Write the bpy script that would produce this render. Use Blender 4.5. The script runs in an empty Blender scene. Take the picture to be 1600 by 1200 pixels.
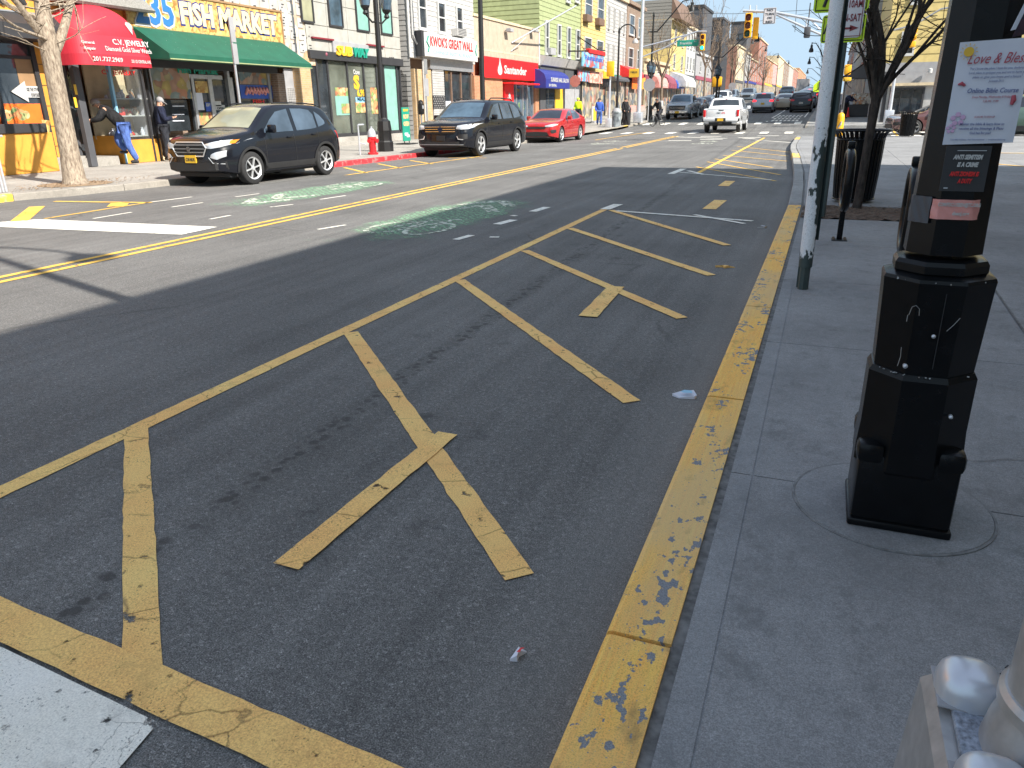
import bpy, bmesh, math, random
from math import sin, cos, pi, radians, sqrt, atan2
from mathutils import Vector, Matrix
from mathutils.geometry import tessellate_polygon
random.seed(7)
S = bpy.context.scene
COL = S.collection
# ------------------------------------------------------------------ camera
EYE = 1.45
FPX = 1165.79
RC = Matrix(((0.92813276, 0.11553306, -0.35386679), (0.37194153, -0.32647372, 0.86895018), (-0.01513574, -0.93811887, -0.3459825)))
cam_d = bpy.data.cameras.new("camera"); cam = bpy.data.objects.new("camera", cam_d); COL.objects.link(cam)
cam_d.sensor_width = 36; cam_d.lens = FPX / 1600 * 36; cam_d.clip_start = .05; cam_d.clip_end = 3000
R4 = Matrix(((RC[0][0], -RC[0][1], -RC[0][2]), (RC[1][0], -RC[1][1], -RC[1][2]), (RC[2][0], -RC[2][1], -RC[2][2]))).to_4x4()
cam.matrix_world = Matrix.Translation((0, 0, EYE)) @ R4
S.camera = cam
S.render.resolution_x = 1024; S.render.resolution_y = 768
# ------------------------------------------------------------------ world and sun
SUN_EL = radians(40); SUN_AZ = atan2(.949, -.316)
w = bpy.data.worlds.new("World"); S.world = w; w.use_nodes = True
nt = w.node_tree; bg = nt.nodes["Background"]
sky = nt.nodes.new("ShaderNodeTexSky"); sky.sky_type = 'NISHITA'; sky.sun_disc = False
sky.sun_elevation = SUN_EL; sky.sun_rotation = SUN_AZ; sky.air_density = 1.0; sky.dust_density = .8; sky.ozone_density = 1.2
# clear spring haze: the sky texture, slightly greyed, with its overbright horizon held down
hsv = nt.nodes.new("ShaderNodeHueSaturation"); hsv.inputs['Saturation'].default_value = .62; nt.links.new(sky.outputs[0], hsv.inputs['Color'])
cap = nt.nodes.new("ShaderNodeVectorMath"); cap.operation = 'MINIMUM'; cap.inputs[1].default_value = (1.8, 2.42, 3.0); nt.links.new(hsv.outputs[0], cap.inputs[0])
nt.links.new(cap.outputs[0], bg.inputs[0]); bg.inputs[1].default_value = .145
sl = bpy.data.lights.new("sun", 'SUN'); sl.energy = 4.3; sl.angle = radians(.55); sl.color = (1, .94, .85)
so = bpy.data.objects.new("sun", sl); COL.objects.link(so)
so.rotation_euler = Vector((.949 * cos(SUN_EL), -.316 * cos(SUN_EL), sin(SUN_EL))).to_track_quat('Z', 'Y').to_euler()
S.view_settings.view_transform = 'Standard'; S.view_settings.look = 'None'
S.view_settings.exposure = 1.2; S.view_settings.gamma = 1
try:
    S.cycles.max_bounces = 6; S.cycles.transparent_max_bounces = 12; S.cycles.sample_clamp_indirect = 4
except Exception: pass
# ------------------------------------------------------------------ the street's profile and pixel -> plane look-ups
KY = [-50, 40, 50, 60, 75, 105, 130, 200, 300, 500, 900]
KZ = [0, 0, .1, .45, .8, 1.8, 2.2, 3.3, 4.5, 7, 12]
def gz(Y):
    if Y <= KY[0]: return KZ[0]
    for i in range(len(KY) - 1):
        if Y <= KY[i + 1]: return KZ[i] + (KZ[i + 1] - KZ[i]) * (Y - KY[i]) / (KY[i + 1] - KY[i])
    return KZ[-1]
def ray(px, py): return RC @ Vector((px - 800, py - 600, FPX))
def onX(px, py, X):
    r = ray(px, py); t = X / r.x; return r.y * t, EYE + r.z * t
def onY(px, py, Y):
    r = ray(px, py); t = Y / r.y; return r.x * t, EYE + r.z * t
def onZ(px, py, z=0.):
    r = ray(px, py); t = (z - EYE) / r.z; return r.x * t, r.y * t
def gp(px, py, dz=0.):
    r = ray(px, py); Y = 1.
    while Y < 600:
        if EYE + r.z / r.y * Y <= gz(Y) + dz: break
        Y += .02 + Y * .0005
    return r.x / r.y * Y, Y
# ------------------------------------------------------------------ materials
MATS = {}
def nodes(name, rough=.6, metal=0., spec=.5):
    m = bpy.data.materials.new(name); m.use_nodes = True
    b = m.node_tree.nodes["Principled BSDF"]
    b.inputs['Roughness'].default_value = rough; b.inputs['Metallic'].default_value = metal
    b.inputs['Specular IOR Level'].default_value = spec
    return m, m.node_tree, b
def N(t, kind, **kw):
    n = t.nodes.new(kind)
    for k, v in kw.items():
        if k in n.inputs: n.inputs[k].default_value = v
        else: setattr(n, k, v)
    return n
def L(t, a, b): t.links.new(a, b)
def coord(t, kind='Object', scale=(1, 1, 1)):
    c = N(t, 'ShaderNodeTexCoord'); mp = N(t, 'ShaderNodeMapping'); mp.inputs['Scale'].default_value = scale
    L(t, c.outputs[kind], mp.inputs[0]); return mp.outputs[0]
def wpos(t, scale=(1, 1, 1)):
    c = N(t, 'ShaderNodeNewGeometry'); mp = N(t, 'ShaderNodeMapping'); mp.inputs['Scale'].default_value = scale
    L(t, c.outputs['Position'], mp.inputs[0]); return mp.outputs[0]
def ramp(t, src, stops):
    r = N(t, 'ShaderNodeValToRGB'); e = r.color_ramp.elements
    while len(e) < len(stops): e.new(.5)
    for i, (p, c) in enumerate(stops):
        e[i].position = p; e[i].color = (*c, 1) if isinstance(c, (tuple, list)) else (c, c, c, 1)
    L(t, src, r.inputs[0]); return r.outputs[0]
def noise(t, vec, scale, detail=4, rough=.55):
    n = N(t, 'ShaderNodeTexNoise'); n.inputs['Scale'].default_value = scale; n.inputs['Detail'].default_value = detail
    n.inputs['Roughness'].default_value = rough; L(t, vec, n.inputs['Vector']); return n.outputs[0]
def mix(t, fac, a, b, mode='MIX'):
    m = N(t, 'ShaderNodeMix', data_type='RGBA', blend_type=mode)
    for i, v in ((0, fac), (6, a), (7, b)):
        if hasattr(v, 'is_linked'): L(t, v, m.inputs[i])
        elif isinstance(v, (int, float)) : m.inputs[i].default_value = v
        else: m.inputs[i].default_value = (*v, 1)
    return m.outputs[2]
def mth(t, op, a, b=0., c=0.):
    m = N(t, 'ShaderNodeMath', operation=op)
    for i, v in enumerate((a, b, c)):
        if hasattr(v, 'is_linked'): L(t, v, m.inputs[i])
        else: m.inputs[i].default_value = v
    return m.outputs[0]
def bump(t, b, h, strength=.3, dist=.01):
    n = N(t, 'ShaderNodeBump'); n.inputs['Strength'].default_value = strength; n.inputs['Distance'].default_value = dist
    L(t, h, n.inputs['Height']); L(t, n.outputs[0], b.inputs['Normal'])
def paint(name, col, rough=.6, metal=0., var=.12, scale=3., spec=.5, coat=0., dirt=0.):
    """a colour with mild procedural variation"""
    if name in MATS: return MATS[name]
    m, t, b = nodes(name, rough, metal, spec)
    v = wpos(t); n = noise(t, v, scale, 5)
    lo = tuple(max(0, c * (1 - var)) for c in col); hi = tuple(min(1, c * (1 + var)) for c in col)
    c = ramp(t, n, [(.3, lo), (.7, hi)])
    if dirt:
        n2 = noise(t, wpos(t, (1, 1, .25)), 2.3, 6, .7)
        c = mix(t, ramp(t, n2, [(.5, 0.), (.75, dirt)]), c, (.1, .085, .07))
    L(t, c, b.inputs['Base Color'])
    if coat: b.inputs['Coat Weight'].default_value = coat; b.inputs['Coat Roughness'].default_value = .04
    MATS[name] = m; return m
def cloth(name, col):
    m, t, b = nodes(name, .85, 0, .2); n = noise(t, coord(t, 'Object', (1, 1, .5)), 11, 4, .6)
    L(t, ramp(t, n, [(.35, tuple(x * .6 for x in col)), (.65, tuple(x * 1.3 for x in col))]), b.inputs['Base Color']); bump(t, b, n, 1., .05); MATS[name] = m; return m
def asphalt(name, base, trail=False):
    m, t, b = nodes(name, .82, 0, .35); v = wpos(t)
    fine = noise(t, v, 230, 2, .6); mid = noise(t, v, 45, 3); big = noise(t, v, .55, 5); streak = noise(t, wpos(t, (2.2, .12, 1)), 1.6, 4)
    c = ramp(t, fine, [(.34, tuple(x * .4 for x in base)), (.5, base), (.6, tuple(x * 1.3 for x in base)), (.70, tuple(x * 2.4 for x in base))])
    peb = N(t, 'ShaderNodeTexVoronoi'); peb.inputs['Scale'].default_value = 110; L(t, v, peb.inputs['Vector']); pn = N(t, 'ShaderNodeSeparateXYZ'); L(t, peb.outputs['Color'], pn.inputs[0])
    c = mix(t, .8, c, ramp(t, pn.outputs[0], [(.0, .34), (.45, .47), (.8, .53), (.92, .60), (1., .84)]), 'OVERLAY')
    c = mix(t, .5, c, ramp(t, mid, [(.35, .38), (.65, .62)]), 'OVERLAY')
    c = mix(t, .75, c, ramp(t, big, [(.3, .36), (.7, .64)]), 'OVERLAY')
    c = mix(t, .45, c, ramp(t, streak, [(.3, .36), (.7, .62)]), 'OVERLAY')
    # oil drips and gum: dark blots along the parking lane
    sp = N(t, 'ShaderNodeSeparateXYZ'); L(t, v, sp.inputs[0])
    lane = mth(t, 'SUBTRACT', 1., mth(t, 'MULTIPLY', mth(t, 'ABSOLUTE', mth(t, 'ADD', sp.outputs[0], 1.7)), .75))
    vo = N(t, 'ShaderNodeTexVoronoi'); vo.inputs['Scale'].default_value = 2.7; L(t, mix(t, .06, v, N(t, 'ShaderNodeTexNoise').outputs[1]), vo.inputs['Vector'])
    blot = ramp(t, vo.outputs['Distance'], [(.10, .9), (.22, 0.)])
    blot = mth(t, 'MULTIPLY', blot, mth(t, 'MAXIMUM', lane, 0.))
    blot = mth(t, 'MULTIPLY', blot, ramp(t, noise(t, v, 9, 4), [(.42, 0.), (.56, .75)]))
    c = mix(t, blot, c, tuple(x * .28 for x in base))
    if trail:   # pale grit along the near gutter, smoother than the lane
        gx = mth(t, 'ADD', sp.outputs[0], mth(t, 'MULTIPLY', noise(t, v, 1.7, 5), .34)); gut = ramp(t, mth(t, 'ADD', gx, 1.), [(.36, 0.), (.62, .34)])
        c = mix(t, gut, c, ramp(t, fine, [(.35, (.16, .158, .152)), (.65, (.23, .226, .216))]))
        tyre = N(t, 'ShaderNodeTexNoise'); tyre.inputs['Scale'].default_value = 1.; tyre.inputs['Detail'].default_value = 6; L(t, wpos(t, (7, .22, 1)), tyre.inputs['Vector'])
        c = mix(t, .55, c, ramp(t, tyre.outputs[0], [(.32, .40), (.66, .58)]), 'OVERLAY')
    if trail:   # a dark seam that runs diagonally through the lane
        d = mth(t, 'ADD', sp.outputs[0], mth(t, 'MULTIPLY', sp.outputs[1], .0452)); d = mth(t, 'ADD', d, 1.957)
        d = mth(t, 'ADD', d, mth(t, 'MULTIPLY', mth(t, 'SUBTRACT', noise(t, v, 2.2, 5), .5), .22))
        tr = ramp(t, mth(t, 'ABSOLUTE', d), [(.03, .8), (.085, 0.)])
        vd = N(t, 'ShaderNodeTexVoronoi'); vd.inputs['Scale'].default_value = 17; L(t, v, vd.inputs['Vector'])
        tr = mth(t, 'MULTIPLY', mth(t, 'MULTIPLY', tr, ramp(t, vd.outputs['Distance'], [(.34, 1.), (.50, .25)])), ramp(t, noise(t, v, 3.2, 5), [(.32, .15), (.46, 1.)]))
        c = mix(t, tr, c, tuple(x * .3 for x in base))
        # crack veins
        vc = N(t, 'ShaderNodeTexVoronoi', feature='DISTANCE_TO_EDGE'); vc.inputs['Scale'].default_value = .33
        L(t, mix(t, .35, v, noise(t, v, 1.4, 6)), vc.inputs['Vector'])
        cr = mth(t, 'MULTIPLY', ramp(t, vc.outputs['Distance'], [(.0, .6), (.006, 0.)]), ramp(t, noise(t, v, .8, 3), [(.5, 0.), (.6, 1.)]))
        c = mix(t, cr, c, tuple(x * .35 for x in base))
    L(t, c, b.inputs['Base Color']); bump(t, b, fine, .55, .004)
    MATS[name] = m; return m
def concrete(name, base, rough=.85, speck=1.):
    if name in MATS: return MATS[name]
    m, t, b = nodes(name, rough, 0, .3); v = wpos(t)
    fine = noise(t, v, 260, 2, .6); mid = noise(t, v, 14, 5); big = noise(t, v, .9, 5)
    c = ramp(t, fine, [(.3, tuple(x * (1 - .45 * speck) for x in base)), (.5, base), (.7, tuple(x * (1 + .6 * speck) for x in base))])
    peb = N(t, 'ShaderNodeTexVoronoi'); peb.inputs['Scale'].default_value = 150; L(t, v, peb.inputs['Vector']); pn = N(t, 'ShaderNodeSeparateXYZ'); L(t, peb.outputs['Color'], pn.inputs[0])
    c = mix(t, .7 * speck, c, ramp(t, pn.outputs[0], [(.0, .38), (.5, .49), (1., .66)]), 'OVERLAY')
    c = mix(t, .35, c, ramp(t, mid, [(.3, .38), (.7, .62)]), 'OVERLAY')
    c = mix(t, .7, c, ramp(t, big, [(.3, .36), (.7, .62)]), 'OVERLAY')
    st = ramp(t, noise(t, v, 3.1, 6, .7), [(.62, 0.), (.72, .45)]); c = mix(t, st, c, tuple(x * .4 for x in base))
    gv = N(t, 'ShaderNodeTexVoronoi'); gv.inputs['Scale'].default_value = 2.6; L(t, v, gv.inputs['Vector']); gsz = N(t, 'ShaderNodeSeparateXYZ'); L(t, gv.outputs['Color'], gsz.inputs[0])
    gum = ramp(t, mth(t, 'SUBTRACT', gv.outputs['Distance'], mth(t, 'MULTIPLY', gsz.outputs[0], .055)), [(.0, .6), (.012, 0.)]); c = mix(t, gum, c, tuple(x * .3 for x in base))
    scf = noise(t, wpos(t, (1.3, 1, 1)), 5.5, 7, .72); c = mix(t, ramp(t, scf, [(.55, 0.), (.68, .5)]), c, tuple(x * .5 for x in base))
    wet = ramp(t, noise(t, wpos(t, (1, 1, 1)), .62, 6, .68), [(.52, 0.), (.60, .28)]); c = mix(t, wet, c, tuple(x * .62 for x in base))
    L(t, c, b.inputs['Base Color']); bump(t, b, fine, .3, .002)
    MATS[name] = m; return m
def worn(name, col, under, amount=.5, scale=9., edge=.1, stretch=(1, 1, 1), fleck=.5, cracks=0.):
    """paint worn through to the surface below"""
    m, t, b = nodes(name, .7, 0, .35); v = wpos(t, stretch)
    n = noise(t, v, scale, 8, .62); n2 = noise(t, wpos(t), 190, 2, .6); n3 = noise(t, wpos(t), 2.2, 5)
    mask = ramp(t, n, [(amount, 0.), (amount + edge, 1.)])
    pc = ramp(t, n2, [(.3, tuple(x * (1 - .35 * fleck) for x in col)), (.65, tuple(min(1, x * (1 + .15 * fleck)) for x in col))])
    pc = mix(t, .6, pc, ramp(t, n3, [(.3, .34), (.7, .6)]), 'OVERLAY')
    pit = ramp(t, noise(t, wpos(t), 150, 3, .6), [(.60, 0.), (.66, .75)]); mask = mth(t, 'MULTIPLY', mask, mth(t, 'SUBTRACT', 1., mth(t, 'MULTIPLY', pit, ramp(t, noise(t, wpos(t), 8, 4), [(.4, 0.), (.62, 1.)]))))
    if cracks:
        vc = N(t, 'ShaderNodeTexVoronoi', feature='DISTANCE_TO_EDGE'); vc.inputs['Scale'].default_value = cracks
        L(t, mix(t, .12, wpos(t), noise(t, wpos(t), 6, 6)), vc.inputs['Vector'])
        ck = mth(t, 'MULTIPLY', ramp(t, vc.outputs['Distance'], [(.0, 1.), (.014, 0.)]), ramp(t, noise(t, wpos(t), 3.3, 3), [(.46, 0.), (.56, .6)]))
        mask = mth(t, 'MULTIPLY', mask, mth(t, 'SUBTRACT', 1., ck))
        sm = ramp(t, noise(t, wpos(t), 5.5, 6, .7), [(.55, 0.), (.72, .55)]); pc = mix(t, sm, pc, tuple(x * .45 for x in col))
    un = ramp(t, n2, [(.35, tuple(x * .6 for x in under)), (.65, tuple(x * 1.5 for x in under))])
    if name.startswith('line'): L(t, pc, b.inputs['Base Color']); L(t, mask, b.inputs['Alpha'])
    else: L(t, mix(t, mask, un, pc), b.inputs['Base Color'])
    bump(t, b, n2, .4, .003)
    MATS[name] = m; return m
def kerb_paint(name, col, under):
    """thick old kerb paint: grainy ochre, brushed streaks along the kerb, clustered chips, brown scuffs"""
    m, t, b = nodes(name, .7, 0, .3); v = wpos(t); g1 = noise(t, v, 240, 3, .7); g2 = noise(t, wpos(t, (60, 2.2, 60)), 1.6, 3)
    c = ramp(t, g1, [(.30, tuple(x * .5 for x in col)), (.45, tuple(x * .86 for x in col)), (.58, col)])
    c = mix(t, .55, c, ramp(t, g2, [(.3, .36), (.7, .62)]), 'OVERLAY')
    c = mix(t, ramp(t, noise(t, wpos(t, (1, .35, 1)), 3.2, 5), [(.44, 0.), (.66, .6)]), c, (.62, .47, .25))
    c = mix(t, ramp(t, noise(t, wpos(t, (1, .6, 1)), 7, 6, .7), [(.56, 0.), (.74, .7)]), c, (.16, .12, .06))
    chip = noise(t, wpos(t, (1, .7, 1)), 34, 4, .55); clus = noise(t, wpos(t, (1, .5, 1)), 6, 3)
    k = mth(t, 'ADD', mth(t, 'MULTIPLY', chip, .6), mth(t, 'MULTIPLY', clus, .55)); k = ramp(t, k, [(.665, 0.), (.675, 1.)])
    pit = ramp(t, noise(t, v, 120, 2), [(.70, 0.), (.72, .9)]); k = mth(t, 'MAXIMUM', k, pit)
    un = ramp(t, g1, [(.35, tuple(x * .7 for x in under)), (.65, tuple(x * 1.3 for x in under))])
    L(t, mix(t, k, c, un), b.inputs['Base Color']); bump(t, b, mth(t, 'ADD', g1, mth(t, 'MULTIPLY', k, -.6)), .6, .004)
    MATS[name] = m; return m
def brick(name, c1, c2, mortar, bw=.22, bh=.075):
    m, t, b = nodes(name, .85, 0, .25)
    g = N(t, 'ShaderNodeNewGeometry'); sp = N(t, 'ShaderNodeSeparateXYZ'); L(t, g.outputs['Position'], sp.inputs[0])
    cb = N(t, 'ShaderNodeCombineXYZ'); L(t, mth(t, 'ADD', sp.outputs[0], sp.outputs[1]), cb.inputs[0]); L(t, sp.outputs[2], cb.inputs[1])
    br = N(t, 'ShaderNodeTexBrick'); L(t, cb.outputs[0], br.inputs['Vector'])
    br.inputs['Scale'].default_value = 1; br.inputs['Brick Width'].default_value = bw; br.inputs['Row Height'].default_value = bh
    br.inputs['Mortar Size'].default_value = .007; br.inputs['Color1'].default_value = (*c1, 1); br.inputs['Color2'].default_value = (*c2, 1); br.inputs['Mortar'].default_value = (*mortar, 1)
    c = mix(t, .6, br.outputs[0], ramp(t, noise(t, wpos(t), 1.7, 6), [(.3, .36), (.7, .64)]), 'OVERLAY')
    L(t, c, b.inputs['Base Color']); bump(t, b, br.outputs['Fac'], -.5, .008)
    MATS[name] = m; return m
def glass(name, tint=(.02, .024, .028), rough=.03, spec=.9, var=2.5):
    """dark shop or car glass: reflects the street, dim tones behind it"""
    m, t, b = nodes(name, rough, 0, spec)
    n = noise(t, wpos(t), 1.3, 3)
    L(t, ramp(t, n, [(.35, tint), (.68, tuple(x * var for x in tint))]), b.inputs['Base Color'])
    MATS[name] = m; return m
def clear_glass(name, tint=(.85, .9, .9)):
    m = bpy.data.materials.new(name); m.use_nodes = True; t = m.node_tree
    for n in list(t.nodes): t.nodes.remove(n)
    o = N(t, 'ShaderNodeOutputMaterial'); tr = N(t, 'ShaderNodeBsdfTransparent'); tr.inputs[0].default_value = (*tint, 1)
    gl = N(t, 'ShaderNodeBsdfGlossy'); gl.inputs['Roughness'].default_value = .01
    fr = N(t, 'ShaderNodeFresnel'); fr.inputs[0].default_value = 1.5; mx = N(t, 'ShaderNodeMixShader')
    gg = N(t, 'ShaderNodeNewGeometry'); L(t, mth(t, 'MULTIPLY', fr.outputs[0], mth(t, 'SUBTRACT', 1., gg.outputs['Backfacing'])), mx.inputs[0]); L(t, tr.outputs[0], mx.inputs[1]); L(t, gl.outputs[0], mx.inputs[2]); L(t, mx.outputs[0], o.inputs[0])
    MATS[name] = m; return m
def veiled_glass(name, tint, veil, amount):  # grey diffuse veil: reflections of the bright street painted into the pane, with dust
    m = clear_glass(name, tint); t = m.node_tree; o = [n for n in t.nodes if n.type == 'OUTPUT_MATERIAL'][0]; src = o.inputs[0].links[0].from_socket
    d = N(t, 'ShaderNodeBsdfDiffuse'); L(t, ramp(t, noise(t, wpos(t), 1.1, 4), [(.35, tuple(x * .5 for x in veil)), (.65, veil)]), d.inputs[0]); mx = N(t, 'ShaderNodeMixShader'); mx.inputs[0].default_value = amount
    L(t, src, mx.inputs[1]); L(t, d.outputs[0], mx.inputs[2]); L(t, mx.outputs[0], o.inputs[0]); return m
def glow(name, col, st):
    if name in MATS: return MATS[name]
    m, t, b = nodes(name, .5); b.inputs['Base Color'].default_value = (*col, 1)
    b.inputs['Emission Color'].default_value = (*col, 1); b.inputs['Emission Strength'].default_value = st
    MATS[name] = m; return m
def patches(name, cols, scale=6., rough=.6, vscale=(1, 1, 1)):
    """a printed picture: coloured cells"""
    m, t, b = nodes(name, rough); v = wpos(t, vscale)
    vo = N(t, 'ShaderNodeTexVoronoi'); vo.inputs['Scale'].default_value = scale
    L(t, mix(t, .2, v, noise(t, v, scale * .7, 3)), vo.inputs['Vector'])
    sp = N(t, 'ShaderNodeSeparateXYZ'); L(t, vo.outputs['Color'], sp.inputs[0])
    n = len(cols); st = [((i + .02) / n, c) for i, c in enumerate(cols)]
    c = ramp(t, sp.outputs[0], st); c = mix(t, .5, c, ramp(t, vo.outputs['Distance'], [(.1, .66), (.6, .3)]), 'OVERLAY')
    L(t, c, b.inputs['Base Color']); MATS[name] = m; return m
def bark(name, c1, c2, sc=22):
    m, t, b = nodes(name, .9, 0, .2); n = noise(t, wpos(t, (1, 1, .28)), sc, 6, .7)
    L(t, ramp(t, n, [(.36, c1), (.62, c2)]), b.inputs['Base Color']); bump(t, b, n, .9, .02); MATS[name] = m; return m

asphalt('asphalt', (.142, .138, .132), True)
asphalt('asphalt_side', (.135, .135, .134))
concrete('sidewalk', (.232, .232, .234), .85, .6); concrete('sidewalk_far', (.33, .31, .28)); concrete('kerb', (.27, .268, .26)); concrete('kerb_far', (.31, .285, .25))
concrete('sidewalk_border', (.236, .238, .242), .8, .5)
worn('line_yellow', (1., .57, .19), (.115, .115, .114), .32, 14., .06, cracks=3.1, fleck=.9)
worn('line_yellow_far', (.85, .52, .10), (.115, .115, .114), .33, 6., .1)
worn('line_white', (.86, .82, .73), (.115, .115, .114), .32, 18., .08, cracks=7.)
def green_lattice(name):
    m, t, b = nodes(name, .8, 0, .3); v = wpos(t); sp = N(t, 'ShaderNodeSeparateXYZ'); L(t, v, sp.inputs[0])
    a = mth(t, 'ABSOLUTE', mth(t, 'SINE', mth(t, 'MULTIPLY', mth(t, 'ADD', sp.outputs[0], sp.outputs[1]), 22.))); c_ = mth(t, 'ABSOLUTE', mth(t, 'SINE', mth(t, 'MULTIPLY', mth(t, 'SUBTRACT', sp.outputs[0], sp.outputs[1]), 22.)))
    lat = ramp(t, mth(t, 'MINIMUM', a, c_), [(.18, 0.), (.34, 1.)])
    g = N(t, 'ShaderNodeTexCoord'); gs = N(t, 'ShaderNodeSeparateXYZ'); L(t, g.outputs['Generated'], gs.inputs[0])
    ed = mth(t, 'MULTIPLY', mth(t, 'PINGPONG', gs.outputs[0], .5), mth(t, 'PINGPONG', gs.outputs[1], .5))
    ed = ramp(t, mth(t, 'ADD', mth(t, 'MULTIPLY', ed, 3.), mth(t, 'MULTIPLY', noise(t, v, 2.2, 5), .5)), [(.30, 0.), (.44, 1.)])
    k = mth(t, 'MULTIPLY', mth(t, 'MULTIPLY', lat, ed), ramp(t, noise(t, v, 24, 5), [(.42, .25), (.58, .9)]))
    peb = noise(t, v, 160, 2); und = ramp(t, peb, [(.35, (.075, .074, .072)), (.65, (.17, .168, .16))]); gr = ramp(t, peb, [(.3, (.21, .40, .24)), (.7, (.36, .58, .38))])
    L(t, gr, b.inputs['Base Color']); L(t, k, b.inputs['Alpha']); MATS[name] = m
green_lattice('bike_green'); worn('line_faint', (.66, .68, .58), (.115, .115, .114), .44, 11., .12)
kerb_paint('kerb_yellow', (1., .57, .13), (.21, .22, .24))
worn('kerb_yellow_far', (.82, .52, .06), (.3, .29, .27), .42, 6., .1)
worn('kerb_red', (.62, .035, .045), (.25, .16, .15), .38, 5., .1)
worn('chipped_white', (.78, .79, .81), (.035, .045, .045), .2, 6, .02)
brick('brick_tan', (.50, .33, .17), (.42, .27, .13), (.38, .33, .27))
brick('brick_orange', (.48, .21, .10), (.40, .16, .08), (.36, .28, .22))
brick('brick_red', (.36, .15, .10), (.28, .11, .08), (.32, .25, .21))
brick('brick_brown', (.25, .17, .12), (.19, .13, .10), (.3, .26, .22))
glass('glass_dark'); glass('glass_car', (.012, .015, .02), .02, 1., 2.); glass('glass_blue', (.03, .05, .07), .02, 1., 3.)
glass('glass_warm', (.22, .22, .15), .03, .9, 1.6)
veiled_glass('display_glass', (.92, .95, .95), (.5, .5, .48), .08); veiled_glass('shop_glass', (.85, .9, .9), (.30, .32, .27), .32); glass('glass_side', (.035, .05, .07), .02, 1., 2.2)
P = paint
P('black_metal', (.0045, .005, .006), .27, 0., .3, 22, .22)
P('black_satin', (.012, .012, .013), .45); P('black_plastic', (.018, .018, .019), .6); P('rubber', (.02, .02, .021), .85, var=.3, scale=20)
P('chrome', (.65, .66, .68), .12, 1.); P('alloy', (.72, .73, .74), .3, .6); P('alu', (.50, .51, .53), .45, .75, .1, 8); P('steel', (.30, .31, .32), .45, .8)
P('corroded', (.24, .27, .32), .7, .2, .6, 110, .4); P('galv', (.40, .40, .40), .4, .45, .18, 26, .5, dirt=.35); P('galv_light', (.58, .60, .64), .3, .45, .06, 9, .5)
P('white', (.42, .41, .395), .55, dirt=.15); P('white_clean', (.49, .49, .48), .5, var=.04); P('cream', (.37, .36, .325), .7, dirt=.12); P('stucco', (.40, .33, .25), .9, dirt=.2)
P('tan', (.55, .45, .30), .85, dirt=.25); P('grey', (.30, .30, .31), .8); P('dark_grey', (.07, .072, .08), .7); P('charcoal', (.03, .03, .033), .6)
P('orange', (.66, .30, .045), .6, dirt=.1); P('orange_red', (.80, .16, .02), .5); P('green_awning', (.006, .085, .05), .7, var=.15); P('green_side', (.30, .34, .17), .7, dirt=.08)
P('yellow_side', (.55, .43, .17), .7, dirt=.08); P('yellow_deep', (.74, .50, .13), .7); P('red_awning', (.5, .022, .04), .65, var=.1); P('bank_red', (.72, .012, .015), .45, var=.04)
P('bank_red2', (.66, .03, .03), .45); P('red', (.65, .02, .02), .4); P('dark_red', (.2, .02, .03), .5); P('blue_awning', (.02, .03, .2), .6); P('blue', (.03, .09, .4), .5)
P('signal_yellow', (.85, .42, .015), .45); P('lime', (.62, .85, .02), .45, var=.03); P('hydrant_red', (.6, .02, .025), .35); P('sign_green', (.01, .25, .17), .5)
P('skin', (.50, .28, .19), .6, var=.05); P('hair_grey', (.28, .25, .23), .8); cloth('navy', (.018, .022, .045)); cloth('jeans_blue', (.08, .14, .38))
cloth('black_cloth', (.02, .02, .022)); cloth('dark_trouser', (.03, .032, .04)); P('burgundy', (.26, .06, .09), .6); P('pink', (.65, .28, .25), .6)
P('joint_dirt', (.14, .135, .13), .9, var=.5, scale=30); P('joint_line', (.17, .17, .17), .9, var=.3, scale=30); P('mulch', (.10, .065, .045), .95, var=.6, scale=40); P('wood', (.3, .18, .09), .7); P('tan_goods', (.45, .36, .25), .7, var=.4); P('brown_wall', (.16, .10, .07), .7)
P('roof_dark', (.09, .085, .08), .9, var=.4, scale=9); P('shingle', (.22, .21, .19), .9, var=.35, scale=25); P('mint', (.2, .38, .33), .5); P('paper', (.62, .64, .72), .75, var=.05, scale=12)
P('teal', (.02, .33, .28), .5); P('light_blue', (.25, .5, .68), .5); P('gold', (.7, .42, .03), .5); P('grey_green', (.05, .07, .068), .5, .3)
P('amber', (.8, .25, .02), .2); P('lamp_red', (.5, .01, .015), .15); P('lamp_clear', (.55, .57, .6), .08, .3); P('globe', (.8, .8, .8), .25)
for nm, c in (('car_black', (.006, .007, .011)), ('car_red', (.38, .014, .016)), ('car_white', (.72, .73, .74)), ('car_silver', (.36, .39, .43)), ('car_grey', (.12, .15, .18)),
              ('car_slate', (.16, .2, .24)), ('car_tan', (.36, .3, .23)), ('car_green', (.06, .1, .08)), ('car_pink', (.10, .045, .045))):
    P(nm, c, .22, .25 if 'silver' in nm or 'slate' in nm else 0., .03, 1., .3 if 'black' in nm else .5, .45 if 'black' in nm else .9)
bark('bark_light', (.16, .12, .09), (.42, .35, .27), 26); bark('bark_dark', (.022, .019, .018), (.075, .062, .055)); bark('bark_mid', (.1, .075, .055), (.27, .21, .16))
patches('fish_print', [(.35, .16, .08), (.12, .2, .22), (.45, .4, .33), (.5, .22, .12), (.2, .26, .26), (.4, .3, .1)], 4.5)
patches('fish_board', [(.58, .43, .13), (.62, .48, .18), (.52, .34, .08), (.64, .52, .22), (.40, .20, .05)], 11)
patches('food_print', [(.5, .2, .08), (.6, .35, .15), (.3, .08, .05), (.65, .5, .25), (.2, .3, .1)], 7)
patches('goods', [(.5, .48, .42), (.3, .25, .2), (.6, .58, .5), (.15, .13, .12), (.4, .2, .1)], 9)
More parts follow.
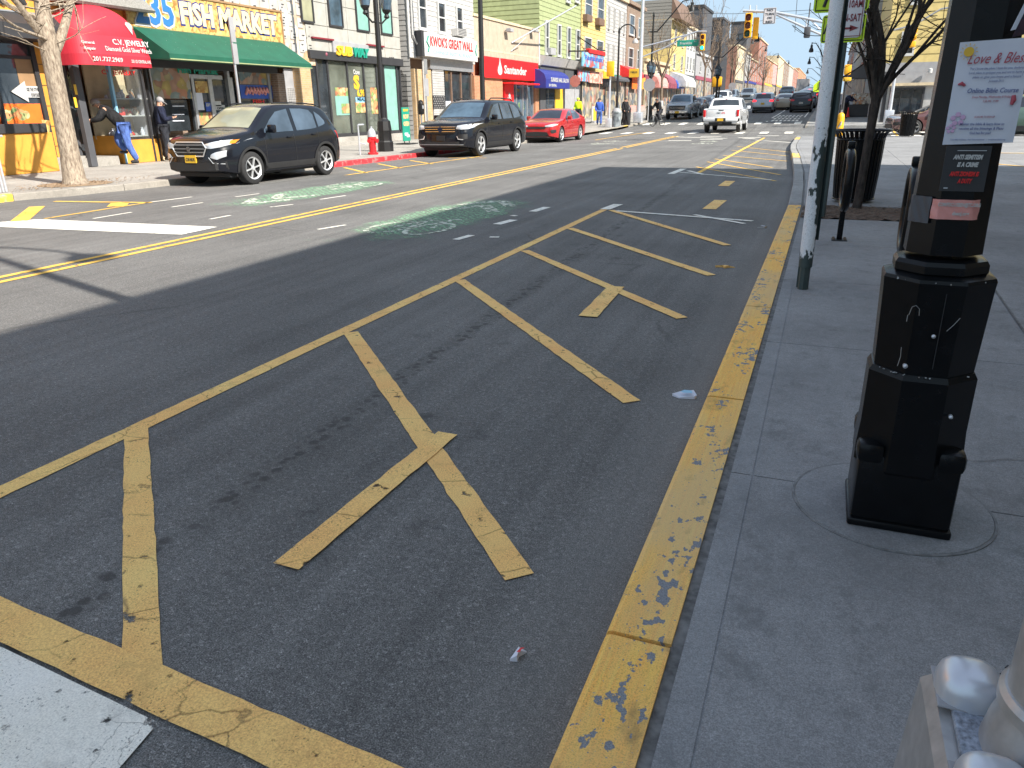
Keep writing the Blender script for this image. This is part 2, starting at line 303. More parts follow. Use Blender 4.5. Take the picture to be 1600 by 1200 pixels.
patches('mosaic', [(.62, .6, .55), (.5, .3, .15), (.7, .68, .62), (.55, .5, .42)], 3)
patches('shop_mix', [(.3, .12, .08), (.4, .36, .3), (.08, .08, .09), (.5, .42, .25), (.12, .14, .16)], 2.5)
patches('blue_board', [(.16, .42, .55), (.3, .58, .66), (.1, .25, .5), (.5, .12, .1)], 3.5)
patches('pink_board', [(.7, .3, .22), (.8, .55, .45), (.6, .2, .15)], 5)
# ------------------------------------------------------------------ mesh building
def wl(o):
    v = Vector((0, 0, 0))
    while o is not None: v += o.location; o = o.parent
    return v
class MB:
    def __init__(s): s.v = []; s.f = []; s.m = []; s.k = 0
    def add(s, vs, fs):
        n = len(s.v); s.v += [tuple(v) for v in vs]; s.f += [tuple(i + n for i in f) for f in fs]; s.m += [s.k] * len(fs); return s
    def mat(s, k): s.k = k; return s
    def box(s, x0, x1, y0, y1, z0, z1):
        return s.add([(x, y, z) for z in (z0, z1) for y in (y0, y1) for x in (x0, x1)], [(0, 2, 3, 1), (4, 5, 7, 6), (0, 1, 5, 4), (2, 6, 7, 3), (0, 4, 6, 2), (1, 3, 7, 5)])
    def rbox(s, x0, x1, y0, y1, z0, z1, r=.01):
        """box with bevelled edges"""
        bm = bmesh.new(); bmesh.ops.create_cube(bm, size=1)
        for v in bm.verts: v.co = Vector(((x0 + x1) / 2 + v.co.x * (x1 - x0), (y0 + y1) / 2 + v.co.y * (y1 - y0), (z0 + z1) / 2 + v.co.z * (z1 - z0)))
        bmesh.ops.bevel(bm, geom=bm.edges[:], offset=r, segments=2, affect='EDGES', profile=.5)
        bm.verts.index_update(); s.add([v.co[:] for v in bm.verts], [[v.index for v in f.verts] for f in bm.faces]); bm.free(); return s
    def poly(s, pts): return s.add(pts, [tuple(range(len(pts)))])
    def prism(s, pts, d):
        """polygon pts extruded by vector d"""
        n = len(pts); d = Vector(d); a = [Vector(p) for p in pts]; b = [p + d for p in a]
        tri = tessellate_polygon([a])
        nrm = Vector((0, 0, 0))
        for i in range(n): nrm += a[i].cross(a[(i + 1) % n])
        if nrm.dot(d) > 0: a, b = b, a
        return s.add(a + b, [tuple(t) for t in tri] + [tuple(i + n for i in reversed(t)) for t in tri] + [(i, i + n, (i + 1) % n + n, (i + 1) % n) for i in range(n)])
    def tube(s, path, rad, n=10, cap=True, sq=False):
        path = [Vector(p) for p in path]; rad = rad if isinstance(rad, (list, tuple)) else [rad] * len(path)
        vs = []; up = None
        for i, p in enumerate(path):
            d = (path[min(i + 1, len(path) - 1)] - path[max(i - 1, 0)]).normalized()
            if up is None: up = Vector((1, 0, 0)) if abs(d.x) < .8 else Vector((0, 1, 0))
            a = d.cross(up)
            if a.length < 1e-4: a = d.cross(Vector((0, 1, .3)))
            a.normalize(); b = a.cross(d).normalized(); up = b
            for k in range(n):
                t = 2 * pi * (k + (.5 if sq else 0)) / n
                vs.append(p + (a * cos(t) + b * sin(t)) * rad[i])
        fs = [(i * n + k, i * n + (k + 1) % n, (i + 1) * n + (k + 1) % n, (i + 1) * n + k) for i in range(len(path) - 1) for k in range(n)]
        if cap: fs += [tuple(reversed(range(n))), tuple((len(path) - 1) * n + k for k in range(n))]
        return s.add(vs, fs)
    def lathe(s, prof, c=(0, 0, 0), n=24, rot=0., axis='z', cap=True):
        """prof: (r, h) list"""
        vs = []
        for r, hh in prof:
            for k in range(n):
                t = 2 * pi * k / n + rot; p = (r * cos(t), r * sin(t), hh)
                if axis == 'x': p = (p[2], p[0], p[1])
                elif axis == 'y': p = (p[0], -p[2], p[1])
                vs.append((p[0] + c[0], p[1] + c[1], p[2] + c[2]))
        fs = [(i * n + k, i * n + (k + 1) % n, (i + 1) * n + (k + 1) % n, (i + 1) * n + k) for i in range(len(prof) - 1) for k in range(n)]
        if cap: fs += [tuple(reversed(range(n))), tuple((len(prof) - 1) * n + k for k in range(n))]
        return s.add(vs, fs)
    def build(s, name, mat, parent=None, smooth=False, angle=40):
        me = bpy.data.meshes.new(name); off = wl(parent) if parent else Vector((0, 0, 0))
        me.from_pydata([(v[0] - off.x, v[1] - off.y, v[2] - off.z) for v in s.v], [], s.f)
        ms = mat if isinstance(mat, (list, tuple)) else [mat]
        for q in ms: me.materials.append(MATS[q])
        me.polygons.foreach_set('material_index', s.m)
        me.validate(); me.update()
        if smooth:
            me.polygons.foreach_set('use_smooth', [True] * len(me.polygons)); me.set_sharp_from_angle(angle=radians(angle))
        o = bpy.data.objects.new(name, me); COL.objects.link(o); o.parent = parent; return o
def tag(o, label=None, cat=None, group=None, kind=None):
    if label: o['label'] = label
    if cat: o['category'] = cat
    if group: o['group'] = group
    if kind: o['kind'] = kind
    return o
def thing(name, label, cat, loc=(0, 0, 0), group=None):
    o = bpy.data.objects.new(name, None); COL.objects.link(o); o.location = loc; o.empty_display_size = .3
    return tag(o, label, cat, group)
def copy_tree(o, parent=None):
    c = o.copy(); COL.objects.link(c); c.parent = parent
    for ch in list(o.children): copy_tree(ch, c)
    return c
FONT = None
def text_mb(s, txt, o, ux, uy, size, width=None, depth=.01, weight=0., shear=0., align='CENTER'):
    """add lettering to a mesh: o = anchor point, ux / uy = unit vectors of the line and of the letters' height"""
    cu = bpy.data.curves.new("t", 'FONT'); cu.body = txt; cu.size = 1; cu.offset = weight; cu.shear = shear; cu.align_x = align; cu.extrude = .5; cu.resolution_u = 2
    ob = bpy.data.objects.new("t", cu); COL.objects.link(ob)
    me = bpy.data.meshes.new_from_object(ob)
    if len(me.vertices):
        xs = [v.co.x for v in me.vertices]; wd = max(xs) - min(xs)
        ux = Vector(ux); uy = Vector(uy); nz = ux.cross(uy); o = Vector(o)
        sx = size if width is None else width / wd
        s.add([o + ux * v.co.x * sx + uy * v.co.y * size + nz * (v.co.z + .5) * depth for v in me.vertices], [tuple(p.vertices) for p in me.polygons])
    bpy.data.objects.remove(ob); bpy.data.curves.remove(cu); bpy.data.meshes.remove(me); return s
UY, UX, UZ = (0, 1, 0), (1, 0, 0), (0, 0, 1)
def text(parent, name, txt, o, ux, uy, size, mat, width=None, depth=.01, weight=.02, shear=0., align='CENTER'):
    return text_mb(MB(), txt, o, ux, uy, size, width, depth, weight, shear, align).build(name, mat, parent)
# ================================================================== THE GROUND
YS = [-30, -10, 0, 10, 20, 30, 40, 44, 50, 55, 60, 67, 75, 90, 105, 118, 130, 165, 200, 250, 300, 400, 500, 900]
def strip(mb, xl, xr, dz, ys=YS):
    """sheet that follows the street's profile; xl / xr may be functions of Y"""
    fl = xl if callable(xl) else (lambda y: xl); fr = xr if callable(xr) else (lambda y: xr)
    vs = []
    for y in ys: vs += [(fl(y), y, gz(y) + dz), (fr(y), y, gz(y) + dz)]
    mb.add(vs, [(2 * i, 2 * i + 1, 2 * i + 3, 2 * i + 2) for i in range(len(ys) - 1)])
def lerp(tab):
    def f(y):
        if y <= tab[0][0]: return tab[0][1]
        for (a, b), (c, d) in zip(tab, tab[1:]):
            if y <= c: return b + (d - b) * (y - a) / (c - a)
        return tab[-1][1]
    return f
KL = lerp([(-30, -14.6), (9.4, -13.8), (10.6, -13.3), (12.6, -13.1), (18.2, -12.6), (23, -12.45), (60, -12.45), (900, -12.45)])
KR = lerp([(-30, -.40), (11.3, -.40), (16, -.50), (22.9, -.84), (28, -1.15), (36, -1.25), (900, -1.25)])
g = MB(); strip(g, -900, 900, -.06); tag(g.build('ground', 'grey' if False else 'asphalt_side'), kind='structure')
YF = sorted(set(YS + [9.4, 10.6, 12.6, 18.2, 23, 11.3, 16, 22.9, 28, 36, 37.4, 49.5]))
g = MB(); strip(g, lambda y: KL(y) - .05, lambda y: KR(y) + .05, 0, YF)
tag(g.build('road', 'asphalt'), kind='structure')
g = MB(); yc = [36.9, 40, 44, 50, 50.3]; strip(g, -1.3, 90, 0.002, yc); tag(g.build('side_street', 'asphalt_side'), kind='structure')
# far-side pavement and kerb
g = MB(); strip(g, -40, lambda y: KL(y) - .15, .12, YF); tag(g.build('far_pavement', 'sidewalk_far'), kind='structure')
def kerb(mb, fx, side, y0, y1, w=.16, step=1.5, gap=.008, top=.13):
    y = y0
    while y < y1 - .01:
        e = min(y + step, y1); a0, a1 = fx(y), fx(e)
        z0, z1 = gz(y), gz(e); r = .018; s_ = side
        pr = [(0, -.05), (0, top - r), (r * .3, top - r * .3), (r, top), (w, top), (w, -.05)]
        vs = [(a0 + s_ * px, y + gap, z0 + pz) for px, pz in pr] + [(a1 + s_ * px, e - gap, z1 + pz) for px, pz in pr]
        n = len(pr); mb.add(vs, [(i, (i + 1) % n, (i + 1) % n + n, i + n) for i in range(n)] + [tuple(reversed(range(n))), tuple(range(n, 2 * n))])
        y = e
for nm, m, a, b_ in (('far_kerb_yellow', 'kerb_yellow_far', -30, 9.6), ('far_kerb', 'kerb_far', 9.6, 17.5), ('far_kerb_red', 'kerb_red', 17.5, 27.5), ('far_kerb_end', 'kerb_far', 27.5, 900)):
    g = MB(); kerb(g, KL, -1, a, b_, .16, 2 if b_ < 100 else 12); tag(g.build(nm, m), kind='structure')
g = MB(); kerb(g, KL, -1, 37, 52, .17, 3, top=.136); tag(g.build('far_kerb_corner_paint', 'kerb_yellow_far'), kind='structure')
# near pavement: slabs with open joints, a smoother border band along the kerb, a dark base showing in the joints
g = MB(); strip(g, lambda y: KR(y) + .01, 40, .095, [y for y in YF if y <= 36.9] + [36.95]); tag(g.build('pavement_base', 'joint_dirt'), kind='structure')
slab = MB(); border = MB(); jy = [-6, -3.4, -1.4, .6, 2.69, 4.5, 6.3, 8.1, 10.0, 11.4, 13.2, 15., 17., 19., 21., 23., 25., 27., 29., 31., 33., 35., 36.9]
for a, b_ in zip(jy, jy[1:]):
    zt = .13
    def q(mb, xa0, xa1, xb0, xb1, ya=a, yb=b_):
        gq = .0035
        mb.add([(xa0 + gq, ya + gq, zt), (xa1 - gq, ya + gq, zt), (xb1 - gq, yb - gq, zt), (xb0 + gq, yb - gq, zt),
                (xa0 + gq, ya + gq, zt - .03), (xa1 - gq, ya + gq, zt - .03), (xb1 - gq, yb - gq, zt - .03), (xb0 + gq, yb - gq, zt - .03)],
               [(0, 1, 2, 3), (0, 4, 5, 1), (1, 5, 6, 2), (2, 6, 7, 3), (3, 7, 4, 0)])
    k0, k1 = KR(a) + .175, KR(b_) + .175
    q(border, k0 + .028, k0 + .112, k1 + .028, k1 + .112)
    xs = [.110, 1.7, 4.0, 6.3, 8.6, 11, 14, 17, 20, 24, 30]
    if 10 <= a < 11.3:      # the tree pit interrupts the slabs
        q(slab, 1.15, 2.0, 1.15, 2.0); q(slab, 2.0, 4.3, 2.0, 4.3)
        for u, v_ in zip(xs[2:], xs[3:]): q(slab, u, v_, u, v_)
        continue
    for u, v_ in zip(xs, xs[1:]):
        q(slab, (k0 + u if u < 1 else u), v_, (k1 + u if u < 1 else u), v_)
gd = MB(); strip(gd, lambda y: KR(y) + .172, lambda y: KR(y) + .21, .121, [y for y in YF if y <= 36] + [36.8]); tag(gd.build('kerb_gap_dirt', 'joint_dirt'), kind='structure'); fl = MB(); strip(fl, lambda y: KR(y) + .175 + .10, lambda y: KR(y) + .175 + .125, .1275, [y for y in YF if y <= 36] + [36.8]); tag(fl.build('border_joint_filler', 'sidewalk_border'), kind='structure'); tag(border.build('pavement_border', 'sidewalk_border'), kind='structure'); tag(slab.build('pavement', 'sidewalk'), kind='structure')
g = MB(); g.add([(1.33, 7.6, .136), (1.22, 4.4, .136), (1.9, -4, .136), (30, -4, .136), (30, 16.0, .136), (3.4, 16.6, .136), (2.2, 12, .136)], [(0, 1, 2, 3, 4, 5, 6)])
tag(g.build('side_apron', 'sidewalk'), kind='structure')
g = MB(); ml2 = [(1.33, 7.6), (1.22, 4.4), (1.9, -1)]
for p_, q_ in zip(ml2, ml2[1:]): g.add([(p_[0] - .006, p_[1], .1375), (p_[0] + .006, p_[1], .1375), (q_[0] + .006, q_[1], .1375), (q_[0] - .006, q_[1], .1375)], [(0, 1, 2, 3)])
tag(g.build('apron_joint', 'joint_dirt'), kind='structure')
g = MB(); kerb(g, KR, 1, -30, 11.35, .175, 1.86); tag(g.build('kerb_painted_yellow', 'kerb_yellow'), kind='structure')
g = MB(); kerb(g, KR, 1, 11.35, 36.9, .175, 3); tag(g.build('kerb_plain', 'kerb'), kind='structure')
g = MB(); kerb(g, KR, 1, 21.9, 23.8, .19, 2, top=.135); kerb(g, KR, 1, 33.2, 35.6, .19, 3, top=.135); tag(g.build('kerb_paint_patches', 'kerb_yellow_far'), kind='structure')
g = MB(); g.box(-1.2, 40, 36.9, 37.08, -.05, .132); tag(g.build('side_street_kerb', 'kerb'), kind='structure')
# the block across the side street
g = MB(); yb = [50.2, 55, 60, 67, 75, 90, 105, 118, 130, 165, 200, 250, 300, 400, 500, 900]
strip(g, -1.15, 60, .13, yb); g.box(-1.15, 60, 50.2, 50.35, 0, gz(50) + .13); tag(g.build('pavement_beyond', 'kerb'), kind='structure')
g = MB(); kerb(g, lambda y: -1.3, 1, 50.2, 900, .16, 6, top=.133); tag(g.build('kerb_beyond', 'kerb_far'), kind='structure')
g = MB(); g.box(3.0, 12, 50.17, 50.3, .0, gz(50.2) + .136); tag(g.build('red_kerb_beyond', 'kerb_red'), kind='structure')
# tree pit
pit = MB(); rr = random.Random(5)
nx, ny = 26, 20
vs = [(-.20 + 1.30 * i / nx, 10.05 + 1.3 * j / ny, .118 + rr.random() * .03) for j in range(ny + 1) for i in range(nx + 1)]
pit.add(vs, [(j * (nx + 1) + i, j * (nx + 1) + i + 1, (j + 1) * (nx + 1) + i + 1, (j + 1) * (nx + 1) + i) for j in range(ny) for i in range(nx)])
for _ in range(260):
    x, y = -.19 + rr.random() * 1.27, 10.1 + rr.random() * 1.2; a = rr.random() * pi; l = .015 + rr.random() * .03; z = .145 + rr.random() * .015
    pit.add([(x, y, z), (x + l * cos(a), y + l * sin(a), z + .008), (x + l * cos(a) - .008, y + l * sin(a) + .012, z), (x - .008, y + .012, z + .006)], [(0, 1, 2, 3)])
tag(pit.build('mulch', 'mulch'), kind='stuff', cat='mulch', label='dark wood mulch filling the tree pit in the near pavement')
# ================================================================== ROAD MARKINGS
def ml(mb, p, q, w, z=.004, n=1):
    a = Vector(p); b_ = Vector(q); d = (b_ - a).normalized(); nn = Vector((-d.y, d.x)) * w / 2
    k = max(1, int((b_ - a).length / 6))
    for i in range(k):
        s_, e = a + (b_ - a) * i / k, a + (b_ - a) * (i + 1) / k
        mb.add([(s_.x + nn.x, s_.y + nn.y, gz(s_.y) + z), (e.x + nn.x, e.y + nn.y, gz(e.y) + z), (e.x - nn.x, e.y - nn.y, gz(e.y) + z), (s_.x - nn.x, s_.y - nn.y, gz(s_.y) + z)], [(0, 3, 2, 1)])
def G(px, py): return onZ(px, py, 0)
RJ = random.Random(77)
def mlj(mb, p, q, w, z=.004, step=.07, am=.0028):
    """painted line with slightly ragged edges"""
    a = Vector(p); b_ = Vector(q); ln = (b_ - a).length; d = (b_ - a) / ln; nn = Vector((-d.y, d.x)); k = max(2, int(ln / step)); vs = []; dr = 0
    for i in range(k + 1):
        c = a + d * ln * i / k; dr = dr * .9 + RJ.gauss(0, .0005); e0, e1 = RJ.gauss(0, am * .6), RJ.gauss(0, am * .6)
        vs += [(c.x + nn.x * (w / 2 + e0 + dr) + d.x * e1, c.y + nn.y * (w / 2 + e0 + dr), gz(c.y) + z), (c.x - nn.x * (w / 2 + e1 - dr), c.y - nn.y * (w / 2 + e1 - dr) + d.y * e0, gz(c.y) + z)]
    mb.add(vs, [(2 * i, 2 * i + 1, 2 * i + 3, 2 * i + 2) for i in range(k)])
yn = MB()
A0, A1 = Vector((-2.99, 1.2)), Vector((-3.0, 11.35)); mlj(yn, A0 - Vector((0, 4)), A1, .105)
for k, (a, b_, wd) in enumerate((((213, 672), (222, 1068), .105), ((548, 520), (812, 903), .105), ((718, 438), (987, 629), .1), ((820, 392), (1066, 498), .1), ((890, 357), (1112, 431), .1), ((955, 329), (1137, 384), .1))):
    mlj(yn, G(*a), G(*b_), wd, .0045 + .0005 * k)
mlj(yn, G(447, 888), G(700, 679), .105, .009); mlj(yn, G(918, 496), G(963, 449), .14, .0095)
a, b_ = G(0, 970), G(545, 1213); d = (Vector(b_) - Vector(a)).normalized(); mlj(yn, Vector(a) - d * 3, Vector(b_) + d * 1, .135, .0085)
ml(yn, G(1108, 327), G(1126, 313), .2, .005); ml(yn, G(1130, 291), G(1141, 283), .2, .005)
tag(yn.build('yellow_hatching_near', 'line_yellow'), kind='structure')
yf = MB()
ml(yf, (-2.66, 18.15), (-2.72, 38.5), .105)
for a, b_ in (((1088, 261), (1212, 283)), ((1105, 253), (1220, 273.5)), ((1117, 248.5), (1207, 262)), ((1130, 243), (1230, 252)), ((1143, 235), (1232, 244)), ((1152, 229), (1234, 238))):
    ml(yf, G(*a), G(*b_), .065, .0055)
for k, x in enumerate((-7.02, -7.24)): ml(yf, (x, -20), (x, 28.5), .09, .005); ml(yf, (x - .02, 29.2), (x - .05, 40.5), .09, .005)
tag(yf.build('yellow_lines', 'line_yellow_far'), kind='structure')
yl = MB()
for a, b_, wd in (((30, 346), (58, 323), .24), ((70, 342), (236, 316), .07), ((85, 315), (236, 317), .11), ((182, 323), (188, 317), .3),
                  ((540, 274), (753, 244), .1), ((538, 262), (573, 270.5), .1), ((590, 256), (626, 263), .1), ((641, 251), (676, 256.5), .1), ((700, 247), (760, 247), .1)):
    ml(yl, G(*a), G(*b_), wd, .006)
ml(yl, (-10.2, 36), (-9.6, 46), .1, .006)
tag(yl.build('yellow_lines_far_lane', 'line_yellow_far'), kind='structure')
wt = MB(); pts = [G(-60, 352), G(60, 343), G(340, 355), G(284, 367), G(0, 355), G(-60, 357)]
wt.add([(p[0], p[1], .005) for p in pts], [(0, 1, 2, 3, 4, 5)])
ml(wt, G(236, 316), G(300, 308), .07, .005)
# the white bar at the near left corner
pts = [G(0, 1012), G(248, 1132), G(190, 1200), G(110, 1290), G(-200, 1290), G(-420, 900)]
wt.add([(p[0], p[1], .0065) for p in pts], [tuple(range(6))])
tag(wt.build('white_stop_bars', 'line_white'), kind='structure')
wn = MB(); ml(wn, G(945, 328), G(966, 320), .16, .0105); ml(wn, G(963, 330), G(1176, 346), .09, .0075); ml(wn, G(1085, 336), G(1163, 350), .075, .0068)
ml(wn, G(1048, 272), G(1068, 264), .16, .006); ml(wn, G(1062, 269.5), G(1205, 281.5), .08, .0075); ml(wn, G(1075, 267), G(1100, 273), .1, .006)
ml(wn, G(1180, 219), G(1238, 223), .14, .006); ml(wn, G(1055, 214), G(1135, 216.5), .25, .006); ml(wn, G(1160, 216), G(1180, 217), .25, .006)
for p, q, wd in (((776, 351), (803, 344), .13), ((832, 331), (855, 324), .13), ((712, 375), (737, 368), .1), ((575, 392) if False else (765, 371), (780, 371), .08), ((800, 338), (806, 337), .1)):
    ml(wn, G(*p), G(*q), wd, .006)
for p, q in (((144, 291), (195, 281)), ((270, 341), (365, 331) if False else (312, 333)), ((375, 305), (410, 301)), ((500, 357), (540, 351)), ((497, 312), (538, 306)), ((560, 371) if False else (330, 343), (352, 339))):
    pass
for p, q in (((146, 342), (206, 332)), ((268, 324), (317, 317)), ((328, 343), (360, 337)), ((422, 324), (458, 320)), ((368, 308), (405, 303)), ((500, 312), (540, 306)), ((497, 359), (540, 352))):
    ml(wn, G(*p), G(*q), .06, .006)
# crosswalks: bars along the travel direction
for x in [-11.9 + 1.25 * i for i in range(9)]:
    ml(wn, (x, 43.2), (x - .02, 45.2), .42, .006); ml(wn, (x, 54.4), (x - .02, 56.6), .42, .006)
for x, y in ((-3.9, 38.5), (-5.9, 40.1), (-3.2, 40.6), (-6.6, 35.3), (-5.4, 36.6)): ml(wn, (x, y), (x + 1.0, y + .1), .35, .006)
ml(wn, (-4.0, 57), (-4.0, 140), .12, .006); ml(wn, (-1.75, 57), (-1.75, 80), .1, .006); ml(wn, (-7.2, 62), (-7.2, 200), .1, .0062)
for r_, yy in enumerate((57.6, 60.2, 63.3, 66.0)):
    rg = random.Random(r_)
    for i in range(7): ml(wn, (-3.7 + i * .27, yy), (-3.7 + i * .27 + rg.uniform(-.03, .06), yy + 1.5), .12 + .07 * rg.random(), .006)
tag(wn.build('white_lines', 'line_white'), kind='structure')
# shared-lane bicycle symbols on green rectangles
def sharrow(cx, cy, L_, W_, flip, green=True):
    gm = MB()
    if green: gm.add([(cx - W_ / 2, cy - L_ / 2, .005), (cx + W_ / 2, cy - L_ / 2, .005), (cx + W_ / 2, cy + L_ / 2, .005), (cx - W_ / 2, cy + L_ / 2, .005)], [(0, 1, 2, 3)])
    if green: tag(gm.build('bike_lane_green', 'bike_green'), kind='structure')
    s_ = MB()
    def pt(u, v_): return (cx + flip * u * W_ * .5, cy + flip * v_ * L_ * .5)
    for wx, wy in ((-.33, -.50), (.36, -.50)):
        for k in range(24):
            t0, t1 = 2 * pi * k / 24, 2 * pi * (k + 1) / 24
            ml(s_, pt(wx + .3 * cos(t0), wy + .2 * sin(t0)), pt(wx + .3 * cos(t1), wy + .2 * sin(t1)), .075, .0075)
    for a, b_ in (((-.33, -.5), (-.1, -.22)), ((-.1, -.22), (.28, -.24)), ((.28, -.24), (.02, -.5)), ((.02, -.5), (-.33, -.5)), ((.02, -.5), (-.12, -.16)), ((.36, -.5), (.26, -.16)), ((.26, -.16), (.42, -.14)), ((-.24, -.15), (-.02, -.15))):
        ml(s_, pt(*a), pt(*b_), .07, .0078)
    for v0 in (.22, .5): ml(s_, pt(-.55, v0), pt(0, v0 + .28), .2, .0075); ml(s_, pt(.55, v0), pt(0, v0 + .28), .2, .008)
    tag(s_.build('bike_symbol', 'line_faint'), kind='structure')
sharrow(-4.95, 9.9, 4.9, 1.65, 1); sharrow(-9.05, 12.4, 5.2, 1.5, -1); sharrow(-8.9, 33.5, 5, 1.5, -1, False); sharrow(-4.7, 33.5, 4.0, 1.2, 1, False)
# utility marks and paint on the ground to the right
g = MB(); ml(g, (3.0, 13.6), (3.5, 13.9), .05, .14); ml(g, (3.0, 13.6), (3.05, 13.0), .05, .14); ml(g, (3.05, 13.0), (4.6, 13.2), .05, .14); tag(g.build('white_paint_mark', 'line_white'), kind='structure')
g = MB(); ml(g, (3.4, 20.2), (4.6, 18.4), .09, .14); ml(g, (3.3, 24.5), (12, 23.4), .12, .14); tag(g.build('yellow_paint_mark', 'line_yellow_far'), kind='structure')
g = MB(); 
for x in range(7): ml(g, (2.2 + x * .85, 38.6), (1.6 + x * .85, 49.4), .4, .008)
tag(g.build('side_crosswalk', 'line_white'), kind='structure')
g = MB(); ml(g, (2.9, 36.9 + 1), (3.3, 49), .1, .012); tag(g.build('side_yellow_line', 'line_yellow_far'), kind='structure')
# round concrete footing of the lamp post: a raised disc with a joint ring
g = MB(); g.lathe([(.0, .137), (.311, .137), (.315, .13)], (.352, 2.62, 0), 64); tag(g.build('post_footing', 'sidewalk_border'), kind='structure')
g = MB(); g.lathe([(.314, .128), (.314, .1345), (.322, .1345), (.322, .128)], (.352, 2.62, 0), 64); tag(g.build('footing_joint', 'joint_line'), kind='structure')
g = MB(); rr = random.Random(3)
def crack(mb, p, q, w=.006, z=.1345, n=14, am=.03):
    a, b_ = Vector(p), Vector(q); last = a
    for i in range(1, n + 1):
        c = a + (b_ - a) * i / n + Vector((rr.uniform(-am, am), rr.uniform(-am, am))); ml(mb, last, c, w * rr.uniform(.5, 1.2), z); last = c
crack(g, (.79, 2.6), (1.6, 2.3), .007, am=.012); crack(g, (.6, 3.1), (1.5, 3.3), .004); crack(g, (.3, 4.3), (1.1, 4.0), .004, am=.015)
tag(g.build('pavement_cracks', 'joint_dirt'), kind='structure')
# ------------------------------------------------------------------ litter
def litter(name, label, x, y, z, pts, mat, mat2):
    t = thing(name, label, 'litter', (x, y, z)); m = MB(); rl = random.Random(len(pts) + int(x * 100))
    m.add([(x + a, y + b_, z + .004 + rl.uniform(0, .02)) for a, b_ in pts] + [(x + a, y + b_, z + .001) for a, b_ in pts], [tuple(range(len(pts))), tuple(range(2 * len(pts) - 1, len(pts) - 1, -1))] + [(i, i + len(pts), (i + 1) % len(pts) + len(pts), (i + 1) % len(pts)) for i in range(len(pts))])
    m.build('wrapper', mat, t)
    m = MB(); m.add([(x + a * .5 + .01, y + b_ * .5, z + .028) for a, b_ in pts], [tuple(range(len(pts)))]); m.build('print', mat2, t)
x, y = onZ(1069, 619, 0); litter('crushed_packet', 'crumpled blue and white packet lying by the yellow kerb', x, y, 0, [(-.06, -.02), (-.02, -.045), (.06, -.03), (.065, .01), (.04, .05), (-.03, .045)], 'paper', 'light_blue')
x, y = onZ(807, 1026, 0); litter('torn_wrapper', 'small torn red and white wrapper on dark asphalt in the foreground', x, y, 0, [(-.01, -.025), (.01, -.02), (.008, .0), (.022, .025), (.0, .018)], 'paper', 'red')
x, y = onZ(1190, 356, 0); litter('paper_scrap', 'small white paper scrap in the gutter near the end of the yellow kerb', x, y, 0, [(-.05, -.03), (.04, -.04), (.06, .02), (-.02, .04)], 'white', 'paper')
x, y = onZ(1133, 418, 0); litter('paint_flake', 'pale flattened paper shred on the asphalt beside a hatching bar', x, y, 0, [(-.09, -.02), (-.02, .0), (.0, -.05), (.03, .0), (.09, .01), (.02, .04), (-.04, .03)], 'line_yellow', 'line_faint')
# ================================================================== CARS
def catmull(tab, s):
    if s <= tab[0][0]: return tab[0][1]
    if s >= tab[-1][0]: return tab[-1][1]
    for i in range(len(tab) - 1):
        if s <= tab[i + 1][0]:
            x0, y0 = tab[i]; x1, y1 = tab[i + 1]; m0 = (y1 - y0) / (x1 - x0) if i == 0 else (y1 - tab[i - 1][1]) / (x1 - tab[i - 1][0])
            m1 = (y1 - y0) / (x1 - x0) if i + 2 >= len(tab) else (tab[i + 2][1] - y0) / (tab[i + 2][0] - x0)
            h = x1 - x0; t = (s - x0) / h; sec = (y1 - y0) / h
            if m0 * sec < 0: m0 = 0
            if m1 * sec < 0: m1 = 0
            m0 = max(-3 * abs(sec), min(3 * abs(sec), m0)); m1 = max(-3 * abs(sec), min(3 * abs(sec), m1))
            return (2 * t**3 - 3 * t**2 + 1) * y0 + (t**3 - 2 * t**2 + t) * h * m0 + (-2 * t**3 + 3 * t**2) * y1 + (t**3 - t**2) * h * m1
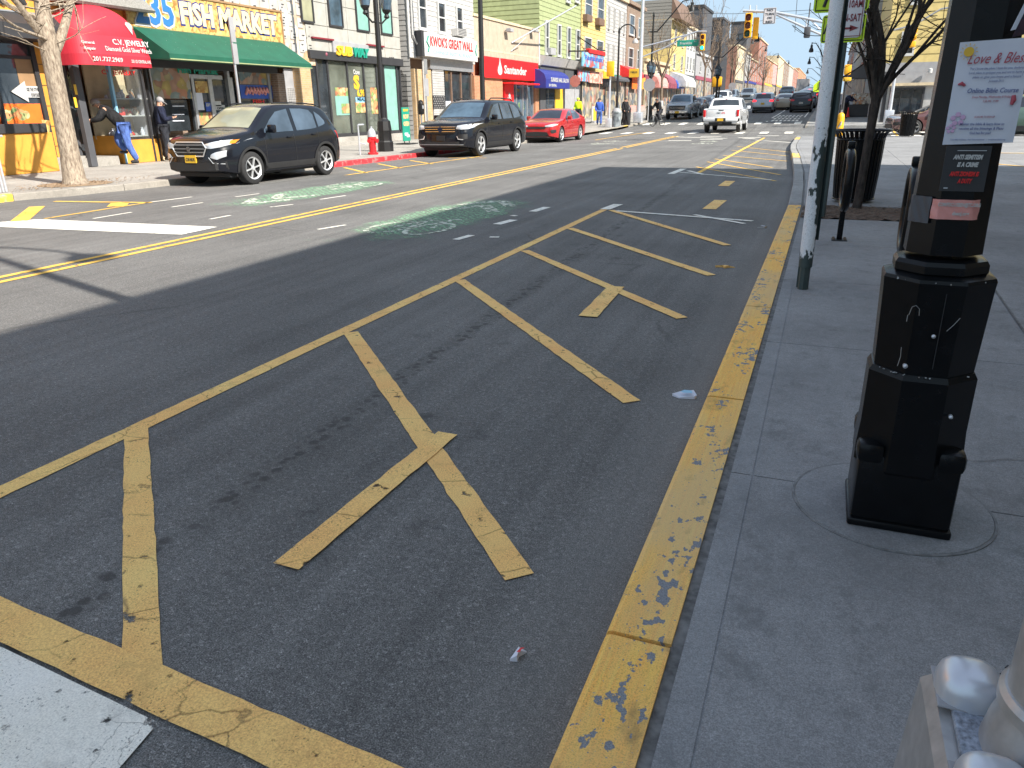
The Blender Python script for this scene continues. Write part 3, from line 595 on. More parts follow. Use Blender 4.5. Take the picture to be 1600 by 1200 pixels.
class Car:
    """body as lofted sections; long axis y, nose towards -y; s runs from the nose to the tail"""
    def __init__(c, L_, W_, top, shoulder, fw, rw, tyre, clear=.2, tumble=.30, nose=.72, tail=.82, nr=.55, tr=.4):
        c.L, c.W, c.top, c.sh, c.fw, c.rw, c.R, c.cl, c.tu, c.nose, c.tail, c.nr, c.tr = L_, W_ / 2, top, shoulder, fw, rw, tyre, clear, tumble, nose, tail, nr, tr
    def w(c, s):
        v = 1.
        if s < c.nr: v = c.nose + (1 - c.nose) * sqrt(max(0, 1 - (1 - s / c.nr) ** 2))
        e = c.L - s
        if e < c.tr: v = c.tail + (1 - c.tail) * sqrt(max(0, 1 - (1 - max(e, 0) / c.tr) ** 2))
        return c.W * v
    def ring(c, s):
        w = c.w(s); top = catmull(c.top, s); zs = min(catmull(c.sh, s), top - .07); zb = c.cl; e = min(s, c.L - s)
        zb += .10 * max(0, 1 - e / .5)
        up = top - zs; zr = top - min(.09, up * .35); tu = c.tu * max(0, up - .12)
        wt = w * .955 - tu
        return [(0, zb), (w * .8, zb), (w * .955, zb + .03), (w * .985, zb + .14), (w, zb + (zs - zb) * .55), (w * .992, zb + (zs - zb) * .8), (w * .975, zs - .03), (w * .955, zs),
                (w * .955 - tu * .5, zs + (zr - zs) * .5), (wt, zr), (wt - .03, zr + (top - zr) * .45), (wt - .10, zr + (top - zr) * .8), (wt * .55, top), (0, top + .015)]
    def half(c, s, z):
        r = c.ring(max(.001, min(c.L - .001, s)))
        for (a, za), (b, zb) in zip(r[1:], r[2:]):
            if za <= z <= zb and zb > za: return a + (b - a) * (z - za) / (zb - za)
        return r[-2][0] if z > r[-2][1] else r[1][0]
    def P(c, s, z, side, off=.005): return (side * (c.half(s, z) + off), s - c.L / 2, z)
    def front(c, y, z, off=.006, tailend=False):
        lo, hi = 0., c.L * .35
        f = (lambda s: c.half(c.L - s, z)) if tailend else (lambda s: c.half(s, z))
        if f(.002) >= abs(y): s = 0
        else:
            for _ in range(22):
                m = (lo + hi) / 2
                if f(m) >= abs(y): hi = m
                else: lo = m
            s = hi
        return (y, (c.L / 2 - s + off) if tailend else (-c.L / 2 + s - off), z)
    def topz(c, s, y):
        r = c.ring(s)[-6:]
        for (a, za), (b, zb) in zip(r, r[1:]):
            if b <= abs(y) <= a: return za + (zb - za) * (a - abs(y)) / (a - b) if a > b else za
        return r[0][1]
    def body(c, paintmat, parent):
        ss = [0, .02, .06] + [.12 + i * .07 for i in range(int((c.L - .24) / .07))] + [c.L - .12, c.L - .06, c.L - .02, c.L]
        mb = MB(); n = 27; vs = []
        for s in ss:
            r = c.ring(s); full = [(-a, z) for a, z in reversed(r[1:])] + r[0:1] + r[1:]
            half = r; loop = [(a, z) for a, z in half] + [(-a, z) for a, z in reversed(half[1:-1])]
            n = len(loop); vs += [(a, s - c.L / 2, z) for a, z in loop]
        mb.add(vs, [(i * n + k, (i + 1) * n + k, (i + 1) * n + (k + 1) % n, i * n + (k + 1) % n) for i in range(len(ss) - 1) for k in range(n)] + [tuple(range(n)), tuple(reversed(range((len(ss) - 1) * n, len(ss) * n)))])
        o = mb.build('body', [paintmat, 'black_plastic'], None)
        cut = MB(); cut.mat(1)
        for s in (c.fw, c.rw):
            for sd in (-1, 1):
                x0, x1 = (c.W - .30, c.W + .3) if sd > 0 else (-c.W - .3, -c.W + .30)
                cut.lathe([(c.R + .055, x0), (c.R + .055, x1)], (0, s - c.L / 2, c.R), 40, 0, 'x')
        k = cut.build('cutter', [paintmat, 'black_plastic'], None)
        md = o.modifiers.new('b', 'BOOLEAN'); md.object = k; md.operation = 'DIFFERENCE'; md.solver = 'EXACT'
        dg = bpy.context.evaluated_depsgraph_get(); me = bpy.data.meshes.new_from_object(o.evaluated_get(dg))
        o.modifiers.clear(); o.data = me; bpy.data.objects.remove(k)
        bm = bmesh.new(); bm.from_mesh(me); bmesh.ops.recalc_face_normals(bm, faces=bm.faces); bm.to_mesh(me); bm.free()
        me.polygons.foreach_set('use_smooth', [True] * len(me.polygons)); me.set_sharp_from_angle(angle=radians(32))
        o.parent = parent; return o
def patch(mb, A, B, nv, f, sub=3):
    """ruled patch between two outlines A and B (2-D points), mapped by f"""
    def dens(P_):
        o = []
        for a, b in zip(P_, P_[1:]): o += [(a[0] + (b[0] - a[0]) * i / sub, a[1] + (b[1] - a[1]) * i / sub) for i in range(sub)]
        return o + [P_[-1]]
    A, B = dens(A), dens(B); n = len(A); vs = []
    for j in range(nv + 1):
        t = j / nv; vs += [f(a[0] + (b[0] - a[0]) * t, a[1] + (b[1] - a[1]) * t) for a, b in zip(A, B)]
    mb.add(vs, [(j * n + i, j * n + i + 1, (j + 1) * n + i + 1, (j + 1) * n + i) for j in range(nv) for i in range(n - 1)])
def wheel(parent, x, y, R, side, style, rimmat='alloy', wd=.22):
    m = MB(); t = R; xo = x; xi = x - side * wd
    a = [(R * .60, .11), (R * .655, .03), (R * .67, 0), (R * .93, 0), (R * .985, .02), (R, .05), (R, wd - .05), (R * .985, wd - .02), (R * .9, wd), (R * .5, wd)]
    m.lathe([(r, xo - side * h) for r, h in a], (0, y, R), 36, 0, 'x')
    ty = m.build('wheel', 'rubber', parent, True, 50)
    m = MB(); m.lathe([(R * .60, xo - side * .02), (R * .68, xo + side * .004), (R * .70, xo - side * .01), (R * .67, xo - side * .03), (R * .60, xo - side * .02)], (0, y, R), 36, 0, 'x', False)
    n, dbl = style
    for k in range(n):
        for dv in ((-.13, .13) if dbl else (0,)):
            th = 2 * pi * k / n + .2; 
            pts = []
            for r, hw in ((R * .12, .035 * R * 2), (R * .66, .045 * R * 2)):
                for sg in (-1, 1):
                    aa = th + dv * (r / R) * 1.1
                    pts.append((r * cos(aa) - sg * hw * .5 * sin(aa), r * sin(aa) + sg * hw * .5 * cos(aa)))
            q = [pts[0], pts[2], pts[3], pts[1]]
            m.prism([(xo - side * .012, y + a_, R + b_) for a_, b_ in q], (-side * .03, 0, 0))
    m.lathe([(.01, xo + side * .0), (R * .13, xo - side * .002), (R * .16, xo - side * .03)], (0, y, R), 16, 0, 'x')
    m.build('rim', rimmat, ty, True)
    m = MB(); m.lathe([(.01, xo - side * .07), (R * .64, xo - side * .07), (R * .64, xo - side * .10)], (0, y, R), 24, 0, 'x'); m.build('brake_disc', 'black_plastic', ty)
def finish_car(c, t, paintm, rim='alloy', style=(5, True), side_windows=(), cladding=False, mirror_s=None, handles=(), glassm='glass_side'):
    for s in (c.fw, c.rw):
        for sd in (-1, 1): wheel(t, sd * (c.W - .01), s - c.L / 2, c.R, sd, style, rim)
    m = MB(); m.box(-c.W * .8, c.W * .8, -c.L / 2 + .3, c.L / 2 - .3, c.cl - .03, c.cl + .08); m.build('underbody', 'black_plastic', t)
    for sd in (-1, 1):
        for A, B in side_windows:
            m = MB(); patch(m, A, B, 5, lambda a, b: c.P(a, b, sd, .006)); m.build('side_window', glassm, t, True)
        if cladding:
            m = MB()
            for s in (c.fw, c.rw):
                a = [(s + (c.R + .055) * cos(u), c.R + (c.R + .055) * sin(u)) for u in [radians(-8 + 196 * i / 20) for i in range(21)]]
                b = [(s + (c.R + .11) * cos(u), c.R + (c.R + .11) * sin(u)) for u in [radians(-8 + 196 * i / 20) for i in range(21)]]
                patch(m, b, a, 2, lambda p, q: c.P(p, max(c.cl + .001, q), sd, .012), 1)
            s0, s1 = c.fw + c.R + .05, c.rw - c.R - .05
            patch(m, [(s0, c.cl + .20), (s1, c.cl + .20)], [(s0, c.cl + .01), (s1, c.cl + .01)], 3, lambda p, q: c.P(p, q, sd, .012), 12)
            m.build('sill_cladding', 'black_plastic', t, True)
        for s, z in handles:
            m = MB(); m.rbox(sd * (c.half(s, z)) - .012, sd * (c.half(s, z)) + .035 * sd if sd > 0 else c.half(s, z), s - c.L / 2 - .08, s - c.L / 2 + .08, z - .014, z + .014, .006) if sd > 0 else m.rbox(-c.half(s, z) - .035, -c.half(s, z) + .012, s - c.L / 2 - .08, s - c.L / 2 + .08, z - .014, z + .014, .006)
            m.build('door_handle', paintm, t, True)
        if mirror_s:
            s, z = mirror_s; x = c.half(s, z) - .02
            m = MB(); m.tube([(sd * x, s - c.L / 2, z), (sd * (x + .12), s - c.L / 2 - .01, z + .03)], .025, 8)
            x0, x1 = sorted((sd * (x + .08), sd * (x + .27))); m.rbox(x0, x1, s - c.L / 2 - .05, s - c.L / 2 + .06, z - .02, z + .15, .03); m.build('wing_mirror', paintm, t, True)
            m2 = MB()
        # door shut lines
        for s in [q for q in getattr(c, 'seams', [])]:
            m = MB(); patch(m, [(s, catmull(c.sh, s) - .02), (s + .012, catmull(c.sh, s) - .02)], [(s + .02, c.cl + .08), (s + .032, c.cl + .08)], 10, lambda p, q: c.P(p, q, sd, .004), 1)
            m.build('door_seam', 'black_plastic', t)
def plate(t, c, y, z, mat='gold', rear=False, txt='C18 PUX', x0=0.):
    yy = (c.L / 2 + .02) if rear else (-c.L / 2 - .02)
    m = MB(); m.rbox(x0 - .155, x0 + .155, yy - .012, yy + .012, z - .077, z + .077, .004); p = m.build('licence_plate', mat, t)
    if txt: text(p, 'lettering', txt, (x0, yy + (.013 if rear else -.013), z - .035), (-1 if rear else 1, 0, 0), UZ, .09, 'charcoal', .25, .003)
def lights(t, c, name, A, B, mat, rear=False, off=.010):
    for sd in (-1, 1):
        m = MB(); patch(m, [(sd * a, z) for a, z in A], [(sd * a, z) for a, z in B], 4, lambda a, b: c.front(a, b, off, rear)); m.build(name, mat, t, True)
def top_patch(mb, c, s0, s1, w0, w1, off=.006, n=8, inset=.0):
    """glass over the sloping top between s0 and s1"""
    vs = []; k = 12
    for i in range(n + 1):
        s = s0 + (s1 - s0) * i / n; ww = w0 + (w1 - w0) * i / n
        for j in range(k + 1):
            y = -ww + 2 * ww * j / k; vs.append((y, s - c.L / 2, c.topz(s, y) + off))
    mb.add(vs, [(i * (k + 1) + j, i * (k + 1) + j + 1, (i + 1) * (k + 1) + j + 1, (i + 1) * (k + 1) + j) for i in range(n) for j in range(k)])
def put(t, x, y, rz=0.):
    t.location = (x, y, gz(y)); t.rotation_euler = (-atan2(gz(y + 2) - gz(y - 2), 4) * 0 + atan2(gz(y + 2) - gz(y - 2), 4), 0, rz) if rz == 0 else (-atan2(gz(y + 2) - gz(y - 2), 4), 0, rz)
def suv_small(paintm, label):
    """compact crossover, upright, high belt"""
    c = Car(4.10, 1.77, [(0, .86), (.05, .94), (.3, 1.02), (.75, 1.09), (1.02, 1.14), (1.75, 1.58), (2.2, 1.645), (3.0, 1.63), (3.55, 1.57), (3.9, 1.20), (4.02, 1.0), (4.10, .78)],
            [(0, .72), (.5, .86), (1.1, .97), (2.5, 1.02), (3.6, 1.08), (4.1, .9)], .84, 3.36, .34, .22, .33, .66, .80, .6, .5)
    c.seams = [1.28, 2.26, 3.12]
    t = thing('compact_suv', label, 'car'); c.body(paintm, t)
    sw = [([(1.36, 1.10), (1.62, 1.30), (1.90, 1.47), (2.30, 1.53)], [(1.34, 1.045), (1.62, 1.045), (1.9, 1.05), (2.30, 1.055)]),
          ([(2.42, 1.535), (2.8, 1.53), (3.05, 1.50), (3.15, 1.40)], [(2.42, 1.06), (2.8, 1.075), (3.05, 1.09), (3.15, 1.11)]),
          ([(3.22, 1.47), (3.38, 1.38), (3.5, 1.26)], [(3.22, 1.12), (3.38, 1.15), (3.5, 1.19)])]
    finish_car(c, t, paintm, 'alloy', (6, False), sw, True, (1.42, 1.06), ((2.10, .93), (2.98, .96)))
    m = MB(); top_patch(m, c, 1.06, 1.70, .66, .52); m.build('windscreen', 'glass_warm', t, True)
    m = MB(); top_patch(m, c, 3.60, 3.84, .52, .60); m.build('rear_window', 'glass_car', t, True)
    lights(t, c, 'headlight', [(.42, .86), (.58, .90), (.72, .93), (.85, .95)], [(.44, .78), (.58, .775), (.72, .80), (.84, .86)], 'lamp_clear')
    lights(t, c, 'indicator', [(.80, .93), (.835, .94)], [(.80, .86), (.833, .87)], 'amber', False, .016)
    lights(t, c, 'fog_light', [(.56, .66), (.68, .71), (.80, .74)], [(.53, .60), (.68, .56), (.80, .62)], 'lamp_clear')
    lights(t, c, 'rear_light', [(.62, .98), (.72, 1.0), (.83, 1.02)], [(.62, .86), (.72, .84), (.83, .84)], 'lamp_red', True)
    # hexagonal grille with chrome surround and three bars, logo, lower air intake
    m = MB(); patch(m, [(-.44, .80), (-.34, .885), (.34, .885), (.44, .80)], [(-.44, .78), (-.34, .64), (.34, .64), (.44, .78)], 6, lambda a, b: c.front(a, b, .012)); g_ = m.build('grille', 'black_plastic', t)
    m = MB(); hx = [(-.46, .79), (-.36, .90), (.36, .90), (.46, .79), (.36, .625), (-.36, .625), (-.46, .79)]
    m.tube([c.front(a, b, .018) for a, b in hx], .014, 6); m.build('grille_surround', 'alloy', g_)
    for zz in (.845, .77, .70):
        m = MB(); m.tube([c.front(a, zz, .022) for a in [-.40 + .05 * i for i in range(17)]], .013, 6); m.build('grille_bar', 'steel', g_)
    m = MB(); m.lathe([(.01, 0), (.05, 0), (.055, .012)], (0, -c.L / 2 - .035, .77), 18, 0, 'y'); m.build('badge', 'chrome', t)
    m = MB(); patch(m, [(-.80, .52), (-.3, .50), (.3, .50), (.80, .52)], [(-.80, .36), (-.3, .33), (.3, .33), (.80, .36)], 3, lambda a, b: c.front(a, b, .02)); m.build('lower_bumper', 'black_plastic', t)
    for sd in (-1, 1):
        m = MB(); m.tube([c.front(sd * .50, .60, .022), c.front(sd * .60, .49, .022), c.front(sd * .78, .47, .022)], .009, 6); m.build('chrome_trim', 'alloy', t)
        m = MB(); m.tube([(sd * (c.topz(1, 0) * 0 + .60), s - c.L / 2, catmull(c.top, s) + .015) for s in [1.95, 2.1, 2.6, 3.1, 3.4, 3.5]], .016, 6); m.build('roof_rail', 'black_satin', t)
    m = MB(); m.prism([(-.55, c.L / 2 - .62, 1.555), (.55, c.L / 2 - .62, 1.555), (.5, c.L / 2 - .36, 1.55), (-.5, c.L / 2 - .36, 1.55)], (0, 0, .03)); m.build('rear_spoiler', paintm, t)
    plate(t, c, 0, .565, 'gold', False, 'C18 NUX', .0)
    return t, c
def suv_large(paintm, label, plate_mat='black_plastic'):
    c = Car(5.0, 2.0, [(0, .95), (.06, 1.02), (.4, 1.10), (1.0, 1.15), (1.3, 1.18), (2.1, 1.68), (2.6, 1.76), (3.6, 1.75), (4.35, 1.68), (4.75, 1.25), (4.93, 1.05), (5.0, .8)],
            [(0, .80), (.6, .97), (1.3, 1.06), (3, 1.10), (4.4, 1.13), (5.0, .95)], .93, 3.95, .375, .24, .30, .74, .84, .55, .45)
    c.seams = [1.5, 2.62, 3.62]
    t = thing('large_suv', label, 'car'); c.body(paintm, t)
    sw = [([(1.72, 1.22), (2.0, 1.42), (2.3, 1.59), (2.68, 1.64)], [(1.68, 1.12), (2.0, 1.125), (2.3, 1.13), (2.68, 1.135)]),
          ([(2.80, 1.645), (3.2, 1.645), (3.52, 1.635)], [(2.80, 1.135), (3.2, 1.14), (3.62, 1.15)]),
          ([(3.64, 1.625), (4.0, 1.58), (4.28, 1.45)], [(3.74, 1.15), (4.0, 1.16), (4.38, 1.2)])]
    finish_car(c, t, paintm, 'alloy', (5, True), sw, True, (1.78, 1.14), ((2.42, 1.0), (3.44, 1.02)))
    m = MB(); top_patch(m, c, 1.36, 2.05, .76, .62); m.build('windscreen', 'glass_blue', t, True)
    m = MB(); top_patch(m, c, 4.42, 4.70, .62, .70); m.build('rear_window', 'glass_car', t, True)
    m = MB(); patch(m, [(-.58, .97), (0, .985), (.58, .97)], [(-.50, .73), (0, .72), (.50, .73)], 6, lambda a, b: c.front(a, b, .012)); g_ = m.build('grille', 'black_plastic', t)
    for zz in (.94, .87, .80):
        m = MB(); m.tube([c.front(a, zz, .022) for a in [-.54 + .06 * i for i in range(19)]], .014, 6); m.build('grille_bar', 'chrome', g_)
    m = MB(); m.lathe([(.01, 0), (.075, 0), (.08, .014)], (0, -c.L / 2 - .035, .865), 20, 0, 'y'); m.build('badge', 'navy', t)
    lights(t, c, 'headlight', [(.60, .98), (.75, 1.0), (.90, 1.02), (.97, 1.03)], [(.56, .88), (.75, .86), (.90, .87), (.97, .92)], 'lamp_clear')
    lights(t, c, 'fog_vent', [(.58, .70), (.75, .72), (.90, .72)], [(.58, .56), (.75, .54), (.90, .58)], 'black_plastic')
    lights(t, c, 'chrome_trim', [(.57, .66), (.62, .56), (.80, .545)], [(.60, .66), (.64, .585), (.80, .57)], 'alloy', False, .02)
    lights(t, c, 'rear_light', [(.66, 1.12), (.80, 1.13), (.93, 1.14)], [(.66, .98), (.80, .98), (.93, .98)], 'lamp_red', True)
    m = MB(); patch(m, [(-.86, .50), (0, .49), (.86, .50)], [(-.80, .33), (0, .31), (.80, .33)], 3, lambda a, b: c.front(a, b, .02)); m.build('lower_bumper', 'black_plastic', t)
    m = MB(); m.tube([c.front(-.8 + .1 * i, .40, .03) for i in range(17)], .018, 6); m.build('bumper_trim', 'steel', t)
    for sd in (-1, 1):
        m = MB(); m.tube([(sd * .66, s - c.L / 2, catmull(c.top, s) + .05 - (.05 if k in (0, 4) else 0)) for k, s in enumerate([2.3, 2.45, 3.2, 4.1, 4.25])], .02, 6); m.build('roof_rail', 'black_satin', t)
    plate(t, c, 0, .60, plate_mat, False, None)
    return t, c
def sedan(paintm, label, name='saloon_car', glassm='glass_car', face=True):
    c = Car(4.64, 1.80, [(0, .72), (.05, .78), (.35, .88), (.9, .96), (1.15, .99), (1.95, 1.36), (2.4, 1.43), (3.0, 1.41), (3.5, 1.30), (4.1, 1.08), (4.45, 1.06), (4.58, .98), (4.64, .75)],
            [(0, .64), (.5, .80), (1.2, .90), (3, .96), (4.2, 1.0), (4.64, .9)], .88, 3.58, .33, .17, .40, .70, .80, .6, .5)
    c.seams = [1.4, 2.42, 3.3]
    t = thing(name, label, 'car'); c.body(paintm, t)
    sw = [([(1.55, 1.03), (1.85, 1.19), (2.1, 1.31), (2.42, 1.36)], [(1.52, .95), (1.85, .955), (2.1, .96), (2.42, .965)]),
          ([(2.52, 1.36), (2.9, 1.35), (3.2, 1.29), (3.5, 1.15)], [(2.52, .965), (2.9, .975), (3.2, .985), (3.55, 1.03)])]
    finish_car(c, t, paintm, 'alloy' if face else 'steel', (5, True), sw, False, (1.62, .97), ((2.25, .86), (3.15, .88)))
    m = MB(); top_patch(m, c, 1.20, 1.92, .68, .54); m.build('windscreen', glassm, t, True)
    m = MB(); top_patch(m, c, 3.35, 3.98, .52, .62); m.build('rear_window', glassm, t, True)
    lights(t, c, 'headlight', [(.40, .73), (.58, .77), (.74, .80), (.86, .82)], [(.42, .67), (.58, .67), (.74, .69), (.86, .75)], 'lamp_clear')
    lights(t, c, 'rear_light', [(.45, .93), (.7, .96), (.84, .96)], [(.45, .84), (.7, .83), (.84, .86)], 'lamp_red', True)
    m = MB(); patch(m, [(-.46, .68), (0, .69), (.46, .68)], [(-.42, .60), (0, .60), (.42, .60)], 3, lambda a, b: c.front(a, b, .014)); m.build('grille', 'black_plastic', t)
    m = MB(); patch(m, [(-.50, .46), (0, .48), (.50, .46)], [(-.62, .28), (0, .28), (.62, .28)], 3, lambda a, b: c.front(a, b, .016)); m.build('air_intake', 'black_plastic', t)
    lights(t, c, 'fog_vent', [(.66, .54), (.76, .56), (.85, .56)], [(.70, .42), (.76, .40), (.85, .44)], 'black_plastic')
    m = MB(); m.tube([c.front(-.75 + .075 * i, .23, .03) for i in range(21)], .02, 6); m.build('front_splitter', 'black_plastic', t)
    m = MB(); m.lathe([(.01, 0), (.05, 0), (.052, .01)], (0, -c.L / 2 + .03, .74), 14, 0, 'y'); m.build('badge', 'chrome', t)
    return t, c
def hatch_suv(paintm, label, name='crossover_car', lit=True):
    """mid-size crossover seen mostly from behind"""
    c = Car(4.68, 1.84, [(0, .85), (.05, .92), (.4, 1.02), (1.0, 1.10), (1.2, 1.12), (1.95, 1.6), (2.4, 1.69), (3.4, 1.68), (4.1, 1.60), (4.42, 1.2), (4.6, 1.02), (4.68, .7)],
            [(0, .75), (.6, .92), (1.2, 1.0), (3.2, 1.06), (4.3, 1.10), (4.68, .9)], .9, 3.6, .35, .21, .32, .7, .84, .6, .4)
    c.seams = [1.4, 2.5, 3.4]
    t = thing(name, label, 'car'); c.body(paintm, t)
    sw = [([(1.55, 1.13), (1.85, 1.35), (2.1, 1.5), (2.5, 1.57)], [(1.52, 1.06), (1.85, 1.07), (2.1, 1.075), (2.5, 1.08)]),
          ([(2.6, 1.58), (3.0, 1.57), (3.35, 1.54)], [(2.6, 1.08), (3.0, 1.09), (3.4, 1.10)]), ([(3.5, 1.52), (3.75, 1.46), (3.95, 1.34)], [(3.52, 1.12), (3.75, 1.13), (4.0, 1.17)])]
    finish_car(c, t, paintm, 'steel', (5, True), sw, True, (1.62, 1.08), ())
    m = MB(); top_patch(m, c, 1.25, 1.92, .7, .56); m.build('windscreen', 'glass_car', t, True)
    m = MB(); top_patch(m, c, 4.14, 4.42, .58, .66); m.build('rear_window', 'glass_car', t, True)
    lights(t, c, 'headlight', [(.50, .86), (.7, .89), (.88, .9)], [(.50, .78), (.7, .77), (.88, .82)], 'lamp_clear')
    rm = glow('brake_on', (.9, .02, .03), 1.2) if lit else 'lamp_red'
    MATS['brake_on'] = MATS.get('brake_on') or glow('brake_on', (.9, .02, .03), 1.2)
    lights(t, c, 'rear_light', [(.55, 1.08), (.72, 1.12), (.88, 1.14)], [(.55, .97), (.72, .95), (.88, .96)], 'brake_on' if lit else 'lamp_red', True)
    if lit:
        m = MB(); m.box(-.16, .16, c.L / 2 - .56, c.L / 2 - .53, 1.585, 1.615); m.build('brake_light', 'brake_on', t)
    m = MB(); patch(m, [(-.5, .82), (0, .83), (.5, .82)], [(-.45, .62), (0, .6), (.45, .62)], 4, lambda a, b: c.front(a, b, .014)); m.build('grille', 'black_plastic', t)
    m = MB(); patch(m, [(-.80, .52), (0, .52), (.80, .52)], [(-.78, .33), (0, .31), (.78, .33)], 3, lambda a, b: c.front(a, b, .02, True)); m.build('rear_bumper', 'black_plastic', t)
    plate(t, c, 0, .80, 'gold' if lit else 'white', True, None)
    return t, c
def pickup(paintm, label, rear_plate=True, name='pickup_truck'):
    c = Car(5.45, 1.94, [(0, 1.02), (.05, 1.10), (.4, 1.16), (1.2, 1.20), (1.4, 1.22), (2.0, 1.72), (2.4, 1.80), (3.2, 1.79), (3.50, 1.70), (3.66, 1.30), (3.72, 1.245), (5.3, 1.245), (5.42, 1.23), (5.45, 1.1)],
            [(0, .9), (.6, 1.05), (1.4, 1.12), (3.4, 1.14), (3.7, 1.17), (5.45, 1.15)], .98, 4.20, .40, .38, .28, .8, .93, .5, .2)
    c.seams = [1.6, 2.66, 3.55]
    t = thing(name, label, 'pickup truck'); c.body(paintm, t)
    sw = [([(1.72, 1.26), (1.95, 1.48), (2.2, 1.64), (2.6, 1.69)], [(1.68, 1.17), (1.95, 1.175), (2.2, 1.18), (2.6, 1.18)]),
          ([(2.72, 1.69), (3.1, 1.68), (3.35, 1.62)], [(2.72, 1.18), (3.1, 1.19), (3.42, 1.2)])]
    finish_car(c, t, paintm, 'alloy', (6, False), sw, False, (1.78, 1.2), ((2.45, 1.02), (3.35, 1.04)))
    m = MB(); top_patch(m, c, 1.45, 1.98, .76, .62); m.build('windscreen', 'glass_blue', t, True)
    m = MB(); top_patch(m, c, 3.52, 3.655, .66, .74, .008); m.build('rear_window', 'glass_dark', t, True)
    m = MB(); m.box(-.03, .03, c.L / 2 - 1.99, c.L / 2 - 1.95, 1.70, 1.735); m.build('brake_light', 'lamp_red', t)
    y = c.L / 2
    m = MB(); m.rbox(-.74, .74, y - .01, y + .025, .78, 1.20, .02); tg = m.build('tailgate', paintm, t, True)
    m = MB(); m.rbox(-.13, .13, y + .02, y + .034, 1.12, 1.165, .006); m.build('tailgate_handle', 'black_plastic', tg)
    m = MB(); m.rbox(-.72, .72, y + .005, y + .033, 1.185, 1.225, .01); m.build('tailgate_lip', paintm, tg, True)
    if rear_plate: text(tg, 'lettering', 'GMC', (.12, y + .026, .97), (-1, 0, 0), UZ, .12, 'steel', .22, .006); text(tg, 'lettering', 'AT4', (-.12, y + .026, .97), (-1, 0, 0), UZ, .12, 'red', .2, .006)
    for sd in (-1, 1):
        x0, x1 = sorted((sd * .80, sd * .935)); m = MB(); m.rbox(x0, x1, y - .16, y + .035, .82, 1.17, .02); m.build('rear_light', 'lamp_red', t, True)
        x0, x1 = sorted((sd * .86, sd * .965)); m = MB(); m.rbox(x0, x1, y - .2, y + .038, .58, .74, .02); m.build('bumper_corner', 'black_plastic', t, True)
    m = MB(); m.rbox(-.9, .9, y - .12, y + .14, .60, .78, .03); b = m.build('rear_bumper', paintm if rear_plate else 'chrome', t, True)
    m = MB(); m.rbox(-.28, .28, y + .10, y + .145, .58, .76, .01); m.build('plate_recess', 'black_plastic', b)
    m = MB(); m.rbox(-.155, .155, y + .145, y + .155, .60, .74, .004); m.build('licence_plate', 'gold', t)
    m = MB(); m.box(-.6, .6, y - .4, y + .05, .42, .55); m.box(-.10, .10, y - .1, y + .16, .44, .56); m.tube([(.5, y - .6, .42), (.5, y - .05, .40)], .04, 8); m.build('hitch', 'black_plastic', t)
    m = MB(); patch(m, [(-.62, 1.0), (0, 1.02), (.62, 1.0)], [(-.58, .72), (0, .70), (.58, .72)], 5, lambda a, b_: c.front(a, b_, .014)); g_ = m.build('grille', 'black_plastic', t)
    for zz in (.90, .80):
        m = MB(); m.tube([c.front(a, zz, .024) for a in [-.56 + .07 * i for i in range(17)]], .016, 6); m.build('grille_bar', 'chrome', g_)
    lights(t, c, 'headlight', [(.66, 1.02), (.8, 1.04), (.93, 1.04)], [(.66, .88), (.8, .87), (.93, .90)], 'lamp_clear')
    m = MB(); patch(m, [(-.86, .64), (0, .64), (.86, .64)], [(-.84, .50), (0, .48), (.84, .50)], 3, lambda a, b_: c.front(a, b_, .03)); m.build('front_bumper', 'chrome', t, True)
    if not rear_plate: plate(t, c, 0, .55, 'gold', False, None)
    return t, c

t, c = suv_small('car_black', 'shiny black compact crossover with yellow plate parked in front of the fish market'); 
t.location = (-12.18, 14.62, 0); t.rotation_euler = (0, 0, radians(-2.2))
t, c = suv_large('car_black', 'large black sport utility vehicle with chrome-barred grille parked by the red kerb'); t.location = (-11.42, 25.0, 0); t.rotation_euler = (0, 0, radians(-1.5))
t, c = sedan('car_red', 'bright red saloon parked in front of the bank'); t.location = (-11.95, 35.1, 0); t.rotation_euler = (0, 0, radians(-1))
t, c = pickup('car_white', 'white pickup truck driving away over the crosswalk with tailgate lettering'); t.location = (-5.42, 46.3, gz(46.3)); t.rotation_euler = (0, 0, pi)
t, c = pickup('car_silver', 'silver full-size pickup parked facing the camera at the left kerb beyond the crosswalk', False); put(t, -10.85, 63.6)
ta, c = hatch_suv('car_silver', 'silver crossover driving away with lit brake lights ahead of the white pickup'); put(ta, -5.6, 75.4, pi)
tb, c = hatch_suv('car_black', 'black crossover stopped behind the queue in the right lane', lit=False); put(tb, -2.45, 75.6, pi)
def recolor(t, mat, label, x, y, rz=0., group=None):
    t['label'] = label
    if group: t['group'] = group
    for o in t.children:
        if o.name.split('.')[0] in ('body', 'wing_mirror', 'door_handle', 'rear_spoiler', 'tailgate'):
            me = o.data.copy(); me.materials[0] = MATS[mat]; o.data = me
    put(t, x, y, rz); return t
PK = 'cars parked along the left kerb beyond the crosswalk'
sd0, c = sedan('car_slate', 'slate blue saloon parked directly behind the silver pickup', face=False); sd0['group'] = PK; put(sd0, -11.0, 70.4)
recolor(copy_tree(sd0), 'car_grey', 'dark grey saloon parked second behind the silver pickup', -11.0, 76.2, group=PK)
recolor(copy_tree(sd0), 'car_slate', 'blue-grey saloon parked third behind the silver pickup', -11.1, 82.2, group=PK)
recolor(copy_tree(ta), 'car_white', 'white car parked among the darker cars on the left kerb', -11.1, 89, group=PK)
recolor(copy_tree(tb), 'car_slate', 'pale blue van-like car parked at the far end of the left row', -11.2, 97, group=PK)
QU = 'cars queueing in the right lane'
recolor(copy_tree(tb), 'car_grey', 'dark blue-roofed car second in the right lane queue', -2.3, 84.5, pi, QU)
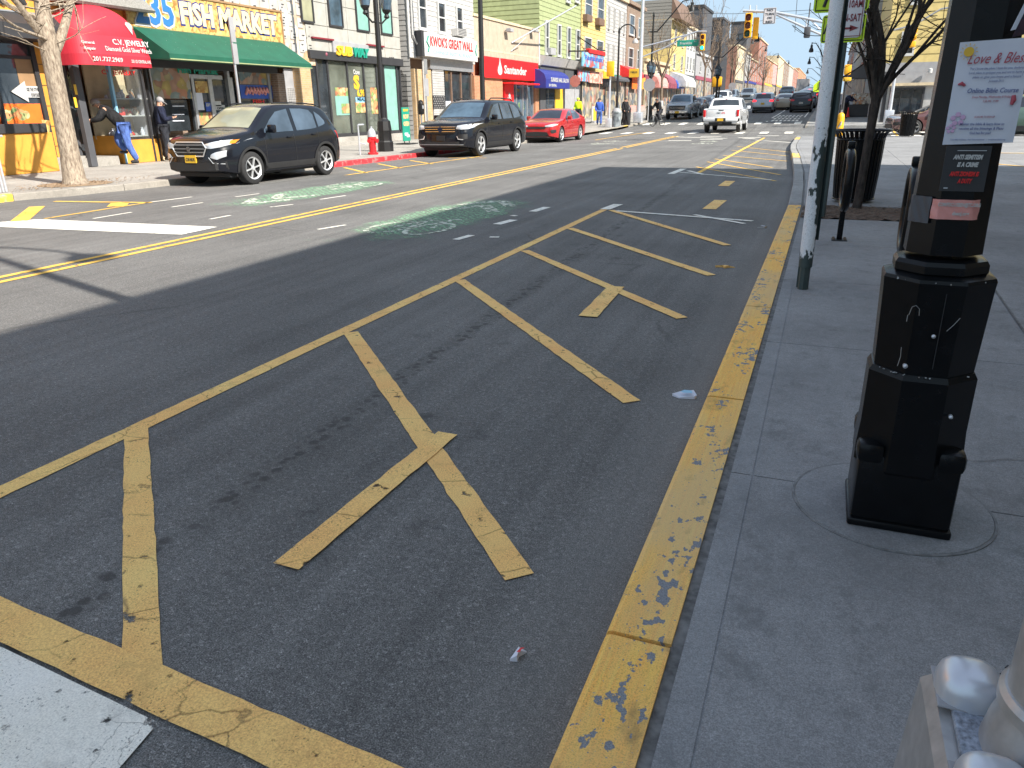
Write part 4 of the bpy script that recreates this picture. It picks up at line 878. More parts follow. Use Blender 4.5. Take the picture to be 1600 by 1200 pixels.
recolor(copy_tree(ta), 'car_red', 'car with red roof light third in the right lane queue', -2.3, 93, pi, QU)
recolor(copy_tree(tb), 'car_slate', 'distant grey-blue car fourth in the right lane queue', -2.35, 103, pi, QU)
recolor(copy_tree(sd0), 'car_black', 'small dark car at the head of the right lane queue', -2.4, 114, pi, QU)
tn = recolor(copy_tree(sd0), 'car_tan', 'tan saloon partly hidden left of the black crossover', -4.15, 81.5, pi)
do = recolor(copy_tree(tb), 'car_grey', 'dark oncoming crossover in the middle of the street beyond the white pickup', -10.2, 108.5, 0); do.pop('group', None) if hasattr(do, 'pop') else None
t, c = pickup('car_slate', 'distant grey pickup driving away between the two lanes of cars', False); put(t, -5.9, 118, pi)
# box van far up the street
t = thing('box_van', 'pale grey box van standing far up the street in the right lane', 'van', (-5.6, 166, gz(166)))
x, y, z = t.location
m = MB(); m.rbox(x - 1.15, x + 1.15, y, y + 5, z + .9, z + 3.3, .05); m.build('cargo_box', 'grey', t)
m = MB(); m.rbox(x - 1.0, x + 1.0, y + 5, y + 6.8, z + .6, z + 2.4, .15); m.build('cab', 'car_white', t)
for sx in (-1, 1):
    for yy in (1, 5.8): m = MB(); m.lathe([(.42, -.14), (.42, .14)], (x + sx * .95, y + yy, z + .42), 16, 0, 'x'); m.build('wheel', 'rubber', t)
# cars on the side street at the right
g1 = recolor(copy_tree(tb), 'car_green', 'green sport utility vehicle seen from behind at the right edge of the street', 7.1, 34.8 + 4.2, radians(172)); g1.pop('group', None)
g2 = recolor(copy_tree(sd0), 'car_pink', 'dark red car with pale reflections parked on the side street behind the black litter bin', 4.9, 41.9, radians(-78)); g2.pop('group', None)
g3 = recolor(copy_tree(sd0), 'car_grey', 'grey car whose wheel shows at the right edge of the picture', 9.6, 36.9 + 1.6, radians(100)); g3.pop('group', None)

# ================================================================== PEOPLE
def skin(name, nodes_, edges, mat, parent, sub=2, root=0):
    me = bpy.data.meshes.new(name); me.from_pydata([n[:3] for n in nodes_], edges, []); me.materials.append(MATS[mat])
    o = bpy.data.objects.new(name, me); COL.objects.link(o)
    sk = o.modifiers.new('s', 'SKIN'); sk.use_smooth_shade = True
    if not me.skin_vertices: raise RuntimeError('no skin layer')
    for i, n in enumerate(nodes_):
        r = n[3]; r = r if isinstance(r, tuple) else (r, r)
        d = me.skin_vertices[0].data[i]; d.radius = r; d.use_root = (i == root)
    sb = o.modifiers.new('u', 'SUBSURF'); sb.levels = sub; sb.render_levels = sub
    dg = bpy.context.evaluated_depsgraph_get(); m2 = bpy.data.meshes.new_from_object(o.evaluated_get(dg))
    o.modifiers.clear(); o.data = m2; m2.polygons.foreach_set('use_smooth', [True] * len(m2.polygons)); o.parent = parent; return o
def person(label, loc, rz, pose, tops='black_cloth', legs='dark_trouser', cap=None, hair='hair_grey', scale=1., fingers=True, group=None):
    """pose: joints in metres, x to the person's left, -y forward, z up"""
    t = thing('person', label, 'person', loc, group)
    J = dict(pel=(0, 0, .93), spi=(0, 0, 1.15), che=(0, 0, 1.36), nec=(0, 0, 1.50), hea=(0, -.02, 1.60), crn=(0, -.02, 1.70),
             shl=(.17, 0, 1.42), ell=(.24, .02, 1.14), wrl=(.24, -.12, .90), hpl=(.10, 0, .90), knl=(.11, -.02, .50), anl=(.11, .02, .09),
             shr=(-.17, 0, 1.42), elr=(-.24, .02, 1.14), wrr=(-.24, -.12, .90), hpr=(-.10, 0, .90), knr=(-.11, -.02, .50), anr=(-.11, .02, .09))
    J.update(pose); V_ = {k: Vector(v) for k, v in J.items()}
    def nd(k, r): return (*V_[k], r)
    ks = ['pel', 'spi', 'che', 'nec', 'hea', 'crn', 'shl', 'ell', 'wrl', 'shr', 'elr', 'wrr', 'hpl', 'knl', 'anl', 'hpr', 'knr', 'anr']
    rd = dict(pel=.10, spi=.09, che=.12, nec=.055, hea=.09, crn=.06, shl=.055, ell=.042, wrl=.03, shr=.055, elr=.042, wrr=.03, hpl=.085, knl=.06, anl=.042, hpr=.085, knr=.06, anr=.042)
    ns = [nd(k, rd[k]) for k in ks]; ed = [(0, 1), (1, 2), (2, 3), (3, 4), (4, 5), (2, 6), (6, 7), (7, 8), (2, 9), (9, 10), (10, 11), (0, 12), (12, 13), (13, 14), (0, 15), (15, 16), (16, 17)]
    fwd = (V_['hea'] - V_['nec']); 
    for e, wv, i in (('ell', 'wrl', 8), ('elr', 'wrr', 11)):
        d = (V_[wv] - V_[e]).normalized(); side = d.cross(Vector((0, 0, 1)) if abs(d.z) < .9 else Vector((0, 1, 0))).normalized()
        ns.append((*(V_[wv] + d * .07), (.035, .02))); pi_ = len(ns) - 1; ed.append((i, pi_))
        if fingers:
            nrm = d.cross(side)
            for f_, (off, ln) in enumerate(((-.027, .065), (-.009, .075), (.009, .07), (.027, .055))):
                ns.append((*(V_[wv] + d * (.10) + side * off), .0095)); a = len(ns) - 1; ed.append((pi_, a))
                ns.append((*(V_[wv] + d * (.10 + ln * .5) + side * off * 1.1 - nrm * .008), .0085)); ed.append((a, a + 1))
                ns.append((*(V_[wv] + d * (.10 + ln * .9) + side * off * 1.1 - nrm * .028), .007)); ed.append((a + 1, a + 2))
            ns.append((*(V_[wv] + d * .045 + side * .045), .010)); a = len(ns) - 1; ed.append((pi_, a)); ns.append((*(V_[wv] + d * .085 + side * .06), .008)); ed.append((a, a + 1))
    body = skin('body', ns, ed, 'skin', t, 2)
    def sub(name, keys, extra, edges, mat):
        skin(name, [nd(k, r) for k, r in keys] + extra, edges, mat, t, 2)
    sub('jacket', [('che', (.21, .175)), ('spi', (.20, .17)), ('pel', (.20, .18)), ('shl', .10), ('ell', .082), ('wrl', .055), ('shr', .10), ('elr', .082), ('wrr', .055), ('nec', .075)], [],
        [(0, 1), (1, 2), (0, 3), (3, 4), (4, 5), (0, 6), (6, 7), (7, 8), (0, 9)], tops)
    sub('trousers', [('pel', (.16, .14)), ('hpl', .125), ('knl', .10), ('anl', .075), ('hpr', .125), ('knr', .10), ('anr', .075)], [], [(0, 1), (1, 2), (2, 3), (0, 4), (4, 5), (5, 6)], legs)
    for kn, an in (('knl', 'anl'), ('knr', 'anr')):
        a = V_[an]; toe = pose.get('toe_' + an[-1], (0, -.17, -.035))
        b = a + Vector(toe); h_ = a + Vector((0, .04, -.03)); 
        skin('shoe', [(*h_, .045), (*(a + (b - a) * .5), .045), (*b, .035)], [(0, 1), (1, 2)], 'black_plastic', t, 2, 1)
    hd = V_['hea']; cr = V_['crn']; u = (cr - V_['nec']).normalized(); f_ = Vector(pose.get('face', (0, -1, 0))).normalized(); s_ = u.cross(f_).normalized()
    m = MB()
    if True:   # face: nose, ears, brow
        m.tube([hd + f_ * .085 + u * .02, hd + f_ * .115 - u * .015, hd + f_ * .09 - u * .025], [.008, .014, .008], 6)
        m.tube([hd + s_ * .09 + u * .02, hd + s_ * .10 - u * .03], [.012, .016], 6); m.tube([hd - s_ * .09 + u * .02, hd - s_ * .10 - u * .03], [.012, .016], 6)
        m.build('face', 'skin', body, True)
        m = MB()
        for q in (-1, 1): m.tube([hd + f_ * .088 + s_ * q * .022 + u * .022, hd + f_ * .092 + s_ * q * .045 + u * .022], .007, 6)
        m.tube([hd + f_ * .088 - s_ * .024 - u * .05, hd + f_ * .088 + s_ * .024 - u * .05], .005, 6); m.build('eyes_and_mouth', 'hair_grey' if hair != 'hair_grey' else 'charcoal', body)
    bm = bmesh.new(); bmesh.ops.create_uvsphere(bm, u_segments=16, v_segments=10, radius=.108)
    M3 = Matrix((s_, f_, u)).transposed()
    vs = []
    for v in bm.verts:
        q = v.co.copy()
        if q.z < -.01 and q.y > -.02: q *= .82
        if q.z < -.055: q.z = -.055
        vs.append((M3 @ q) + hd + u * .045 - f_ * .012)
    m = MB(); m.add(vs, [[v.index for v in f.verts] for f in bm.faces]); bm.free()
    if cap:
        o = m.build('cap', cap, t, True)
        m = MB(); m.prism([hd + f_ * .07 + s_ * .075 + u * .05, hd + f_ * .17 + s_ * .05 + u * .04, hd + f_ * .17 - s_ * .05 + u * .04, hd + f_ * .07 - s_ * .075 + u * .05], u * .012); m.build('peak', cap, o)
    else: m.build('hair', hair, t, True)
    for o in [t]: o.rotation_euler = (0, 0, rz); o.scale = (scale,) * 3
    return t
# ================================================================== BUILDINGS
FX = -18.7
P('sign_cream', (.74, .66, .36), .5); P('number_blue', (.03, .16, .42), .5)
def rect(px0, py0, px1, py1, X=FX):
    ym, xm = (py0 + py1) / 2, (px0 + px1) / 2
    return onX(px0, ym, X)[0], onX(px1, ym, X)[0], onX(xm, py1, X)[1], onX(xm, py0, X)[1]
def panel(parent, name, mat, r, X=FX, d=.04, bev=0.):
    Y0, Y1, Z0, Z1 = r; m = MB()
    if bev: m.rbox(X, X + d, Y0, Y1, Z0, Z1, bev)
    else: m.box(X, X + d, Y0, Y1, Z0, Z1)
    return m.build(name, mat, parent, bool(bev))
WC = {}
def window(parent, X, Yc, Zc, w_, h_, frame='white_clean', pane='glass_dark', rails=1, sill=True, face='x', mull=0, deep=.05, ft=.07, at=None):
    """frame part with a pane under it; facing the street (x) or the camera (y)"""
    key = (round(w_, 2), round(h_, 2), frame, pane, rails, sill, mull, deep, ft)
    if key not in WC:
        f = MB(); a, b = w_ / 2, h_ / 2
        f.box(0, deep, -a, -a + ft, -b, b); f.box(0, deep, a - ft, a, -b, b); f.box(0, deep, -a + ft, a - ft, b - ft, b); f.box(0, deep, -a + ft, a - ft, -b, -b + ft)
        if rails: f.box(0, deep * .8, -a + ft, a - ft, -ft * .35, ft * .35)
        for i in range(mull): y = -a + w_ * (i + 1) / (mull + 1); f.box(0, deep * .7, y - .02, y + .02, -b + ft, b - ft)
        if sill: f.box(0, deep + .05, -a - .05, a + .05, -b - .06, -b)
        q = MB(); q.box(-.01, deep * .35, -a + ft * .8, a - ft * .8, -b + ft * .8, b - ft * .8)
        fo = f.build('window', frame, None); po = q.build('pane', pane, None); WC[key] = (fo.data, po.data); bpy.data.objects.remove(fo); bpy.data.objects.remove(po)
    fo = bpy.data.objects.new('window', WC[key][0]); po = bpy.data.objects.new('pane', WC[key][1]); COL.objects.link(fo); COL.objects.link(po)
    off = wl(parent); fo.parent = parent; po.parent = fo
    if face == 'x': fo.location = Vector((X, Yc, Zc)) - off
    else: fo.location = Vector((Yc, X, Zc)) - off; fo.rotation_euler = (0, 0, -pi / 2)
    return fo
def winr(parent, r, X=FX, **k):
    return window(parent, X, (r[0] + r[1]) / 2, (r[2] + r[3]) / 2, r[1] - r[0], r[3] - r[2], **k)
def siding(m, axis, plane, a0, a1, z0, z1, step=.2, d=.022):
    z = z0
    while z < z1 - .01:
        e = min(z + step, z1)
        if axis == 'x': m.add([(plane + d, a0, z), (plane + d, a1, z), (plane + .003, a1, e), (plane + .003, a0, e), (plane, a0, z), (plane, a1, z)], [(0, 1, 2, 3), (4, 5, 1, 0)])
        else: m.add([(a0, plane - d, z), (a1, plane - d, z), (a1, plane - .003, e), (a0, plane - .003, e), (a0, plane, z), (a1, plane, z)], [(0, 1, 2, 3), (4, 5, 1, 0)])
        z = e
def block(parent, name, mat, X0, X1, Y0, Y1, Z0, Z1):
    return MB().box(X0, X1, Y0, Y1, Z0, Z1).build(name, mat, parent)
def yX(px, py, X=FX): return onX(px, py, X)[0]
def zX(px, py, X=FX): return onX(px, py, X)[1]
# ---------------------------------------------------------------- 1 orange restaurant
Ya = yX(127, 175)                       # post beside the jeweller's door
t = thing('restaurant_building', 'orange restaurant front with black awning and arrow sign on its window at the left edge', 'building', (FX, 12, .13))
Yr = yX(93, 150)
block(t, 'wall', 'orange', FX - 6, FX - .62, 4, Yr, .13, 8)
zt = zX(60, 24); block(t, 'fascia', 'orange', FX - .6, FX - .02, 4, Ya, zt + .02, 8)
m = MB(); za, zb = zX(60, 24, FX), zX(60, 61, FX + .55); m.prism([(FX - .6, 4, za), (FX + .1, 4, za), (FX + .55, 4, zb + .32), (FX + .55, 4, zb), (FX - .6, 4, zb)], (0, Ya - 4 + .1, 0)); m.build('awning', 'charcoal', t)
m = MB(); m.box(FX - .6, FX + .12, 4, Ya + .1, za, za + .035); m.build('awning_trim', 'alu', t)
r = rect(-60, 72, 62, 250, FX - .3)
gm = MB().box(FX - .34, FX - .31, 4, Yr - .35, .35, zb); gm.build('window_glass', 'glass_dark', t)
for (x0, y0, x1, y1, mat, nm) in ((20, 82, 50, 160, 'gold', 'door_reflection'),):
    pass
panel(t, 'inner_board', 'wood', rect(28, 88, 60, 150, FX - .31), FX - .31, .01)
for yy in (Yr - .36, Yr - 1.52, Yr - 2.7): MB().box(FX - .36, FX - .24, yy, yy + .12, .3, zb).build('window_frame', 'charcoal', t)
MB().box(FX - .36, FX - .26, 4, Yr - .3, zX(45, 93, FX - .3), zX(45, 93, FX - .3) + .08).build('transom', 'charcoal', t)
block(t, 'pier', 'orange', FX - .6, FX - .28, Yr - .24, Yr + .1, .3, zb)
for k in range(5): MB().box(FX - .275, FX - .27, Yr - .235, Yr + .095, .7 + k * .5, .712 + k * .5).build('pier_joint', 'charcoal', t)
r = rect(0, 162, 60, 212, FX - .3); pr = MB().box(FX - .305, FX - .29, r[0] - 1.5, Yr - .38, .38, r[3]).build('window_poster', 'orange_red', t)
m = MB(); yy, zz = onX(18, 178, FX - .3); 
for k in range(7): m.lathe([(.10 + .02 * (k % 3), 0), (.08, .006)], (FX - .29, yy - .1 + .13 * k - .3, zz + .05 * sin(k * 2)), 12, 0, 'x')
m.build('food_picture', 'food_print', pr)
m = MB(); m.tube([(FX - .285, yX(70, 188, FX - .3), zX(70, 188, FX - .3)), (FX - .285, yX(73, 222, FX - .3), zX(73, 222, FX - .3))], [.10, .07], 8); m.build('bottle_picture', 'fish_board', pr)
# arrow sign
ay0, az = onX(17, 143, FX - .28); ay1 = yX(66, 146, FX - .28); h = .135; ah = ay0 + .42
m = MB(); m.prism([(FX - .285, ay0, az), (FX - .285, ah, az + .25), (FX - .285, ah, az + h), (FX - .285, ay1, az + h), (FX - .285, ay1, az - h), (FX - .285, ah, az - h), (FX - .285, ah, az - .25)], (.012, 0, 0)); s_ = m.build('arrow_sign', 'white_clean', t)
text(s_, 'lettering', 'USE THE OTHER', (FX - .272, (ah + ay1) / 2 - .03, az + .015), UY, UZ, .115, 'charcoal', ay1 - ah - .06, .003, .03); text(s_, 'lettering', 'DOOR PLEASE', (FX - .272, (ah + ay1) / 2, az - .115), UY, UZ, .115, 'charcoal', ay1 - ah - .2, .003, .03)
# strokes of a script sign running out of the frame
m = MB()
for (x0, y0, x1, y1) in ((2, -12, 6, 4), (-12, -6, 5, 5), (22, -8, 38, 8), (38, 8, 32, -4)): m.tube([(FX + .02, *onX(x0, y0, FX)), (FX + .02, *onX(x1, y1, FX))], .06, 8)
m.build('sign_stroke', 'charcoal', t)
block(t, 'step', 'sidewalk_far', FX - .6, FX - .1, 9, Ya + .2, .12, .42)
# planter counter
t = thing('planter_counter', 'orange boxed counter with a black top in front of the restaurant window', 'counter', (FX + .3, 12, .13)); Yp = yX(79, 266, FX + .1)
MB().rbox(FX - .09, FX + .45, 9, Yp, .125, zX(40, 208, FX + .4), .015).build('panel', 'orange', t); zz = zX(40, 208, FX + .4)
MB().rbox(FX - .09, FX + .5, 9, yX(65, 200, FX + .3), zz, zz + .22, .02).build('counter_top', 'charcoal', t)
# ---------------------------------------------------------------- 2 jeweller
Yj = yX(243, 165); Yk = yX(155, 160)
t = thing('jewelry_shop', 'narrow jewelry shop with glass display window and orange base beside the restaurant', 'shop', (FX, 17, .13))
block(t, 'wall', 'brown_wall', FX - 6, FX - 1.4, Yr + .1, Yj, .13, 8)
zo = zX(215, 62); block(t, 'fascia', 'orange', FX - 1.4, FX - .01, Ya - .3, Yj + .05, zo, zX(190, 15))
m = MB(); z1 = zX(170, 8); m.prism([(FX - 1.4, Ya - .4, z1), (FX + .45, Ya - .4, z1 - .12), (FX + .5, Ya - .4, z1 - .06), (FX - .2, Ya - .4, z1 + .5), (FX - 1.4, Ya - .4, z1 + 1)], (0, Yj - Ya + .5, 0)); m.build('shingle_roof', 'shingle', t)
m = MB()
for k in range(34): m.box(FX - 1.36, FX - .85, Yr + .1, Ya, .3 + k * .085, .35 + k * .085)
m.build('roller_shutter', 'charcoal', t); block(t, 'shutter_back', 'black_plastic', FX - 1.4, FX - 1.36, Yr + .1, Ya, .13, 3.4)
block(t, 'doorstep', 'sidewalk_far', FX - 1.4, FX - .05, Yr + .1, Yk + .35, .12, .36)
MB().rbox(FX - .06, FX + .1, Ya - .08, Ya + .12, .13, 3.2, .012).build('post', 'dark_grey', t)
for (y_, m_) in ((140, 'gold'), (160, 'gold')): panel(t, 'sticker', m_, rect(116, y_ - 8, 120, y_ + 8, FX + .1), FX + .101, .004)
# display case: angled glass, shelves with goods
Yw0, Yw1 = yX(183, 170), yX(226, 168)
block(t, 'base_panel', 'orange', FX - 1.2, FX - .02, Yw0 - .05, Yj - .02, .13, zX(220, 218))
m = MB(); m.prism([(FX - 1.2, Yk + .45, .36), (FX - .08, Yw0 - .05, .36), (FX - .1, Yw0 - .05, .9), (FX - 1.2, Yk + .45, .9)], (0, .02, 0)); m.build('return_panel', 'orange', t)
block(t, 'display_back', 'tan', FX - .95, FX - .9, Yw0 - .1, Yj, .8, 2.9); block(t, 'partition', 'paper', FX - .9, FX - .1, Yj - .1, Yj - .05, .8, 2.9)
for k, zz in enumerate((zX(205, 214), zX(205, 182), zX(205, 155))):
    s_ = block(t, 'shelf', 'white_clean', FX - .88, FX - .12, Yw0, Yj - .1, zz, zz + .03); rg = random.Random(k)
    for j in range(12):
        yy = Yw0 + .08 + j * (Yj - .2 - Yw0) / 12; w_ = .03 + rg.random() * .05; hh = .06 + rg.random() * .2
        MB().lathe([(w_, 0), (w_ * 1.1, hh * .4), (w_ * .5, hh * .8), (w_ * .8, hh)], (FX - .22 - rg.random() * .4, yy, zz + .03), 10).build('jewelry_stand', rg.choice(['white', 'white_clean', 'paper', 'red', 'goods']), s_, True)
MB().box(FX - .09, FX - .075, Yw0, Yw1 + .12, zX(220, 218), 3.0).build('window_glass', 'display_glass', t)
for yy, mt in ((Yw0, 'light_blue'), (Yw1 + .1, 'charcoal'), (Yj - .12, 'charcoal')): MB().box(FX - .12, FX - .01, yy - .03, yy + .04, .13, 3.0).build('window_post', mt, t)
MB().box(FX + .0, FX + .03, Yj - .03, Yj, .5, 2.9).build('edge_trim', 'white_clean', t)
MB().box(FX - 1.1, FX - 1.06, Yk - .75, Yk + .35, .36, 2.9).build('door_glass', 'glass_dark', t); MB().box(FX - 1.1, FX - 1.02, Yk - .1, Yk, .36, 2.9).build('door_frame', 'dark_grey', t)
zs = zX(190, 112); text(t, 'neon_lettering', 'C.V. JEWELRY', (FX - .07, (Yw0 + Yw1) / 2 - .15, zs - .08), UY, UZ, .17, 'red', 1.15, .01, .02)
# dome awning
t = thing('dome_awning', 'red dome-shaped awning with white jewelry lettering', 'awning', (FX, 16.6, 2.6))
a0, a1 = yX(110, 78, -17.6) + .28, yX(237, 100, -17.6) + .24; ac, aw = (a0 + a1) / 2, (a1 - a0) / 2; zv0, zv1, zd, ztp = zX(180, 103, -17.6), zX(180, 86, -17.6), zX(180, 57, -17.75), zX(163, 10, -18.6)
m = MB(); vs = []; nn, mm = 28, 12
def sup(a, n=3.2): c_, s_ = cos(a), sin(a); return (math.copysign(abs(c_) ** (2 / n), c_), abs(s_) ** (2 / n))
for j in range(mm + 1):
    th = pi / 2 * j / mm
    for i in range(nn + 1):
        cy, cx = sup(pi * i / nn); vs.append((FX + .97 * cx * cos(th) ** .8, ac - aw * .93 * cy * cos(th), zd + (ztp - zd) * sin(th)))
m.add(vs, [(j * (nn + 1) + i, j * (nn + 1) + i + 1, (j + 1) * (nn + 1) + i + 1, (j + 1) * (nn + 1) + i) for j in range(mm) for i in range(nn)]); m.build('dome', 'red_awning', t, True)
m = MB(); vs = []
for (zz, k, kx) in ((zd, .93, .97), (zv1, 1., 1.1), (zv0, 1., 1.1)):
    for i in range(nn + 1): cy, cx = sup(pi * i / nn, 6); vs.append((FX + kx * cx, ac - aw * k * cy, zz))
m.add(vs, [(j * (nn + 1) + i, j * (nn + 1) + i + 1, (j + 1) * (nn + 1) + i + 1, (j + 1) * (nn + 1) + i) for j in range(2) for i in range(nn)]); sk = m.build('skirt', 'red_awning', t)
slope = Vector((1.1 - .97, 0, -(zd - zv1))).normalized(); up = -slope
def on_band(v): return FX + .97 + (1.1 - .97) * (zd - v) / (zd - zv1) + .012
hb = zd - zv1
text(sk, 'lettering', 'C.V. JEWELRY', (on_band(zv1 + hb * .56), ac + aw * .38, zv1 + hb * .56), UY, up, .20, 'white_clean', aw * .98, .008, .02)
text(sk, 'lettering', 'Diamond Gold Silver Watch', (on_band(zv1 + hb * .20), ac + aw * .26, zv1 + hb * .20), UY, up, .17, 'white_clean', aw * 1.22, .008, .008)
for k, w_ in enumerate(('General', 'Repair')): text(sk, 'lettering', w_, (on_band(zv1 + hb * (.50 - .30 * k)), a0 + .32, zv1 + hb * (.50 - .30 * k)), UY, up, .10, 'white_clean', .38 - .04 * k, .006, .015)
text(sk, 'lettering', '201.737.2969', (FX + 1.112, a0 + .78, zv0 + .10), UY, UZ, .15, 'white_clean', .92, .006, .02)
text(sk, 'lettering', '233 1/2 CENTRAL AVE.', (FX + 1.112, a0 + 1.85, zv0 + .10), UY, UZ, .11, 'white_clean', .66, .006, .02)
ddy, ddz = onX(204, 46, FX + .9); m = MB(); o_ = [(-.17, .10), (-.10, .17), (.10, .17), (.17, .10), (0, -.14)]
def dome_x(y, z):
    th = math.asin(min(1, max(0, (z - zd) / (ztp - zd)))); q = min(1, abs((y - ac) / (aw * .93 * max(.01, cos(th))))); return FX + .97 * cos(th) ** .8 * (max(0, 1 - q ** 3.2)) ** (1 / 3.2)
m.prism([(dome_x(ddy + a_, ddz + b_) + .02, ddy + a_, ddz + b_) for a_, b_ in o_], (.012, 0, .004)); m.build('diamond_emblem', 'white_clean', t)
# ---------------------------------------------------------------- 3 fish market
Yf = yX(470, 110); 
t = thing('fish_market_building', 'fish market shopfront with picture posters, aluminium door and brick side pier', 'building', (FX, 21, .13))
block(t, 'wall', 'brick_brown', FX - 7, FX - .9, Yj, Yf + 1.0, .13, 9); block(t, 'upper_wall', 'mosaic', FX - .9, FX - .03, Yj, yX(492, 80), zX(460, 100), 9)
Yp = yX(436, 130)
block(t, 'stall_riser', 'tan', FX - .7, FX - .3, Yj, yX(330, 200), .13, .75)
zp = zX(350, 110)
MB().box(FX - .5, FX - .1, Yj, Yp + .1, zp, zp + .35).build('shutter_box', 'charcoal', t)
panel(t, 'fish_poster', 'fish_print', rect(240, 106, 298, 154, FX - .3), FX - .36, .03)
panel(t, 'window_glass', 'glass_dark', rect(242, 156, 296, 205, FX - .35), FX - .4, .03)
for y_ in (165, 178, 188): panel(t, 'price_shelf', 'paper', rect(270, y_, 288, y_ + 1.5, FX - .34), FX - .36, .02)
text(t, 'green_lettering', 'Fish Market', (FX - .3, (yX(296, 115) + yX(358, 115)) / 2 - .2, zX(330, 116, FX - .3)), UY, UZ, .26, 'sign_green', yX(356, 115, FX - .3) - yX(296, 115, FX - .3), .01, .03)
r = rect(303, 122, 332, 205, FX - .35); d_ = block(t, 'door', 'glass_dark', FX - .5, FX - .42, r[0], r[1] + 1.4, .3, r[3])
for (x0, x1) in ((302, 306), (328, 334), (360, 366)):
    a_, b_ = yX(x0, 160, FX - .4), yX(x1, 160, FX - .4); MB().box(FX - .42, FX - .35, a_, b_, .2, r[3] + .05).build('door_frame', 'alu', d_)
MB().box(FX - .42, FX - .36, yX(302, 160), yX(366, 160), r[3] - .02, r[3] + .1).build('door_head', 'alu', d_)
for (x0, y0, x1, y1, mt) in ((306, 127, 325, 145, 'fish_board'), (302, 145, 318, 172, 'paper'), (322, 160, 331, 174, 'blue'), (311, 176, 332, 195, 'food_print'), (336, 158, 346, 166, 'white_clean'), (338, 164, 352, 172, 'white_clean')):
    panel(d_, 'notice', mt, rect(x0, y0, x1, y1, FX - .38), FX - .405, .015)
text(d_, 'lettering', 'OPEN', (FX - .385, yX(345, 168, FX - .38), zX(345, 171, FX - .38)), UY, UZ, .1, 'charcoal', .34, .004, .03); text(d_, 'lettering', 'EBT', (FX - .385, yX(326, 167, FX - .38), zX(326, 166, FX - .38)), UY, UZ, .12, 'white_clean', .2, .004, .03)
panel(t, 'window_glass', 'glass_dark', rect(370, 112, 432, 175, FX - .35), FX - .4, .03)
panel(t, 'crab_poster', 'fish_print', rect(374, 113, 425, 132, FX - .34), FX - .36, .02); pb = panel(t, 'shrimp_poster', 'blue', rect(376, 133, 426, 154, FX - .34), FX - .36, .02)
m = MB(); yy, zz = onX(400, 144, FX - .33)
for k in range(7): m.tube([(FX - .33, yy - .55 + k * .17, zz - .08 + .03 * (k % 2)), (FX - .32, yy - .45 + k * .17, zz + .11), (FX - .33, yy - .34 + k * .17, zz - .02)], [.05, .075, .03], 8)
m.build('shrimp_picture', 'pink', pb, True)
text(t, 'neon_lettering', 'FISH', (FX - .33, yX(404, 159, FX - .33), zX(404, 161, FX - .33)), UY, UZ, .16, 'red', .6, .01, .02)
for x0 in (370, 404 if False else 432): MB().box(FX - .42, FX - .28, yX(x0, 140) - .05, yX(x0, 140) + .06, .13, zp).build('window_post', 'alu', t)
block(t, 'brick_pier', 'brick_brown', FX - .9, FX - .05, Yp, yX(447, 130), .13, zp)
gd = panel(t, 'security_door', 'grey', rect(448, 108, 468, 200, FX - .3), FX - .34, .05)
m = MB(); r = rect(450, 138, 466, 160, FX - .28)
for i in range(7): m.box(FX - .29, FX - .27, r[0] + (r[1] - r[0]) * i / 6 - .012, r[0] + (r[1] - r[0]) * i / 6 + .012, r[2], r[3])
for i in range(9): m.box(FX - .285, FX - .262, r[0], r[1], r[2] + (r[3] - r[2]) * i / 8 - .01, r[2] + (r[3] - r[2]) * i / 8 + .01)
m.build('door_grille', 'white', gd)
block(t, 'brick_pier', 'brick_tan', FX - .9, FX, yX(470, 140), yX(488, 140), .13, zX(475, 90))
# collage of lettered tiles above
m = MB(); mo = MB(); rg = random.Random(11); ya, yb_ = Yj + .3, yX(492, 60)
for i in range(16):
    for j in range(7):
        yy = ya + (yb_ - ya) * i / 16; zz = zX(455, 80) + j * .42
        if rg.random() < .88: m.box(FX - .03, FX - .005, yy + .02, yy + .02 + .36 * rg.uniform(.7, 1), zz, zz + .38 * rg.uniform(.7, 1))
        for q in range(3):
            if rg.random() < .7: a_, b_ = yy + .06 + rg.random() * .15, zz + .05 + q * .1; mo.box(FX - .006, FX + .002, a_, a_ + .05 + rg.random() * .14, b_, b_ + .035)
o_ = m.build('lettered_tiles', 'white', t); mo.build('tile_lettering', 'charcoal', o_)
# sign
t = thing('fish_market_sign', 'long yellow painted fish market signboard above the green awning', 'sign', (FX, 21, 4))
q = [(205, -22), (205, 44), (440, 64), (440, 20)]; ya, yb_ = yX(196, 20, FX + .1), yX(440, 42, FX + .1); z0, z1 = zX(330, 55, FX + .1), zX(330, 2, FX + .1)
MB().box(FX + .005, FX + .10, ya, yb_, z0, z1).build('board', 'fish_board', t)
m = MB(); m.box(FX + .0, FX + .13, ya - .06, yb_ + .06, z1, z1 + .06); m.box(FX + .0, FX + .13, ya - .06, yb_ + .06, z0 - .06, z0); m.box(FX, FX + .13, yb_, yb_ + .06, z0, z1); m.build('frame', 'wood', t)
yl_ = yX(280, 28, FX + .12); 
text(t, 'lettering_outline', 'FISH MARKET', (FX + .101, (yl_ + yb_) / 2 - .12, z0 + .24), UY, UZ, .86, 'blue_awning', yb_ - yl_ - .30, .012, .07); text(t, 'lettering', 'FISH MARKET', (FX + .11, (yl_ + yb_) / 2 - .12, z0 + .26), UY, UZ, .82, 'sign_cream', yb_ - yl_ - .36, .012, .04)
yn0, yn1 = yX(208, 15, FX + .12), yX(274, 22, FX + .12)
text(t, 'number_outline', '235', (FX + .101, (yn0 + yn1) / 2, z0 + .12), UY, UZ, 1.25, 'white_clean', yn1 - yn0, .012, .06); text(t, 'number', '235', (FX + .113, (yn0 + yn1) / 2, z0 + .15), UY, UZ, 1.2, 'number_blue', yn1 - yn0 - .12, .012, .03)
